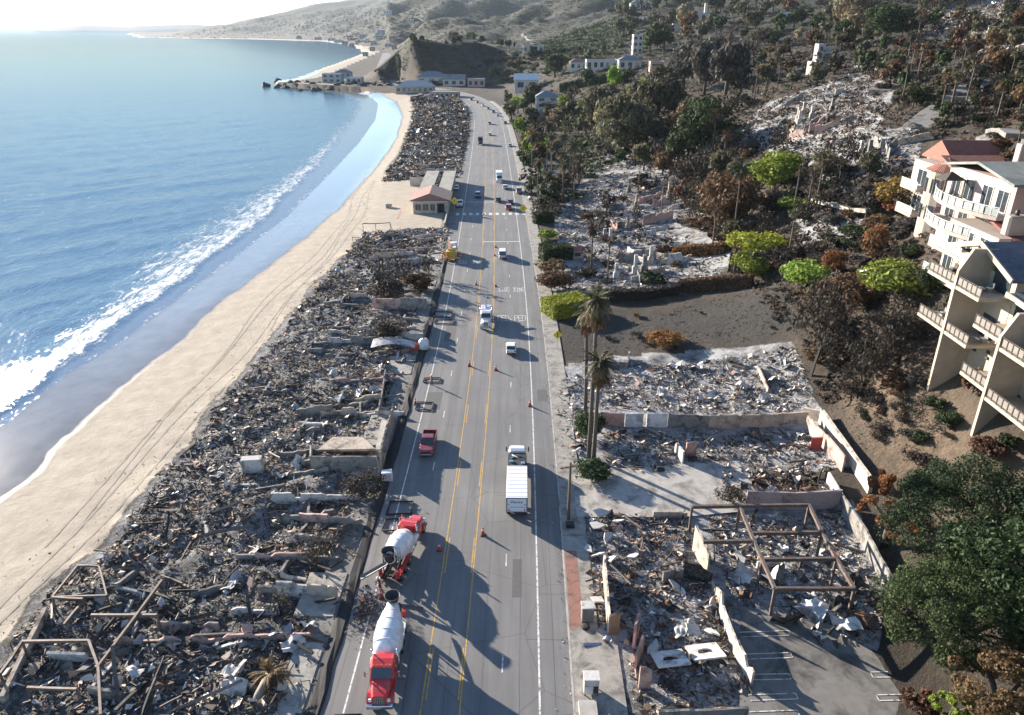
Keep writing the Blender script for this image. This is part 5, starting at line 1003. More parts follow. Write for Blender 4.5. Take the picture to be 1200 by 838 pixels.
def roof_hip(root, mat, x0, x1, y0, y1, z, h, ov=.4, gable=False, nm='roof', th=.18):
    x0 -= ov; x1 += ov; y0 -= ov; y1 += ov; mb = MB(); lx, ly = x1-x0, y1-y0
    if lx >= ly: i = 0 if gable else ly/2; R0, R1 = (x0+i, (y0+y1)/2, z+h), (x1-i, (y0+y1)/2, z+h)
    else: i = 0 if gable else lx/2; R0, R1 = ((x0+x1)/2, y0+i, z+h), ((x0+x1)/2, y1-i, z+h)
    a, b_, c, d = (x0, y0, z), (x1, y0, z), (x1, y1, z), (x0, y1, z); V = [a, b_, c, d, R0, R1]+[(p[0], p[1], p[2]-th) for p in (a, b_, c, d)]
    F = [(0, 1, 5, 4), (2, 3, 4, 5), (3, 0, 4), (1, 2, 5)] if lx >= ly else [(0, 1, 4), (1, 2, 5, 4), (2, 3, 5), (3, 0, 4, 5)]
    mb.add(V, F+[(6, 7, 1, 0), (7, 8, 2, 1), (8, 9, 3, 2), (9, 6, 0, 3), (9, 8, 7, 6)]); return mb.build(nm, mat, root)
def flat_roof(root, mat, x0, x1, y0, y1, z, wall=None, par=.5):
    o = box_part(root, 'roof', mat, x0+.15, x1-.15, y0+.15, y1-.15, z-.05, z+.06); mb = MB()
    for q in ((x0, x1, y0, y0+.2), (x0, x1, y1-.2, y1), (x0, x0+.2, y0+.2, y1-.2), (x1-.2, x1, y0+.2, y1-.2)): mb.box(*q, z-.04, z+par)
    mb.build('parapet', wall or WHITE, root); return o
def house(label, px, py, wpx_, hpx, dep=1.0, rz=0, roof='flat', wall=None, rmat=None, floors=1, group=None, nm='house', nw=3, chim=False, detail=True):
    q = hit(px, py); k = (q.y*CP_-(q.z-CAMH)*SP)/FPX; w_, h = wpx_*k/2, hpx*k*1.05; d = w_*2*dep; wall = wall or WHITE
    o = empty(nm, q+Vector((0, d*.5, 0)), rz, label, 'house' if nm == 'house' else 'building', group); x0, x1, y0, y1 = -w_, w_, -d/2, d/2; fh = h/floors
    box_part(o, 'wall', wall, x0, x1, y0, y1, -2, h)
    if roof == 'flat': flat_roof(o, rmat or GREYR, x0-.02, x1+.02, y0-.02, y1+.02, h+.05, wall)
    else: roof_hip(o, rmat or REDT, x0, x1, y0, y1, h+.2, min(w_, d/2)*.55, .5, roof == 'gable')
    if detail:
        for f in range(floors):
            ww = 2*w_/nw*.5; wh = fh*.5
            for i in range(nw): win(o, 'y-', x0+(i+.5)*2*w_/nw, f*fh+fh*.28, ww, wh, y0)
            for i in range(max(2, nw-1)): win(o, 'x-', y0+(i+.5)*d/max(2, nw-1), f*fh+fh*.28, d/max(2, nw-1)*.45, wh, x0)
    if chim: box_part(o, 'chimney', wall, w_*.2, w_*.2+w_*.25, -.3, -.3+w_*.25, h, h+w_*.9)
    return o
BROWNW = P('brown plaster', (.26, .19, .15), (.2, .15, .12), 1, .9); GREYW = P('grey plaster', (.42, .42, .42), (.34, .34, .34), 1, .9); BLUER = P('blue grey shingles', (.17, .20, .24), (.12, .14, .17), 2, .8)
for a in [dict(label='long white beach club building under the bluff, left part', px=486, py=109, wpx_=44, hpx=6.5, dep=.5, floors=1, nw=7, wall=CREAM, roof='hip', rmat=GREYW, nm='beach_building'), dict(label='white beach building nearest the end of the rubble', px=521, py=115, wpx_=34, hpx=6, dep=.6, floors=1, nw=6, wall=CREAM, nm='beach_building'),
          dict(label='grey roofed house at the foot of the bluff', px=506, py=98, wpx_=34, hpx=7, roof='hip', rmat=BLUER, wall=GREYW, dep=.6), dict(label='white gabled house right of the bluff foot', px=532, py=101, wpx_=26, hpx=7, roof='gable', rmat=GREYR, dep=.7), dict(label='pinkish flat house by the road bend', px=558, py=102, wpx_=20, hpx=8, wall=PINKW, dep=.8),
          dict(label='bright white house with a steep gable above the road bend', px=617, py=106, wpx_=28, hpx=11, roof='gable', rmat=P('white metal roof', (.66, .66, .66)), dep=.8, nw=2), dict(label='grey house with blue shingled hip roof on the slope', px=641, py=127, wpx_=26, hpx=12, roof='hip', rmat=BLUER, wall=GREYW, floors=2, nw=2, dep=.8), dict(label='long brown garden wall building below the blue roofed house', px=641, py=139, wpx_=40, hpx=6, wall=BROWNW, dep=.25, detail=False),
          dict(label='white hilltop mansion with a row of dark windows', px=705, py=82, wpx_=36, hpx=10, nw=5, dep=.5), dict(label='white pavilion with pale blue roof right of the hilltop mansion', px=738, py=82, wpx_=26, hpx=10, rmat=BLUER, roof='hip', dep=.6), dict(label='pink roofed wing left of the hilltop mansion', px=678, py=82, wpx_=20, hpx=8, roof='hip', rmat=PINKT, dep=.7), dict(label='small pale house right of the pavilion on the hilltop', px=770, py=82, wpx_=16, hpx=8, wall=PINKW, dep=.8, nw=2),
          dict(label='narrow white tower house of three storeys on the bare slope', px=747, py=63, wpx_=11, hpx=19, floors=3, nw=2, dep=1.2), dict(label='white house on the terrace right of the bluff', px=625, py=62, wpx_=24, hpx=7, nw=4, dep=.6), dict(label='white villa on the ridge with stepped roof', px=824, py=26, wpx_=24, hpx=9, dep=.7, chim=True), dict(label='low white wall building on the ridge left of the villa', px=796, py=34, wpx_=16, hpx=5, dep=.5, detail=False), dict(label='pale blue cottage high on the ridge', px=922, py=23, wpx_=11, hpx=7, wall=P('pale blue', (.5, .6, .64)), nw=2), dict(label='white house near the top edge of the hills', px=748, py=11, wpx_=18, hpx=6, roof='hip', rmat=GREYR),
          dict(label='tiny gatehouse with red roof and white walls behind the dark hedge', px=677, py=303, wpx_=13, hpx=9, roof='gable', rmat=P('red roof sheet', (.34, .10, .075), (.25, .08, .06), 2, .8), nw=1, dep=.8), dict(label='small shed with pale grey roof among roadside palms', px=648, py=216, wpx_=20, hpx=7, roof='hip', rmat=GREYW, wall=GREYW, dep=.6, nw=2),
          dict(label='grey villa on the rocky point', px=389, py=97, wpx_=22, hpx=9, floors=2, wall=GREYW, dep=.7), dict(label='white beach house on the point beside the grey villa', px=415, py=98, wpx_=18, hpx=6, dep=.8), dict(label='low house behind the point', px=402, py=91, wpx_=18, hpx=5, wall=GREYW, dep=.7, roof='hip', rmat=GREYR), dict(label='white house on the distant hillside above the far bay', px=480, py=27, wpx_=9, hpx=4, dep=.8), dict(label='white house higher on the distant hill', px=454, py=17, wpx_=9, hpx=4, dep=.8)]:
    house(**a)
VILL = [(404,53),(412,55),(420,52),(430,50),(438,53),(444,47),(452,45),(460,48),(466,42),(446,40),(396,50),(436,60),(428,66),(388,48),(372,47),(350,46),(455,55),(462,58),(425,45),(410,47)]
for i, (px, py) in enumerate(VILL):
    house(f'tiny pale house, {ordinal(sorted(q_[0] for q_ in VILL).index(px)+1)} from the left in the far bay village', px, py, random.uniform(5, 8), random.uniform(2.2, 3.2), .8, group='village houses on the far bay', wall=random.choice((WHITE, CREAM, GREYW, PINKW)), rmat=random.choice((GREYR, REDT, BLUER)), roof=random.choice(('hip', 'flat', 'gable')), nw=2)
# ---- half ruined white hillside house with arches
q = hit(968, 84); k = (q.y*CP_-(q.z-CAMH)*SP)/FPX; o = empty('burned_house', q, 0, 'half burned white house with standing columns and cream foundation on the hillside', 'house')
w_ = 20*k; box_part(o, 'foundation', CREAM, -w_*.95, w_*.1, -1, w_*.6, -2, 11*k); box_part(o, 'wall', WHITE, -w_*.7, -w_*.3, -.6, w_*.5, 11*k, 30*k); box_part(o, 'wall', WHITE, -w_*.3, w_*.5, w_*.5, w_*.5+.5, 11*k, 27*k); box_part(o, 'balcony_slab', WHITE, -w_*.3, w_*.8, -.8, w_*.4, 20*k, 21.2*k)
for j in range(6): mb = MB(); mb.lathe([(.28, 11*k), (.22, 20*k)], 8, Matrix.Translation((-w_*.2+j*w_*.2, -.4, 0))); mb.build('column', P('red brown column', (.36, .18, .13)), o)
for j in range(2): win(o, 'y-', -w_*.5, (14+j*8)*k, w_*.16, 5*k, -.6)
# ---- restaurant beside the road
sr, _ = s_at(540, 252); rx, ry = rpt(sr+2, RL-2.6); REST = empty('restaurant', (float(rx), float(ry), -.1), -rdir(sr), 'long low beach restaurant with grey roofed wings and a red tiled front', 'building')
WALLR = P('weathered plaster', (.52, .47, .40), (.40, .36, .31), 1, .9, stain=(.25, .22, .19), sscale=.4); OLIVER = P('grey felt roof', (.30, .295, .25), (.23, .225, .19), .8, .9, stain=(.17, .165, .145), sscale=.3)
for x0, x1 in ((-4.6, 0), (-11.2, -6.4)): box_part(REST, 'wing_wall', WALLR, x0+.3, x1-.3, 17, 54, -1.5, 3.7); box_part(REST, 'wing_roof', OLIVER, x0, x1, 16.5, 54.5, 3.8, 4.05)
mb = MB(); rnd = random.Random(3)
for i in range(26): y_ = 18+i*1.4; mb.bev(-6.0+rnd.uniform(-.2, .2), -5.0, y_, y_+rnd.uniform(.5, 1.2), 2.2, rnd.uniform(3.2, 4.4), .1)
mb.build('roof_equipment', P('dark vents', (.07, .065, .06), (.04, .038, .036), 2, .8), REST); box_part(REST, 'gap_wall', WALLR, -6.5, -4.5, 17.5, 53, -1.5, 2.2)
box_part(REST, 'wall', WALLR, -11.6, -.2, 3, 16.4, -1.5, 3.6); roof_hip(REST, PINKT, -12.4, .2, 2.4, 16.4, 3.8, 2.3, .3, True); mb = MB(); mb.poly([(-12.3, 2.2, 3.7), (.2, 2.2, 3.7), (-6, 2.2, 5.7)]); 
for j in range(3): win(REST, 'y-', -10+j*2.4, .5, 1.8, 2.0, 3, nm if False else TRIM)
box_part(REST, 'doorway', P('dark opening', (.025, .024, .023)), -3.8, -1.6, 2.9, 3.1, -.3, 2.6); box_part(REST, 'porch_post', TRIM, -4.4, -4.1, 1.2, 1.5, -.5, 3.5); box_part(REST, 'pergola', TRIM, -12, -.3, 1.1, 1.6, 3.5, 3.75)
box_part(REST, 'terrace', P('red terrace paving', (.36, .20, .165), (.28, .155, .13), 1, .9), -16.5, -4, -2.5, 10, -1.6, -.9); box_part(REST, 'side_wall', WALLR, -.5, -.15, -18, 2.8, -1.2, 1.5); box_part(REST, 'end_wall', WALLR, -17.5, -11.3, 50, 50.4, -2, 2.2); box_part(REST, 'hut', WALLR, -22, -20, 14, 15.4, -2.6, .2)
# ---- terraced apartments on the right. facade faces the sea (-x)
def railing(root, x0, y0, x1, y1, z, mat=DARKM, panel=None, h=1.0):
    A_, B_ = Vector((x0, y0, z)), Vector((x1, y1, z)); L = (B_-A_).length; n = max(2, int(L/.75)); mb = MB(); mb.bar(A_+Vector((0, 0, h)), B_+Vector((0, 0, h)), .1, .08); mb.bar(A_+Vector((0, 0, .12)), B_+Vector((0, 0, .12)), .07, .07)
    for i in range(n+1): p_ = A_.lerp(B_, i/n); mb.bar(p_, p_+Vector((0, 0, h)), .08, .08)
    o = mb.build('railing', mat, root)
    if panel:
        for i in range(n): a, b_ = A_.lerp(B_, (i+.12)/n), A_.lerp(B_, (i+.88)/n); mb = MB(); mb.bar(a+Vector((0, 0, .53)), b_+Vector((0, 0, .53)), .03, .68); mb.build('rail_panel', panel, o)
    return o
PANEL = P('weathered rail panel', (.20, .18, .16), (.14, .127, .115), 3, .6); GPAN = P('pale glass panel', (.34, .38, .38), (.28, .31, .31), 2, .2)
def fin(root, y, x0, x1, xb, z0, z1, th, mat):
    mb = MB(); prof = [(x0, z0), (xb, z0), (xb, z1), (x1, z1), (x0, z1-2.2)]; mb.loft([[(a, y-th/2, b_) for a, b_ in prof], [(a, y+th/2, b_) for a, b_ in prof]]); return mb.build('fin_wall', mat, root)
APT = empty('apartment_block', (44, 61, 18), 0, 'cream terraced apartment block with tall fin walls and blue slate roof, nearest on the right', 'apartments'); a0 = Vector((44, 61, 18))
def L(x0, x1, y0, y1, z0, z1): return (x0-44, x1-44, y0-61, y1-61, z0-18, z1-18)
for y0, y1, zt in ((69.4, 74.6, 32.9), (65.1, 69.3, 32.3), (60.9, 65, 30.6), (52, 60.8, 30.0), (44, 51.9, 29.0)):
    box_part(APT, 'wall', CREAM, *L(47.2, 62, y0, y1, 8, zt))
for y, z0, z1 in ((69.3, 22.4, 34.3), (60.85, 17.4, 30.8), (51.95, 17, 30.0)): fin(APT, y-61, .0, 1.0, 3.4, z0-18-7, z1-18+.1, .34, CREAM)
for (y0, y1, zs) in ((69.5, 74.4, (30.7, 25.9)), (65.2, 69.1, (30.7, 25.9)), (61.1, 65.0, (28.3, 23.3)), (52.2, 60.6, (27.7, 22.7)), (44, 51.7, (27.0, 22.0))):
    for zd in zs:
        box_part(APT, 'balcony_slab', CREAM, *L(44.05, 47.2, y0, y1, zd-.32, zd)); railing(APT, .15, y0-61, .15, y1-61, zd-18, DARKM, PANEL)
        n = 2 if y1-y0 > 5 else 1
        for i in range(n): win(APT, 'x-', y0-61+(i+.5)*(y1-y0)/n, zd-18+.05, min(2.4, (y1-y0)/n*.62), 2.1, 47.2-44, DARKM, 'glass_door')
        if random.random() < .9:
            yy = y0-61+random.uniform(.8, y1-y0-.8); mb = MB(); mb.bev(1.0, 1.7, yy-.35, yy+.35, zd-18+.4, zd-18+.45, .02); mb.lathe([(.06, zd-18), (.06, zd-18+.4)], 6, Matrix.Translation((1.35, yy, 0))); mb.bev(1.9, 2.4, yy-.3, yy+.3, zd-18, zd-18+.45, .03); mb.box(2.35, 2.45, yy-.3, yy+.3, zd-18+.45, zd-18+.9); mb.build('balcony_furniture', random.choice((DARKM, P('teak', (.26, .15, .08)), P('grey wicker', (.2, .2, .2)))), APT)
    mb = MB()
for yy in (66.2, 68.3, 58.5, 56.0, 62.3): mb = MB(); mb.box(*L(47.05, 47.25, yy-.2, yy+.2, 24.6, 24.9)); mb.box(*L(47.05, 47.25, yy-.2, yy+.2, 24.0, 24.3)); mb.build('vent', DARKM, APT)
def mono(root, x0, x1, y0, y1, za, zb, mat, th=.3):       # roof plane from y0 (za) to y1 (zb)
    mb = MB(); mb.add([(x0, y0, za), (x1, y0, za), (x1, y1, zb), (x0, y1, zb)]+[(x0, y0, za-th), (x1, y0, za-th), (x1, y1, zb-th), (x0, y1, zb-th)], [(0, 1, 2, 3), (7, 6, 5, 4), (0, 4, 5, 1), (1, 5, 6, 2), (2, 6, 7, 3), (3, 7, 4, 0)]); return mb.build('roof', mat, root)
for y0, y1, za, zb in ((64.6, 70.4, 32.7, 34.8), (70.4, 75.4, 34.8, 33.2), (51.6, 64.9, 30.3, 31.4), (43.6, 51.7, 29.3, 30.2)):
    mono(APT, 46.4-44, 64-44, y0-61, y1-61, za-18, zb-18, SLATE); mb = MB(); mb.bar((46.3-44, y0-61, za-18-.1), (46.3-44, y1-61, zb-18-.1), .18, .5); mb.build('fascia', CREAM, APT)
for x_, y_, z_ in ((52, 58, 31.0), (56, 67, 33.6)): mb = MB(); mb.bev(x_-44-.6, x_-44+.6, y_-61-.4, y_-61+.4, z_-18-.6, z_-18+1.6, .08); mb.build('chimney', CREAM, APT)
WARM = P('warm white stucco', (.37, .315, .275), (.31, .265, .23), .8, .85, bmp=.008, stain=(.28, .24, .21), sscale=.25)
# white block with glass balconies behind the cream one
B3 = empty('apartment_block', (51.4, 80, 22), 0, 'white apartment block with a red tiled roof edge behind the cream block', 'apartments')
box_part(B3, 'wall', WARM, 1.6, 18, -2.2, 7.4, -12, 11.1)
mono(B3, 3, 19, -2.6, 4, 11.0, 12.6, tile_mat('dark red tiles', (.22, .075, .06), (.13, .05, .045)))
for z in (8.2, 4.8): box_part(B3, 'balcony_slab', WARM, -.6, 1.6, -2.0, 7.2, z-.35, z); railing(B3, -.5, -2, -.5, 7.2, z, TRIM, GPAN)
for z in (8.3, 4.9):
    for y in (0, 3.0, 6): win(B3, 'x-', y, z, 1.7, 2.2, 1.6, TRIM, 'glass_door')
mb = MB(); mb.bev(2.6, 6.4, -1.6, -.4, 11.3, 13.4, .2); o = mb.build('chimney', WARM, B3)
for i in range(2): mb = MB(); mb.lathe([(.25, 13.4), (.2, 14.0)], 8, Matrix.Translation((3.6+1.6*i, -1, 0))); mb.build('chimney_pot', DARKM, o)
# pink block with grey green roof and white curved balconies
B2 = empty('apartment_block', (53, 82, 30), 0, 'pink apartment block with grey green roof and white curved balconies', 'apartments')
box_part(B2, 'wall', PINKW, 3.0, 22, -.4, 13, -6, 8.2); mono(B2, 2.2, 23, -1.0, 6.5, 8.3, 9.6, GREYR); mono(B2, 2.2, 23, 6.5, 14, 9.6, 8.3, GREYR)
for z in (4.7, 1.9):
    mb = MB(); pts = [(3.0, 13.2)]+[(3.0-3.4*math.sin(math.pi*(.06+.84*k/10))**.6-(0 if z > 3 else .5), 13.2-14*k/10) for k in range(11)]+[(3.0, -.8)]
    mb.loft([[(a, b_, z-.45) for a, b_ in pts], [(a, b_, z) for a, b_ in pts]]); sl_ = mb.build('balcony_slab', WARM, B2)
    for k in range(1, 11): (xa, ya), (xb, yb) = pts[k], pts[k+1]; railing(B2, xa, ya, xb, yb, z, TRIM, GPAN)
for z in (4.8, 2.0):
    for y in (1.5, 4.5, 8, 11): win(B2, 'x-', y, z, 1.9, 2.3, 3.0, TRIM, 'glass_door')
for x, z in ((6, 4.8), (12.5, 4.8), (5, 1.2), (17, 4.8)): win(B2, 'y-', x, z, 1.0, 1.7, -.4, DARKM)
for x_, y_ in ((7, 3), (14, 8)): mb = MB(); mb.bev(x_-.7, x_+.7, y_-.5, y_+.5, 8.4, 11.4, .1); mb.build('chimney', PINKW, B2)
mb = MB(); mb.loft([[(math.cos(a)*1.9, math.sin(a)*1.9, 7.0) for a in [R(45+90*k) for k in range(4)]], [(math.cos(a)*.05, math.sin(a)*.05, 7.9) for a in [R(45+90*k) for k in range(4)]]], M=Matrix.Translation((.9, 9, 0))); uo = empty('gazebo', (53.9, 91, 34.8), 0, 'dark brown pyramid gazebo on the pink block balcony', 'gazebo')
mb.v = [(a-.9, b_-9, c-4.7) for a, b_, c in mb.v]; mb.build('canopy', P('dark brown canvas', (.06, .045, .035)), uo)
for sx_ in (-1, 1):
    for sy_ in (-1, 1): mb = MB(); mb.box(sx_*1.2-.06, sx_*1.2+.06, sy_*1.2-.06, sy_*1.2+.06, 0, 2.35); mb.build('post', DARKM, uo)
# white villa with red roof
B1 = empty('villa', (57.8, 99, 30.0), 0, 'white villa with red tiled roofs and round bay, farthest of the hillside row', 'house')
box_part(B1, 'wall', WARM, 2, 26, 0, 12, -6, 6.4); mono(B1, 1.4, 27, -.6, 4.5, 6.4, 8.0, REDT); roof_hip(B1, REDT, 4, 16, 5, 13, 6.8, 2.6, .4, True); box_part(B1, 'gable_wall', WARM, 4.2, 15.8, 4.7, 12.9, 6.3, 6.9)
mb = MB(); mb.lathe([(2.3, -5), (2.3, 6.2)], 14, Matrix.Translation((2.2, 3.5, 0)), False); bay_ = mb.build('bay', WARM, B1); mb = MB(); mb.lathe([(2.7, 6.2), (.1, 7.8)], 14, Matrix.Translation((2.2, 3.5, 0)), False); mb.build('bay_roof', REDT, B1)
for x, z, w2 in ((7.5, 3.2, 1.7), (17, 3.4, 1.5), (22, 3.6, 1.3), (5.8, -.5, 1.0)): win(B1, 'y-', x, z, w2, 1.6, 0, DARKM)
for z in (3.0, -.6): box_part(B1, 'balcony_slab', WARM, -.2, 2, 6, 10.5, z-.4, z); railing(B1, -.1, 6, -.1, 10.5, z, TRIM, GPAN); win(B1, 'x-', 9, z+.1, 2.4, 2.1, 2, TRIM, 'glass_door')
for a_ in (-2.6, -2.0, 2.9): 
    for z in (3.2, -.4): M_ = Matrix.Translation((2.2+math.cos(a_)*2.33, 3.5+math.sin(a_)*2.33, z))@Matrix.Rotation(a_, 4, 'Z'); mb = MB(); mb.box(-.03, .03, -.5, .5, 0, 1.9, M_); mb.build('bay_window', GLASS, B1)
mb = MB(); mb.bev(8.6, 10.2, -.9, .3, 5, 10.2, .1); o = mb.build('chimney', WARM, B1); mb = MB(); mb.bev(8.9, 9.9, -.7, .1, 10.2, 10.8, .05); mb.build('chimney_cap', DARKM, o)
for ob in (APT, B3, B2, B1, uo):                         # storeys of this row are generous
    ob.location = Vector((0, 0, 54))+(ob.location-Vector((0, 0, 54)))*1.25; ob.scale = (1.25,)*3
# hill roads and driveways
def path(label_kind, pts, w_, mat, dz=.25):
    W_ = [hit(*a) for a in pts]; n = 0; rings = []
    dense = []
    for i in range(len(W_)-1):
        for k in range(8): dense.append(W_[i].lerp(W_[i+1], k/8))
    dense.append(W_[-1])
    for i, p_ in enumerate(dense):
        d = (dense[min(i+1, len(dense)-1)]-dense[max(i-1, 0)]); d.z = 0; d.normalize(); s_ = Vector((d.y, -d.x, 0))*w_/2
        z = max(hz(p_.x, p_.y), hz(p_.x+s_.x, p_.y+s_.y), hz(p_.x-s_.x, p_.y-s_.y))+dz; rings.append([p_-s_+Vector((0, 0, z-p_.z)), p_+s_+Vector((0, 0, z-p_.z)), p_+s_+Vector((0, 0, z-p_.z-.8)), p_-s_+Vector((0, 0, z-p_.z-.8))])
    mb = MB(); mb.loft(rings); tag(mb.build('hill_road', mat), kind='structure')
path('', [(1075,150),(1105,128),(1130,112),(1150,95)], 7, LOT); path('', [(1030,110),(1060,92),(1050,82),(1010,78)], 6, LOT); path('', [(1150,168),(1170,160),(1195,172)], 5, LOT); path('', [(612,40),(625,52),(640,50),(700,38),(760,22)], 6, CONC); path('', [(955,238),(990,246),(1020,252)], 2.4, CONC)
# parasol on the slope terrace
q = hit(1017, 334); o = empty('parasol', q, 0, 'white patio parasol on the terrace below the big green shrub', 'parasol'); mb = MB(); mb.lathe([(1.9, 2.3), (1.0, 2.65), (.05, 2.9)], 8, None, False); mb.build('canopy', P('white canvas', (.7, .7, .7)), o); mb = MB(); mb.tube([(0, 0, -.2), (0, 0, 2.9)], .04, 6); mb.build('pole', DARKM, o)
# far headland across the bay
mb_n = 120; V = []
for i in range(mb_n):
    f = i/(mb_n-1); px = 52+f*230; hgt = (31.5-28.2*0-(1.6*math.sin(f*7)**2+1.2*f*2+1.0*vnoise(np.array(f*14.), np.array(3.))))
    a, b_, c = ray(px, 33); t = 15500/b_; z = CAMH+(33-float(hgt))/FPX*t*CP_*.8
    V += [(a*t, 15000, -30), (a*t, 15400, max(z, 4)), (a*t, 15900, -30)]
F = [(i*3+k, (i+1)*3+k, (i+1)*3+k+1, i*3+k+1) for i in range(mb_n-1) for k in range(2)]
mb = MB(); mb.add(V, [q[::-1] for q in F], True); tag(mb.build('far_headland', P('far hills', (.10, .095, .075), (.07, .07, .055), .002, .95)), kind='structure')
# rocks at the point
rk = [slab_mesh(P('wet rock', (.055, .05, .045), (.03, .028, .025), 3, .7), 40+i) for i in range(3)]
ROCKM = P('shore rock', (.07, .062, .054), (.035, .031, .028), 3, .85, bmp=.05)
def rock_mesh(seed):
    rng = np.random.default_rng(seed); n = 8; mb = MB(); mb.lathe([(.5*rng.uniform(.8, 1.2), 0), (.55, .2), (.4, .5), (.1, .68)], n, None, False); mb.v = [(x*(1+.3*rng.normal()), y*(1+.3*rng.normal()), z*(1+.2*rng.normal())) for x, y, z in mb.v]; return mb.mesh('rock', ROCKM)
RK = [rock_mesh(i) for i in range(4)]
for i in range(44):
    px = random.uniform(322, 470); py = 101+random.uniform(0, 5.5)*(1 if px > 350 else .4); x, y = G(px, py, SEA); o = link('rock', RK[i % 4]); o.location = (x, y, max(SEA-.4, hz(x, y)-.3)); s_ = random.uniform(3, 8); o.scale = (s_, s_, s_*.6); o.rotation_euler = (0, 0, random.random()*6)
    tag(o, f'dark shore rock in the reef at the point, {ordinal(i+1)} largest heap', 'rock', 'rocks at the point')
for px, py in ((326, 96), (341, 97), (312, 101)): x, y = G(px, py, SEA); o = link('rock', RK[px % 4]); o.location = (x, y, SEA-.3); o.scale = (9, 9, 6); tag(o, f'sea rock awash off the point, {dict(((326, "middle"), (341, "right"), (312, "left")))[px]} one', 'rock', 'sea rocks off the point')
# ------------------------------------------------------------ vehicles (front = +y)
TYRE = P('tyre rubber', (.02, .02, .021), (.012, .012, .013), 4, .85); RIM = P('steel rim', (.35, .35, .36), (.25, .25, .26), 4, .35, .8); CHROME = P('chrome', (.6, .6, .6), (.5, .5, .5), 3, .2, .95); BLK = P('black plastic', (.02, .02, .021), (.012, .012, .013), 4, .6)
LAMPW = P('headlamp lens', (.7, .72, .74), (.6, .62, .64), 6, .15); LAMPR = P('tail lamp lens', (.32, .015, .012), (.2, .01, .01), 6, .25); LAMPO = P('amber lamp', (.6, .22, .02), (.45, .16, .02), 6, .25)
def paint(name, c): return P(name+' car paint', c, tuple(x*.86 for x in c), 1.5, .36, 0, 0, .1, .45, tuple(x*.62+.05 for x in c), 1.3)
PW_, PR_, PK_, PDR, POR = paint('white', (.72, .72, .72)), paint('bright red', (.52, .022, .026)), paint('black', (.02, .02, .022)), paint('dark red', (.20, .02, .026)), paint('orange', (.62, .26, .03))
def wheel(root, x, y, r, w_, rim=RIM):
    mb = MB(); M_ = Matrix.Translation((x, y, r))@Matrix.Rotation(math.pi/2, 4, 'Y'); mb.lathe([(r*.6, -w_/2), (r*.93, -w_/2), (r, -w_*.3), (r, w_*.3), (r*.93, w_/2), (r*.6, w_/2)], 16, M_); o = mb.build('wheel', TYRE, root)
    mb = MB(); mb.lathe([(r*.1, -w_*.52), (r*.58, -w_*.5), (r*.58, w_*.5), (r*.1, w_*.52)], 12, M_); mb.build('rim', rim, o); return o
def sec(w_, z0, z1, y, ch=.12):                         # body cross-section ring at y
    return [(-w_, y, z0), (-w_, y, z1-ch), (-w_+ch, y, z1), (w_-ch, y, z1), (w_, y, z1-ch), (w_, y, z0)]
def put(root, px=None, py=None, s=None, off=None, away=True, twist=0):
    if s is None: s, off = s_at(px, py)
    x, y = rpt(s, off); root.location = (float(x), float(y), .012); root.rotation_euler = (0, 0, -rdir(s)+(0 if away else math.pi)+twist); return root
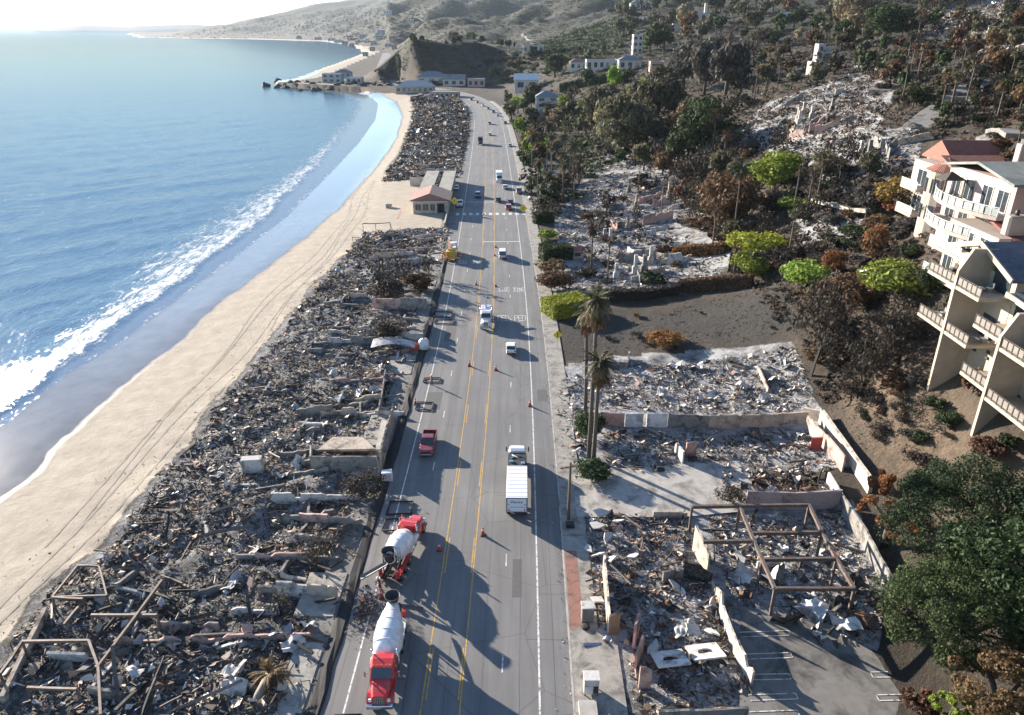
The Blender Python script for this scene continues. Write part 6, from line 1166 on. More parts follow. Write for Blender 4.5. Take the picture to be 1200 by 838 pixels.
def car(kind, mat, label, group=None, name=None):
    L_, W_, H, hood, deck, belt = {'sedan': (4.7, .91, 1.45, .92, 1.0, .95), 'suv': (4.8, .96, 1.78, 1.08, 1.15, 1.1), 'pickup': (5.8, 1.0, 1.9, 1.2, 1.15, 1.2), 'van': (5.4, 1.0, 2.15, 1.15, 1.3, 1.2)}[kind]
    o = empty(name or {'sedan': 'car', 'suv': 'sport_utility_car', 'pickup': 'pickup_truck', 'van': 'van'}[kind], (0, 0, 0), 0, label, {'pickup': 'pickup', 'van': 'van'}.get(kind, 'car'), group); h2 = L_/2; mb = MB(); z0 = .32
    if kind == 'pickup':
        mb.loft([sec(W_*.88, z0+.1, hood-.25, h2), sec(W_*.97, z0, hood-.06, h2-.25), sec(W_, z0, hood, h2-.9), sec(W_, z0, belt, h2-1.75), sec(W_, z0, belt, -.55)]); mb.build('body', mat, o)
        mb = MB(); mb.box(-W_, -W_+.1, -h2+.05, -.552, z0+.1, belt); mb.box(W_-.1, W_, -h2+.05, -.552, z0+.1, belt); mb.box(-W_+.1, W_-.1, -h2+.05, -h2+.13, z0+.1, belt); mb.build('bed_side', mat, o); mb = MB(); mb.box(-W_+.1, W_-.1, -h2+.13, -.552, z0+.1, .75); mb.build('bed_floor', BLK, o); cy0, cy1, t0, t1 = h2-1.75, -.6, h2-2.35, -.45
    else:
        rear = deck if kind == 'sedan' else belt
        mb.loft([sec(W_*.84, z0+.12, hood-.28, h2), sec(W_*.96, z0, hood-.1, h2-.3), sec(W_, z0, hood, h2-.9), sec(W_, z0, belt, h2-1.45), sec(W_, z0, belt, -h2*.5), sec(W_*.99, z0, rear, -h2+.35), sec(W_*.88, z0+.12, rear-.15, -h2)]); mb.build('body', mat, o)
        cy0, t0 = h2-1.3, h2-2.05; cy1, t1 = (-h2+.55, -h2+1.25) if kind == 'sedan' else (-h2+.08, -h2+.4)
    ring = lambda w_, a, b_, z: [(-w_, b_, z), (-w_, a, z), (w_, a, z), (w_, b_, z)]
    mb = MB(); mb.loft([ring(W_*.94, cy0, cy1, belt-.04), ring(W_*.80, t0, t1, H-.05)]); mb.build('glasshouse', GLASS, o)
    mb = MB(); mb.loft([ring(W_*.81, t0+.05, t1-.05, H-.07), ring(W_*.81, t0+.05, t1-.05, H-.02), ring(W_*.72, t0-.1, t1+.1, H)]); ro = mb.build('roof', mat, o)
    mb = MB()
    for sx_ in (-1, 1):
        for (ya, za, yb, zb) in ((cy0, belt, t0, H-.05), (cy1, belt, t1, H-.05), ((cy0+cy1)/2, belt, (t0+t1)/2, H-.05)): mb.bar((sx_*W_*.945, ya, za-.05), (sx_*W_*.81, yb, zb), .09, .07)
    mb.build('pillar', mat, o)
    wr = .34 if kind == 'sedan' else .39
    for sx_ in (-1, 1):
        for y in (h2-.95, -h2+1.0): wheel(o, sx_*(W_-.1), y, wr, .24)
        mb = MB(); mb.box(min(sx_*W_*.55, sx_*W_*.9), max(sx_*W_*.55, sx_*W_*.9), h2-.14, h2-.005, hood-.42, hood-.26); mb.build('headlight', LAMPW, o)
        mb = MB(); mb.box(min(sx_*W_*.6, sx_*W_*.88), max(sx_*W_*.6, sx_*W_*.88), -h2-.012, -h2+.1, .72, .95); mb.build('tail_light', LAMPR, o)
        mb = MB(); mb.bev(min(sx_*(W_+.02), sx_*(W_+.2)), max(sx_*(W_+.02), sx_*(W_+.2)), cy0-.45, cy0-.3, belt, belt+.17, .02); mb.build('mirror', mat, o)
    mb = MB(); mb.bev(-W_*.8, W_*.8, h2-.06, h2+.06, .38, .6, .03); mb.bev(-W_*.8, W_*.8, -h2-.06, -h2+.06, .4, .6, .03); mb.build('bumper', BLK if kind != 'pickup' else CHROME, o)
    mb = MB(); mb.box(-W_*.45, W_*.45, h2-.02, h2+.012, hood-.48, hood-.3); mb.build('grille', BLK, o); return o
def truck_cab(o, mat, y0, nose=1.6, w_=1.12, h=2.9, grille=CHROME, W2=None):
    """bonneted cab: rear of cab at y0, cab 1.9 long, nose ahead"""
    y1 = y0+1.9; mb = MB(); mb.loft([sec(w_, .9, h, y0, .2), sec(w_, .9, h+.05, y0+.6, .2), sec(w_*.97, .9, h-.1, y0+1.35, .22), sec(w_*.95, .9, 2.05, y1, .1)]); cab = mb.build('cab', mat, o)
    mb = MB(); mb.add([(-w_*.86, y1+.03, 2.0), (w_*.86, y1+.03, 2.0), (w_*.8, y0+1.42, h-.2), (-w_*.8, y0+1.42, h-.2)], [(0, 1, 2, 3)]); mb.add([(-w_*.86, y1+.06, 2.0), (w_*.86, y1+.06, 2.0), (w_*.8, y0+1.45, h-.2), (-w_*.8, y0+1.45, h-.2)], [(3, 2, 1, 0), (0, 1, 2, 3)][:1]); mb.build('windscreen', GLASS, cab)
    mb = MB(); mb.box(-w_-.012, w_+.012, y0+.5, y0+1.3, 2.0, h-.35); mb.build('side_window', GLASS, cab)
    mb = MB(); mb.loft([sec(w_*.78, .8, 1.95, y1, .15), sec(w_*.72, .8, 1.85, y1+nose*.6, .18), sec(w_*.62, .8, 1.72, y1+nose, .2)]); hood = mb.build('bonnet', mat, o)
    mb = MB(); mb.box(-w_*.42, w_*.42, y1+nose, y1+nose+.05, .85, 1.62); g_ = mb.build('grille', grille, o); mb = MB()
    for i in range(6): mb.box(-w_*.38+i*w_*.135, -w_*.38+i*w_*.135+.07, y1+nose+.05, y1+nose+.065, .9, 1.56)
    mb.build('grille_slot', BLK, g_); mb = MB(); mb.bev(-w_*1.03, w_*1.03, y1+nose-.1, y1+nose+.25, .45, .8, .05); mb.build('bumper', CHROME, o)
    for sx_ in (-1, 1):
        a, b_ = sorted((sx_*w_*.68, sx_*w_*1.05)); mb = MB(); yy = y1+nose*.55; rings = []
        for k in range(7): an = math.pi*k/6; rings.append([(a, yy+math.cos(an)*.68, .7+math.sin(an)*.6), (b_, yy+math.cos(an)*.68, .7+math.sin(an)*.6), (b_, yy+math.cos(an)*.6, .66+math.sin(an)*.52), (a, yy+math.cos(an)*.6, .66+math.sin(an)*.52)])
        mb.loft(rings); mb.build('fender', mat, o); wheel(o, sx_*w_*.86, yy, .52, .3)
        mb = MB(); mb.bev(*sorted((sx_*w_*.6, sx_*w_*.85)), y1+nose-.1, y1+nose+.08, 1.15, 1.4, .03); mb.build('headlight', LAMPW, o)
        mb = MB(); mb.bar((sx_*w_, y1-.3, 2.2), (sx_*(w_+.35), y1-.2, 2.3), .04, .04); mb.bev(*sorted((sx_*(w_+.28), sx_*(w_+.46))), y1-.28, y1-.18, 1.9, 2.55, .02); mb.build('mirror', CHROME, o)
        mb = MB(); mb.tube([(sx_*(w_+.02), y0-.12, .9), (sx_*(w_+.02), y0-.12, 3.3)], .08, 8); mb.build('exhaust_stack', CHROME, o)
    mb = MB(); 
    for i in range(5): mb.bev(-w_*.7+i*w_*.33, -w_*.7+i*w_*.33+.12, y0+1.25, y0+1.35, h-.05, h+.07, .02)
    mb.build('marker_light', LAMPO, cab); return cab
def mixer(label, mat):
    o = empty('concrete_mixer_truck', (0, 0, 0), 0, label, 'mixer truck'); mb = MB(); mb.box(-.45, -.3, -4.6, 4.0, .75, 1.05); mb.box(.3, .45, -4.6, 4.0, .75, 1.05); mb.box(-.3, .3, -4.4, -4.2, .75, 1.0); mb.box(-.3, .3, 1.4, 1.6, .75, 1.0); mb.build('chassis', BLK, o)
    truck_cab(o, mat, 1.75, 1.7)
    for y in (-1.2, -2.5, -3.8):
        for sx_ in (-1, 1): wheel(o, sx_*.95, y, .52, .5)
    for sx_ in (-1, 1):
        mb = MB(); mb.bev(*sorted((sx_*.75, sx_*1.22)), -4.4, -.6, 1.12, 1.2, .02); mb.build('mudguard', mat if sx_ > 0 else PW_, o); mb = MB(); mb.lathe([(.05, -.9), (.3, -.86), (.3, .86), (.05, .9)], 12, Matrix.Translation((sx_*.85, .55, .78))@Matrix.Rotation(math.pi/2, 4, 'X')); mb.build('fuel_tank', CHROME, o)
    Rm = Matrix.Translation((0, -1.45, 2.45))@Matrix.Rotation(R(-13), 4, 'X')@Matrix.Rotation(math.pi/2, 4, 'X')     # drum axis: front low, rear high
    mb = MB(); mb.lathe([(.6, -2.75), (1.05, -2.45), (1.34, -1.6), (1.38, -.6), (1.24, .6), (.92, 1.7), (.66, 2.45), (.66, 2.75)], 28, Rm); dr = mb.build('drum', paint('drum white', (.74, .75, .76)), o)
    mb = MB()
    for z_, r_ in ((-1.6, 1.355), (-.6, 1.395), (.6, 1.255), (1.7, .94)): mb.lathe([(r_-.03, z_-.04), (r_+.012, z_-.03), (r_+.012, z_+.03), (r_-.03, z_+.04)], 28, Rm)
    mb.build('weld_seam', P('dull seam', (.64, .65, .66)), dr); mb = MB(); mb.lathe([(.3, 2.7), (.56, 2.76), (.3, 2.8)], 16, Rm); mb.build('drum_mouth', BLK, dr)
    mb = MB(); mb.lathe([(.45, 3.3), (.75, 4.15), (.8, 4.2), (.72, 4.15), (.4, 3.35)], 14, Matrix.Translation((0, -4.25, .0))); mb.build('hopper', P('dark cement steel', (.07, .07, .068), (.04, .04, .04), 3, .7, .3), o)
    mb = MB(); mb.bar((-.7, -4.3, 1.0), (-.7, -4.0, 3.4), .12, .12); mb.bar((.7, -4.3, 1.0), (.7, -4.0, 3.4), .12, .12); mb.bar((-.7, -4.0, 3.35), (.7, -4.0, 3.35), .12, .12); mb.bar((-.5, 1.5, 1.0), (-.5, 1.5, 2.2), .25, .25); mb.bar((.5, 1.5, 1.0), (.5, 1.5, 2.2), .25, .25); mb.build('drum_support', P('dark cement steel', (.07, .07, .068)), o)
    mb = MB(); rings = []
    for k in range(5): f = k/4; c = Vector((-.2-2.6*f, -4.5-1.0*f, 2.5-1.5*f)); rings.append([c+Vector((a*.5, -a*.9, b_)) for a, b_ in ((-.35, .22), (-.2, 0), (.2, 0), (.35, .22))])
    mb.loft(rings, False, close=False); ch = mb.build('chute', P('grey chute steel', (.16, .16, .16), (.1, .1, .1), 3, .6, .4), o); md = ch.modifiers.new('t', 'SOLIDIFY'); md.thickness = .05
    for sx_ in (-1, 1): mb = MB(); mb.bev(sx_*.95-.18, sx_*.95+.18, -4.75, -4.35, 1.0, 1.9, .05); mb.build('rear_fender', mat, o); mb = MB(); mb.box(sx_*.9-.08, sx_*.9+.08, -4.78, -4.752, 1.3, 1.5); mb.build('tail_light', LAMPR, o)
    mb = MB(); 
    for z_ in np.arange(1.2, 3.6, .35): mb.bar((.98, -4.1, z_), (1.2, -4.1, z_), .04, .04)
    mb.bar((.98, -4.1, 1), (.98, -4.1, 4.1), .04, .04); mb.bar((1.2, -4.1, 1), (1.2, -4.1, 4.1), .04, .04); mb.build('ladder', BLK, o)
    mb = MB(); mb.lathe([(.1, -.62), (.38, -.58), (.38, .58), (.1, .62)], 14, Matrix.Translation((1.0, 1.2, 1.75))@Matrix.Rotation(math.pi/2, 4, 'X')); mb.build('water_tank', PW_, o); return o
put(mixer('red cabbed concrete mixer pointing away with its chute over the shoulder', PR_), px=473, py=652, away=True, twist=-.17)
put(mixer('red cabbed concrete mixer facing the camera at the bottom of the road', PR_), px=456, py=776, away=False, twist=.03)
put(car('pickup', PDR, 'dark red crew cab pickup driving toward the camera on the left'), px=502, py=524, away=False, twist=.0)
put(car('sedan', PW_, 'white sedan heading away, ahead of the white tow truck'), px=599, py=411)
put(car('van', PW_, 'white van heading away beyond the painted crossing words'), px=589, py=301)
# white box truck
o = empty('box_truck', (0, 0, 0), 0, 'long white box truck with a dark open deck behind its cab', 'truck'); mb = MB(); mb.box(-.45, .45, -5.8, 6, .75, 1.0); mb.build('chassis', BLK, o)
mb = MB(); mb.loft([sec(1.1, .6, 2.7, 5.2, .15), sec(1.12, .6, 2.85, 5.7, .2), sec(1.1, .6, 2.7, 6.6, .25), sec(1.08, .6, 1.7, 7.3, .2), sec(.95, .6, 1.35, 7.8, .2)]); cab = mb.build('cab', PW_, o); mb = MB(); mb.quad((-.95, 7.33, 1.72), (.95, 7.33, 1.72), (.88, 6.64, 2.62), (-.88, 6.64, 2.62)); mb.build('windscreen', GLASS, cab)
mb = MB(); mb.box(-1.13, 1.13, 5.8, 6.7, 1.75, 2.4); mb.build('side_window', GLASS, cab)
BOXW = P('white box panel', (.74, .75, .76), (.66, .67, .68), .8, .45); mb = MB(); mb.bev(-1.27, 1.27, -6.0, 1.0, 1.02, 3.1, .04); bx_ = mb.build('cargo_box', BOXW, o); mb = MB()
for i in range(9): y = -5.7+i*.82; mb.box(-1.2, 1.2, y, y+.05, 3.1, 3.12)
for sx_ in (-1, 1):
    for i in range(12): y = -5.7+i*.6; mb.box(*sorted((sx_*1.27, sx_*1.29)), y, y+.04, 1.1, 3.0)
mb.build('roof_bow', P('white rib', (.62, .63, .64)), bx_)
mb = MB(); mb.box(-1.27, 1.27, -6.04, -6.002, 2.98, 3.1); mb.box(-1.27, -1.15, -6.04, -6.002, 1.02, 2.98); mb.box(1.15, 1.27, -6.04, -6.002, 1.02, 2.98); mb.box(-1.15, 1.15, -6.04, -6.002, 1.02, 1.14); mb.build('door_frame', P('dark door frame', (.08, .08, .1)), o); mb = MB(); mb.box(-1.15, 1.15, -6.03, -6.003, 1.14, 2.98); dd_ = mb.build('rear_door', P('shade tinted white door', (.62, .66, .72), (.55, .59, .65), 1, .5), o); mb = MB(); mb.box(-.8, 1.1, -6.045, -6.03, 1.75, 1.8); mb.build('door_bar', P('dark door frame', (.08, .08, .1)), dd_)  # blue grey of the shaded rear face is put into the door colour
for sx_ in (-1, 1): mb = MB(); mb.box(sx_*.98-.12, sx_*.98+.12, -6.05, -6.03, 2.1, 2.17); mb.build('door_latch', BLK, dd_); mb = MB(); mb.box(sx_*.95-.07, sx_*.95+.07, -6.06, -6.04, 1.25, 1.5); mb.build('tail_light', LAMPR, o)
fc = bpy.data.curves.new('lettering', 'FONT'); fc.body = 'Penske'; fc.size = .5; fc.align_x = 'CENTER'; fc.extrude = .004; fo = bpy.data.objects.new('lettering', fc); to = link('lettering', bpy.data.meshes.new_from_object(fo), P('dark blue lettering', (.03, .04, .12))); to.parent = o; to.location = (0, -6.05, 2.35); to.rotation_euler = (math.pi/2, 0, 0)
mb = MB(); mb.box(-1.2, 1.2, 1.05, 5.1, 1.02, 1.15); mb.box(-1.2, -1.12, 1.05, 5.1, 1.15, 2.3); mb.box(1.12, 1.2, 1.05, 5.1, 1.15, 2.3); mb.build('open_deck', P('black deck', (.025, .025, .027)), o); mb = MB(); mb.box(-1.1, 1.1, 1.62, 5.0, 1.15, 2.5); mb.build('dark_load', P('black deck', (.025, .025, .027)), o); mb = MB(); mb.box(-1.22, 1.22, 1.02, 1.6, 1.9, 2.75); mb.build('tool_rack', P('rusty brown rack', (.11, .075, .06)), o)
mb = MB(); mb.tube([(-.8, 3.6, 2.55), (0, 4.4, 2.65), (.8, 3.8, 2.55)], .07, 6); mb.tube([(-.7, 4.4, 2.6), (.6, 3.2, 2.6)], .09, 6); mb.build('hose', P('grey hose', (.3, .3, .31)), o); mb = MB(); mb.bev(.5, 1.0, 2.1, 2.6, 1.15, 2.75, .05); mb.bev(-1.0, -.5, 2.6, 3.0, 1.15, 2.7, .05); mb.build('blue_tank', P('blue drum', (.12, .25, .42)), o)
for y in (-3.6, -4.8, 6.6):
    for sx_ in (-1, 1): wheel(o, sx_*1.0, y, .5, .45 if y < 0 else .3)
for sx_ in (-1, 1): mb = MB(); mb.bar((sx_*1.1, 6.8, 2.0), (sx_*1.5, 6.8, 2.1), .04, .04); mb.bev(sx_*1.5-.08, sx_*1.5+.08, 6.72, 6.85, 1.7, 2.4, .02); mb.build('mirror', BLK, o); mb = MB(); mb.bev(sx_*.75-.18, sx_*.75+.18, 7.7, 7.83, .9, 1.1, .03); mb.build('headlight', LAMPW, o)
put(o, px=606, py=575)
# tow truck carrying a red body
o = empty('tow_truck', (0, 0, 0), 0, 'white bonneted tow truck with a red bed and boom facing the camera', 'truck'); mb = MB(); mb.box(-.45, .45, -4.5, 3.2, .75, 1.05); mb.build('chassis', BLK, o); truck_cab(o, PW_, 1.0, 1.6)
mb = MB(); mb.bev(-1.22, 1.22, -4.3, .7, 1.0, 2.0, .08); mb.build('bed', PR_, o); mb = MB(); mb.bev(-1.0, 1.0, -3.6, -.4, 2.0, 2.35, .06); mb.build('bed_cover', P('pale aluminium', (.6, .62, .64), (.5, .52, .54), 2, .4, .6), o); mb = MB(); mb.bar((0, -.2, 2.0), (.2, -5.2, 3.4), .3, .35); mb.build('boom', P('grey boom', (.4, .4, .4)), o); mb = MB(); mb.box(-1.1, 1.1, .72, .86, 1.0, 2.9); mb.build('headboard', PR_, o)
for y in (-1.9, -3.2):
    for sx_ in (-1, 1): wheel(o, sx_*.95, y, .5, .48)
for sx_ in (-1, 1): mb = MB(); mb.box(sx_*1.0-.08, sx_*1.0+.08, -4.34, -4.302, 1.3, 1.5); mb.build('tail_light', LAMPR, o)
put(o, px=570, py=377, away=False)
# orange truck crane
o = empty('crane_truck', (0, 0, 0), 0, 'orange and yellow crane truck with white cab parked at the left shoulder', 'truck'); mb = MB(); mb.bev(-1.25, 1.25, -4.8, 3.0, .8, 1.5, .08); mb.build('carrier', POR, o)
mb = MB(); mb.bev(-1.2, 1.2, 3.1, 5.2, .6, 2.7, .2); cab = mb.build('cab', PW_, o); mb = MB(); mb.box(-1.05, 1.05, 5.2, 5.22, 1.5, 2.4); mb.build('windscreen', GLASS, cab); mb = MB(); mb.bev(-1.2, 1.2, -4.4, -2.2, 1.5, 2.6, .15); mb.build('counterweight', P('yellow machine paint', (.55, .34, .04)), o); mb = MB(); mb.bar((-.5, -3.4, 2.7), (-.9, 4.2, 3.4), .55, .6); bo = mb.build('boom', POR, o); mb = MB(); mb.bar((-.85, 3.4, 3.3), (-1.0, 5.6, 3.5), .35, .4); mb.build('boom_tip', PW_, bo); mb = MB(); mb.bev(.2, 1.1, -2.0, -.4, 1.5, 3.0, .1); mb.build('operator_cab', PW_, o)
for y in (-3.6, -2.3, 2.2, 4.0):
    for sx_ in (-1, 1): wheel(o, sx_*1.0, y, .52, .4)
for sx_ in (-1, 1):
    for y in (-4.6, 1.0): mb = MB(); mb.box(*sorted((sx_*1.25, sx_*2.2)), y-.12, y+.12, .9, 1.1); mb.box(sx_*2.1-.12, sx_*2.1+.12, y-.12, y+.12, .05, .9); mb.box(sx_*2.1-.3, sx_*2.1+.3, y-.3, y+.3, 0, .05); mb.build('outrigger', POR, o)
put(o, px=530, py=301, away=True)
# more traffic
def small_truck(label, cabm, boxm, name='delivery_truck'):
    o = empty(name, (0, 0, 0), 0, label, 'truck'); mb = MB(); mb.box(-.45, .45, -3.4, 3.2, .6, .9); mb.build('chassis', BLK, o); mb = MB(); mb.bev(-1.2, 1.2, -3.5, 1.6, .95, 3.5, .05); mb.build('cargo_box', boxm, o); mb = MB(); mb.loft([sec(1.05, .5, 2.5, 1.7, .1), sec(1.05, .5, 2.5, 2.6, .15), sec(1.0, .5, 1.6, 3.5, .2), sec(.95, .5, 1.3, 4.0, .2)]); c = mb.build('cab', cabm, o); mb = MB(); mb.quad((-.9, 3.48, 1.62), (.9, 3.48, 1.62), (.9, 2.68, 2.45), (-.9, 2.68, 2.45)); mb.build('windscreen', GLASS, c)
    for y in (-2.3, 2.9):
        for sx_ in (-1, 1): wheel(o, sx_*.95, y, .45, .3)
    for sx_ in (-1, 1): mb = MB(); mb.box(sx_*.9-.08, sx_*.9+.08, -3.53, -3.502, 1.1, 1.35); mb.build('tail_light', LAMPR, o)
    return o
put(small_truck('white delivery truck heading toward the crossing', PW_, BOXW), px=585, py=212, away=False)
put(small_truck('tall dark container truck in the far lanes', PK_, P('dark navy panel', (.02, .022, .04)), 'container_truck'), px=563, py=169, away=False)
for kind, ma, lab, px, py, aw in [('sedan', PW_, 'white car behind the delivery truck near the kerb', 592, 221, True), ('suv', paint('red', (.42, .03, .03)), 'red car just past the zebra crossing', 596, 245, True), ('pickup', PW_, 'white pickup parked by the restaurant', 539, 241, False), ('sedan', PW_, 'white car in the far lanes ahead of the dark truck', 574, 158.5, True), ('suv', paint('silver', (.4, .4, .4)), 'silver car, farthest moving car before the bend', 573.5, 145.5, True), ('sedan', paint('pale grey', (.55, .55, .55)), 'pale grey car parked at the far right kerb', 597.5, 171.5, True), ('van', P('burnt van paint', (.42, .38, .35), (.25, .2, .17), 2, .8), 'burned out pale van parked under roadside palms', 608, 226, True), ('sedan', PK_, 'small black car left of the red car', 584, 236, True), ('sedan', PK_, 'small black car behind the red car', 598, 238.5, True), ('suv', paint('dark blue', (.03, .04, .08)), 'dark car in the restaurant shadow', 560, 231, False), ('suv', paint('grey', (.2, .2, .2)), 'grey car parked at the bend', 592, 145, True), ('sedan', PW_, 'white car parked outside the beach wings', 535, 222, False)]:
    put(car(kind, ma, lab), px=px, py=py, away=aw)
for i, (px, py) in enumerate([(566, 124.5), (572, 128), (578, 132), (583, 136), (559, 120.5), (552, 117.5)]): put(car(('sedan', 'suv', 'van')[i % 3], (PW_, paint('silver', (.4, .4, .4)), paint('grey', (.2, .2, .2)))[i % 3], f'{ordinal(i+1)} of the parked cars lining the far bend'), px=px, py=py)
# ------------------------------------------------------------ street furniture and site clutter
ORANGE = P('cone orange', (.62, .09, .03), (.5, .07, .025), 4, .6); REFL = P('reflective white', (.75, .75, .75)); YEL = P('sign yellow', (.72, .52, .03), (.66, .47, .03), 3, .5); WOODP = P('weathered pole wood', (.17, .12, .085), (.10, .07, .05), 5, .95, bmp=.03)
def cone(): 
    o = empty('traffic_cone', (0, 0, 0), 0); mb = MB(); mb.bev(-.24, .24, -.24, .24, 0, .05, .02); mb.build('base', BLK, o); mb = MB(); mb.lathe([(.19, .05), (.06, .85), (.02, .9)], 12); b_ = mb.build('cone_body', ORANGE, o); mb = MB(); mb.lathe([(.118, .5), (.095, .66)], 12); mb.build('reflective_band', REFL, b_); return o
c0 = cone()
for i, (px, py, lab) in enumerate([(566, 627, 'orange cone on the yellow line right of the front mixer'), (515, 645, 'orange cone beside the rear mixer drum'), (621, 476, 'orange cone leaning by the right edge line'), (550, 429, 'orange cone left of the tow truck lane'), (581, 434, 'orange cone on the right yellow line below the white sedan'), (558, 334, 'orange cone on the left yellow line behind the tow truck'), (581, 336, 'orange cone on the right yellow line near the painted words'), (487, 474, 'orange cone on the shoulder in front of the pickup'), (492, 405, 'orange cone beside the white tank'), (447, 700, 'orange cone behind the nearest mixer'), (580, 300, 'orange cone left of the white van'), (581, 290, 'orange cone ahead of the white van'), (472, 612, 'orange cone inside the black drain sock'), (567, 252, 'orange cone on the zebra crossing')]):
    o = c0 if i == 0 else copy_tree(c0); x, y = G(px, py); o.location = (x, y, .008); o.scale = (1.25,)*3; tag(o, lab, 'traffic cone', 'traffic cones on the road')
def sign(px, py, lab, h=3.0, s_=.62, kind='ped', dz=0):
    x, y = G(px, py, .15); o = empty('warning_sign', (x, y, .13), 0, lab, 'road sign'); mb = MB(); mb.bar((0, 0, 0), (0, 0, h+s_), .08, .08); mb.build('post', P('galvanised steel', (.4, .4, .4), (.3, .3, .3), 3, .5, .5), o); mb = MB(); zc_ = h
    mb.loft([[(0, y_, zc_-s_*1.42), (s_*1.42, y_, zc_), (0, y_, zc_+s_*1.42), (-s_*1.42, y_, zc_)] for y_ in (-.06, -.085)]); pl_ = mb.build('plate', YEL, o); mb = MB(); mb.lathe([(.02, 0), (.11, .03), (.11, .06), (.02, .09)], 10, Matrix.Translation((0, -.087, zc_+.42))@Matrix.Rotation(math.pi/2, 4, 'X')@Matrix.Scale(.05, 4, (0, 0, 1))); mb.bar((0, -.092, zc_+.3), (0, -.092, zc_-.15), .16, .02, (0, 1, 0)); mb.bar((0, -.092, zc_-.15), (.2, -.092, zc_-.5), .09, .02, (0, 1, 0)); mb.bar((0, -.092, zc_-.15), (-.2, -.092, zc_-.5), .09, .02, (0, 1, 0)); mb.bar((0, -.092, zc_+.2), (.26, -.092, zc_-.02), .08, .02, (0, 1, 0)); mb.build('walking_figure', BLK, pl_); return o
sign(653, 408, 'yellow diamond warning sign on the pavement beside the burned lawn', 2.7, .62); sign(613, 256, 'yellow crossing sign at the right end of the zebra crossing', 3.2, .9); sign(533, 247, 'yellow crossing sign by the restaurant at the left kerb', 3.2, .9)
def pole(px, py, h, lab, arms=1, ry=0, box=False):
    q = hit(px, py); o = empty('utility_pole', q, ry, lab, 'utility pole'); mb = MB(); mb.tube([(0, 0, -.5), (0, 0, h*.5), (0, 0, h)], [.2, .17, .13], 9); mb.build('shaft', WOODP, o)
    for k in range(arms): mb = MB(); z = h-.7-k*1.3; mb.bar((-1.2, .16, z), (1.2, .16, z), .12, .14); a_ = mb.build('crossarm', WOODP, o); mb = MB(); [mb.lathe([(.05, z+.07), (.07, z+.2), (.03, z+.26)], 6, Matrix.Translation((x_, .16, 0))) for x_ in (-1.05, -.5, .5, 1.05)]; mb.build('insulator', P('grey porcelain', (.35, .36, .38)), a_)
    if box: mb = MB(); mb.lathe([(.28, h-2.6), (.28, h-1.5), (.1, h-1.4)], 10, Matrix.Translation((.42, 0, 0))); mb.build('transformer', P('grey transformer', (.45, .46, .48)), o)
    return o
pole(666, 610, 8.2, 'brown wooden utility pole on the pavement by the driveway', 1, .3); pole(973, 358, 6.6, 'wooden utility pole with transformer beside the bright green shrub', 1, .6, True); pole(1110, 142, 9, 'utility pole at the bend of the hill road', 1); pole(660, 236, 11, 'thin utility pole behind the roadside shed', 1); pole(748, 225, 9, 'thin bare pole among the inland ruins', 1); pole(775, 250, 8, 'leaning bare pole near the slope foot', 0); pole(672, 245, 10, 'dark bare pole left of the inland ruins', 0); pole(924, 300, 7, 'short pole behind the dark hedge', 1); pole(1072, 105, 11, 'tall pole beside the upper hill road', 1); pole(1062, 108, 11, 'tall pole left of the upper hill road pole', 1)
# overhead wires from the pole by the driveway
def wire(a, b_, sag, lab):
    mb = MB(); A_, B_ = Vector(a), Vector(b_); o = None; pts = [A_.lerp(B_, k/12)-Vector((0, 0, sag*4*(k/12)*(1-k/12))) for k in range(13)]; mb.tube(pts, .018, 4); tag(mb.build('power_cable', P('black cable', (.02, .02, .02))), lab, 'cable')
q = hit(973, 358); wire((q.x, q.y, q.z+6.1), (q.x-28, q.y+60, q.z+10), 1.2, 'thin cable running left from the transformer pole')
q = hit(666, 610); wire((q.x, q.y, .4), (q.x+5, q.y-3, .25), .0, 'slack cable lying at the foot of the wooden pole')
# drain socks: black rectangular loops around drains, long black sock along the shoulder
def loop(pts, lab, r=.1):
    W_ = [Vector((*G(a, b_, .1), .14)) for a, b_ in pts]; o = W_[0].copy(); mb = MB(); 
    for i in range(len(W_)): mb.tube([W_[i]-o, W_[(i+1) % len(W_)]-o], r, 7)
    ob = mb.build('sediment_sock', BLACK); ob.location = o; tag(ob, lab, 'drain sock', 'black drain socks')
loop([(457,588),(484,588),(482,602),(453,603)], 'black rectangular sock round a drain, far one beside the rear mixer'); loop([(452,608),(479,608),(475,622),(448,622)], 'black rectangular sock round a drain beside the rear mixer cab'); loop([(392,838),(424,838),(422,848),(390,848)], 'black sock at the bottom edge under the nearest mixer')
loop([(489,471),(508,472),(506,481),(487,480)], 'black sock loop on the shoulder beyond the pickup'); loop([(507,365),(530,366),(529,372),(506,371)], 'black sock loop on the shoulder near the pink garden wall'); loop([(510,374),(532,375),(531,380),(509,379)], 'second black sock loop near the pink garden wall'); loop([(497,443),(516,443),(515,448),(496,448)], 'flat black sock loop beside the worker')
n = 66; ss = np.linspace(12, 215, n); V = []; rnd = random.Random(4)
for k, s_ in enumerate(ss):
    for o_, z in ((-.1, -.02), (-.35, .2), (-.8, .3), (-1.25, .18), (-1.5, -.02)): x, y = rpt(s_, RL+o_+rnd.uniform(-.12, .12)); V.append((float(x), float(y), z*rnd.uniform(.25, 1.1)))
tag(link('silt_fence', np_mesh('silt_fence', np.array(V), grid_faces(n, 5), (BLACK,), False)), 'long black silt sock running along the left edge of the road', 'silt fence')
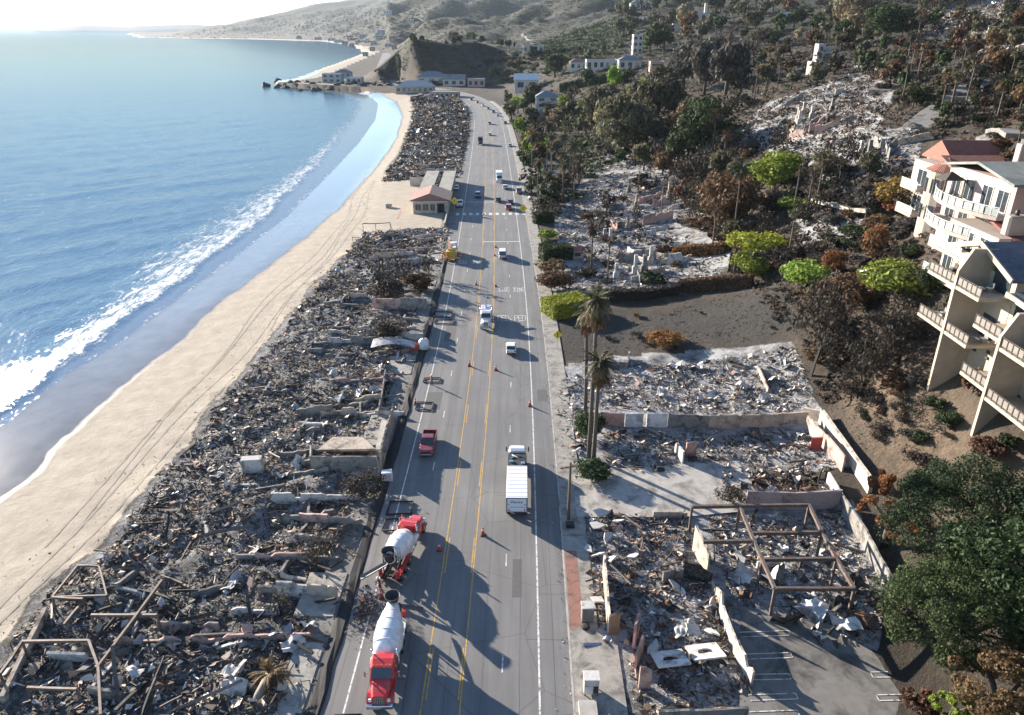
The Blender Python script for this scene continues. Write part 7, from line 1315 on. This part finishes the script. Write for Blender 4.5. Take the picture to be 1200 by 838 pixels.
# shoulder tank, white box, cabinet, bins
q = G(497, 409); o = empty('water_tank', (*q, 0), 0, 'round white plastic tank standing on the left shoulder', 'tank'); mb = MB(); mb.lathe([(.85, .1), (.95, .3), (.95, 1.6), (.7, 1.95), (.2, 2.05)], 18); mb.build('tank_body', PW_, o); mb = MB(); mb.lathe([(.22, 2.04), (.22, 2.14)], 10); mb.build('lid', BLK, o); mb = MB(); mb.bev(-2.6, -.9, -.6, .6, .1, 1.1, .1); mb.build('pump_skid', ORANGE, o)
q = G(454, 562); o = empty('utility_box', (*q, 0), .2, 'white utility box at the roadside corner of the ruined terrace', 'box'); mb = MB(); mb.bev(-.7, .7, -.5, .5, 0, 1.3, .1); mb.build('cabinet', PW_, o); mb = MB(); mb.bev(-.5, .5, -.54, -.5, .2, 1.1, .01); mb.build('door', P('grey door', (.5, .5, .52)), o)
q = G(692, 812); o = empty('newspaper_cabinet', (*q, .15), 0, 'pale weathered cabinet standing on the near right pavement', 'cabinet'); mb = MB(); mb.bev(-.65, .65, -.5, .5, .25, 1.9, .05); mb.build('cabinet', P('weathered white metal', (.55, .53, .5), (.38, .36, .34), 3, .7, stain=(.2, .17, .15), sscale=1.5), o); mb = MB(); mb.bev(-.55, .1, -.54, -.5, .35, 1.2, .01); mb.build('door', P('grey door', (.5, .5, .52)), o); mb = MB(); mb.bev(.15, .58, -.54, -.5, .35, 1.2, .01); mb.build('dark_door', P('dark opening', (.025, .024, .023)), o); 
for sx_ in (-1, 1):
    for sy_ in (-1, 1): mb = MB(); mb.box(sx_*.55-.05, sx_*.55+.05, sy_*.4-.05, sy_*.4+.05, 0, .25); mb.build('leg', BLK, o)
mb = MB(); mb.bev(-.72, .72, -.57, .57, 1.9, 1.98, .03); mb.build('top', P('pale scuffed top', (.62, .6, .57), (.42, .4, .38), 4, .8), o)
q = G(689, 835); o = empty('concrete_vault', (*q, .14), 0, 'square concrete vault lid at the bottom of the right pavement', 'vault'); mb = MB(); mb.bev(-.8, .8, -.9, .9, 0, .35, .04); mb.build('lid', CONC2, o)
q = G(694, 757); o = link('blue_panel', MB().bev(-.9, .9, -.18, .18, 0, .08, .02).mesh('blue_panel', P('blue panel', (.06, .09, .22)))); o.location = (*q, .15); o.rotation_euler = (.1, .06, .1); tag(o, 'flat dark blue panel lying on the right pavement', 'panel')
q = G(711, 752); o = link('crumpled_sheet', SHEETS[0]); o.location = (*q, .3); o.scale = (.9,)*3; tag(o, 'crumpled pale blue sheet beside the blue panel', 'sheet')
q = G(688, 727); o = empty('shop_cabinet', (*q, .15), .05, 'white topped cabinet leaning by the burned shop wall', 'cabinet'); mb = MB(); mb.bev(-.6, .6, -.5, .5, 0, 1.8, .05); mb.build('body', P('scorched cabinet', (.2, .18, .17), (.1, .09, .085), 3, .8), o); mb = MB(); mb.bev(-.66, .66, -.56, .56, 1.8, 1.9, .03); mb.build('top', M_ASHW, o)
q = G(686, 737); o = link('tyre', MB().lathe([(.2, 0), (.4, .02), (.44, .12), (.4, .22), (.2, .24)], 14).mesh('tyre', TYRE)); o.location = (*q, .15); tag(o, 'black tyre on the brick paving', 'tyre')
q = G(668, 618); o = link('hydrant_box', MB().bev(-.5, .5, -.4, .4, 0, .5, .05).mesh('hydrant_box', BLK)); o.location = (*q, .14); tag(o, 'black meter box by the wooden pole', 'box')
q = hit(830, 420); 
# mounds of broken asphalt beside the mixers
n = 1500; a = RNG.random(n)*6.28; rr = np.abs(RNG.normal(0, 1, n)); g0 = np.array(G(428, 715)); xy = np.stack([g0[0]+np.cos(a)*rr*1.3, g0[1]+np.sin(a)*rr*2.2], 1); V, F, C = debris(xy, .35+.5*RNG.random(n), PW_RED, zoff=.1, mixw=(.9, .1, 0)); tag(link('spoil_heap', np_mesh('spoil_heap', V, F, (DEB,), False, C)), 'heap of brown spoil beside the nearest mixer', 'spoil heap', kind='stuff')
# workers in safety vests
SKIN = P('skin', (.42, .27, .2)); JEAN = P('dark work trousers', (.04, .045, .06), (.03, .033, .045), 5, .9); VEST = P('orange safety vest', (.72, .16, .03), (.6, .13, .03), 5, .8); HAT = P('white hard hat', (.7, .7, .68), (.6, .6, .58), 5, .4)
def person(px, py, rz, lab, bend=0.0, vest=VEST):
    q = G(px, py); o = empty('person', (*q, .01), rz, lab, 'person'); me = bpy.data.meshes.new('body')
    V = [(0, 0, .95), (0, .02+bend*.25, 1.2), (0, .03+bend*.5, 1.42), (0, .05+bend*.62, 1.56), (0, .08+bend*.7, 1.7), (.11, 0, .9), (.13, .06, .5), (.14, .02, .08), (.15, .16, .04), (-.11, 0, .9), (-.13, -.04, .5), (-.14, -.1, .08), (-.15, .04, .04), (.2, .03+bend*.48, 1.4), (.27, .08+bend*.5, 1.12), (.24, .28+bend*.5, .98), (.23, .36+bend*.5, .98), (-.2, .03+bend*.48, 1.4), (-.28, .02+bend*.5, 1.12), (-.25, .2+bend*.5, .93), (-.24, .28+bend*.5, .92)]
    E = [(0, 1), (1, 2), (2, 3), (3, 4), (0, 5), (5, 6), (6, 7), (7, 8), (0, 9), (9, 10), (10, 11), (11, 12), (2, 13), (13, 14), (14, 15), (15, 16), (2, 17), (17, 18), (18, 19), (19, 20)]
    me.from_pydata(V, E, []); b_ = link('body', me, JEAN, o); md = b_.modifiers.new('skin', 'SKIN'); rad = [.15, .15, .15, .065, .105, .11, .075, .05, .05, .11, .075, .05, .05, .075, .05, .04, .035, .075, .05, .04, .035]
    for i, r_ in enumerate(rad): me.skin_vertices[0].data[i].radius = (r_, r_*.85)
    me.skin_vertices[0].data[0].use_root = True; b_.modifiers.new('sub', 'SUBSURF').levels = 1; b_.modifiers['sub'].render_levels = 2
    mb = MB(); mb.loft([[(math.cos(a)*r_, math.sin(a)*r_*.8+y_, z) for a in [2*math.pi*k/12 for k in range(12)]] for r_, y_, z in ((.19, .0, .88), (.2, .02+bend*.2, 1.15), (.225, .03+bend*.42, 1.38), (.13, .04+bend*.55, 1.5))], sm=True); v_ = mb.build('vest', vest, o); mb = MB(); mb.loft([[(math.cos(a)*r_, math.sin(a)*r_*.82+y_, z) for a in [2*math.pi*k/12 for k in range(12)]] for r_, y_, z in ((.206, .01+bend*.12, 1.03), (.208, .015+bend*.15, 1.08))]); mb.build('reflective_band', REFL, v_)
    mb = MB(); mb.lathe([(.105, -.12), (.115, 0), (.1, .09), (.03, .14)], 12, Matrix.Translation((0, .08+bend*.7, 1.68))); h_ = mb.build('head', SKIN, o); mb = MB(); mb.lathe([(.17, .02), (.13, .04), (.125, .1), (.07, .17), (.01, .18)], 14, Matrix.Translation((0, .09+bend*.7, 1.7))); mb.build('hard_hat', HAT, o); mb = MB(); mb.bev(-.015, .015, .18+bend*.7, .215+bend*.7, 1.64, 1.69, .008); mb.build('nose', SKIN, h_)
    for sx_ in (-1, 1):
        for f in range(5): mb = MB(); mb.tube([(sx_*(.225+f*.012), (.38 if sx_ > 0 else .3)+bend*.5, .98-.03*(f % 2)), (sx_*(.225+f*.012), (.43 if sx_ > 0 else .35)+bend*.5, .95), (sx_*(.225+f*.011), (.45 if sx_ > 0 else .37)+bend*.5, .91)], .009, 5); mb.build('finger', SKIN, b_)
    return o
person(506, 451, 2.4, 'worker in an orange vest standing on the left shoulder'); person(425, 712, -1.0, 'worker in an orange vest bending over the spoil heap', .5); person(446, 692, 2.0, 'worker in an orange vest beside the nearest mixer chute', .15)
# ------------------------------------------------------------ haze
mb = MB(); mb.box(-14000, 14000, -1500, 16000, -20, 900); hm = bpy.data.materials.new('haze'); hm.use_nodes = True; t = hm.node_tree
t.nodes.remove(t.nodes['Principled BSDF']); pvn = node(t, 'ShaderNodeVolumePrincipled'); pvn.inputs['Color'].default_value = (.74, .87, 1, 1)
pvn.inputs['Density'].default_value = HAZE; pvn.inputs['Anisotropy'].default_value = 0.0
t.links.new(pvn.outputs[0], t.nodes['Material Output'].inputs['Volume']); tag(mb.build('haze', hm), kind='stuff')
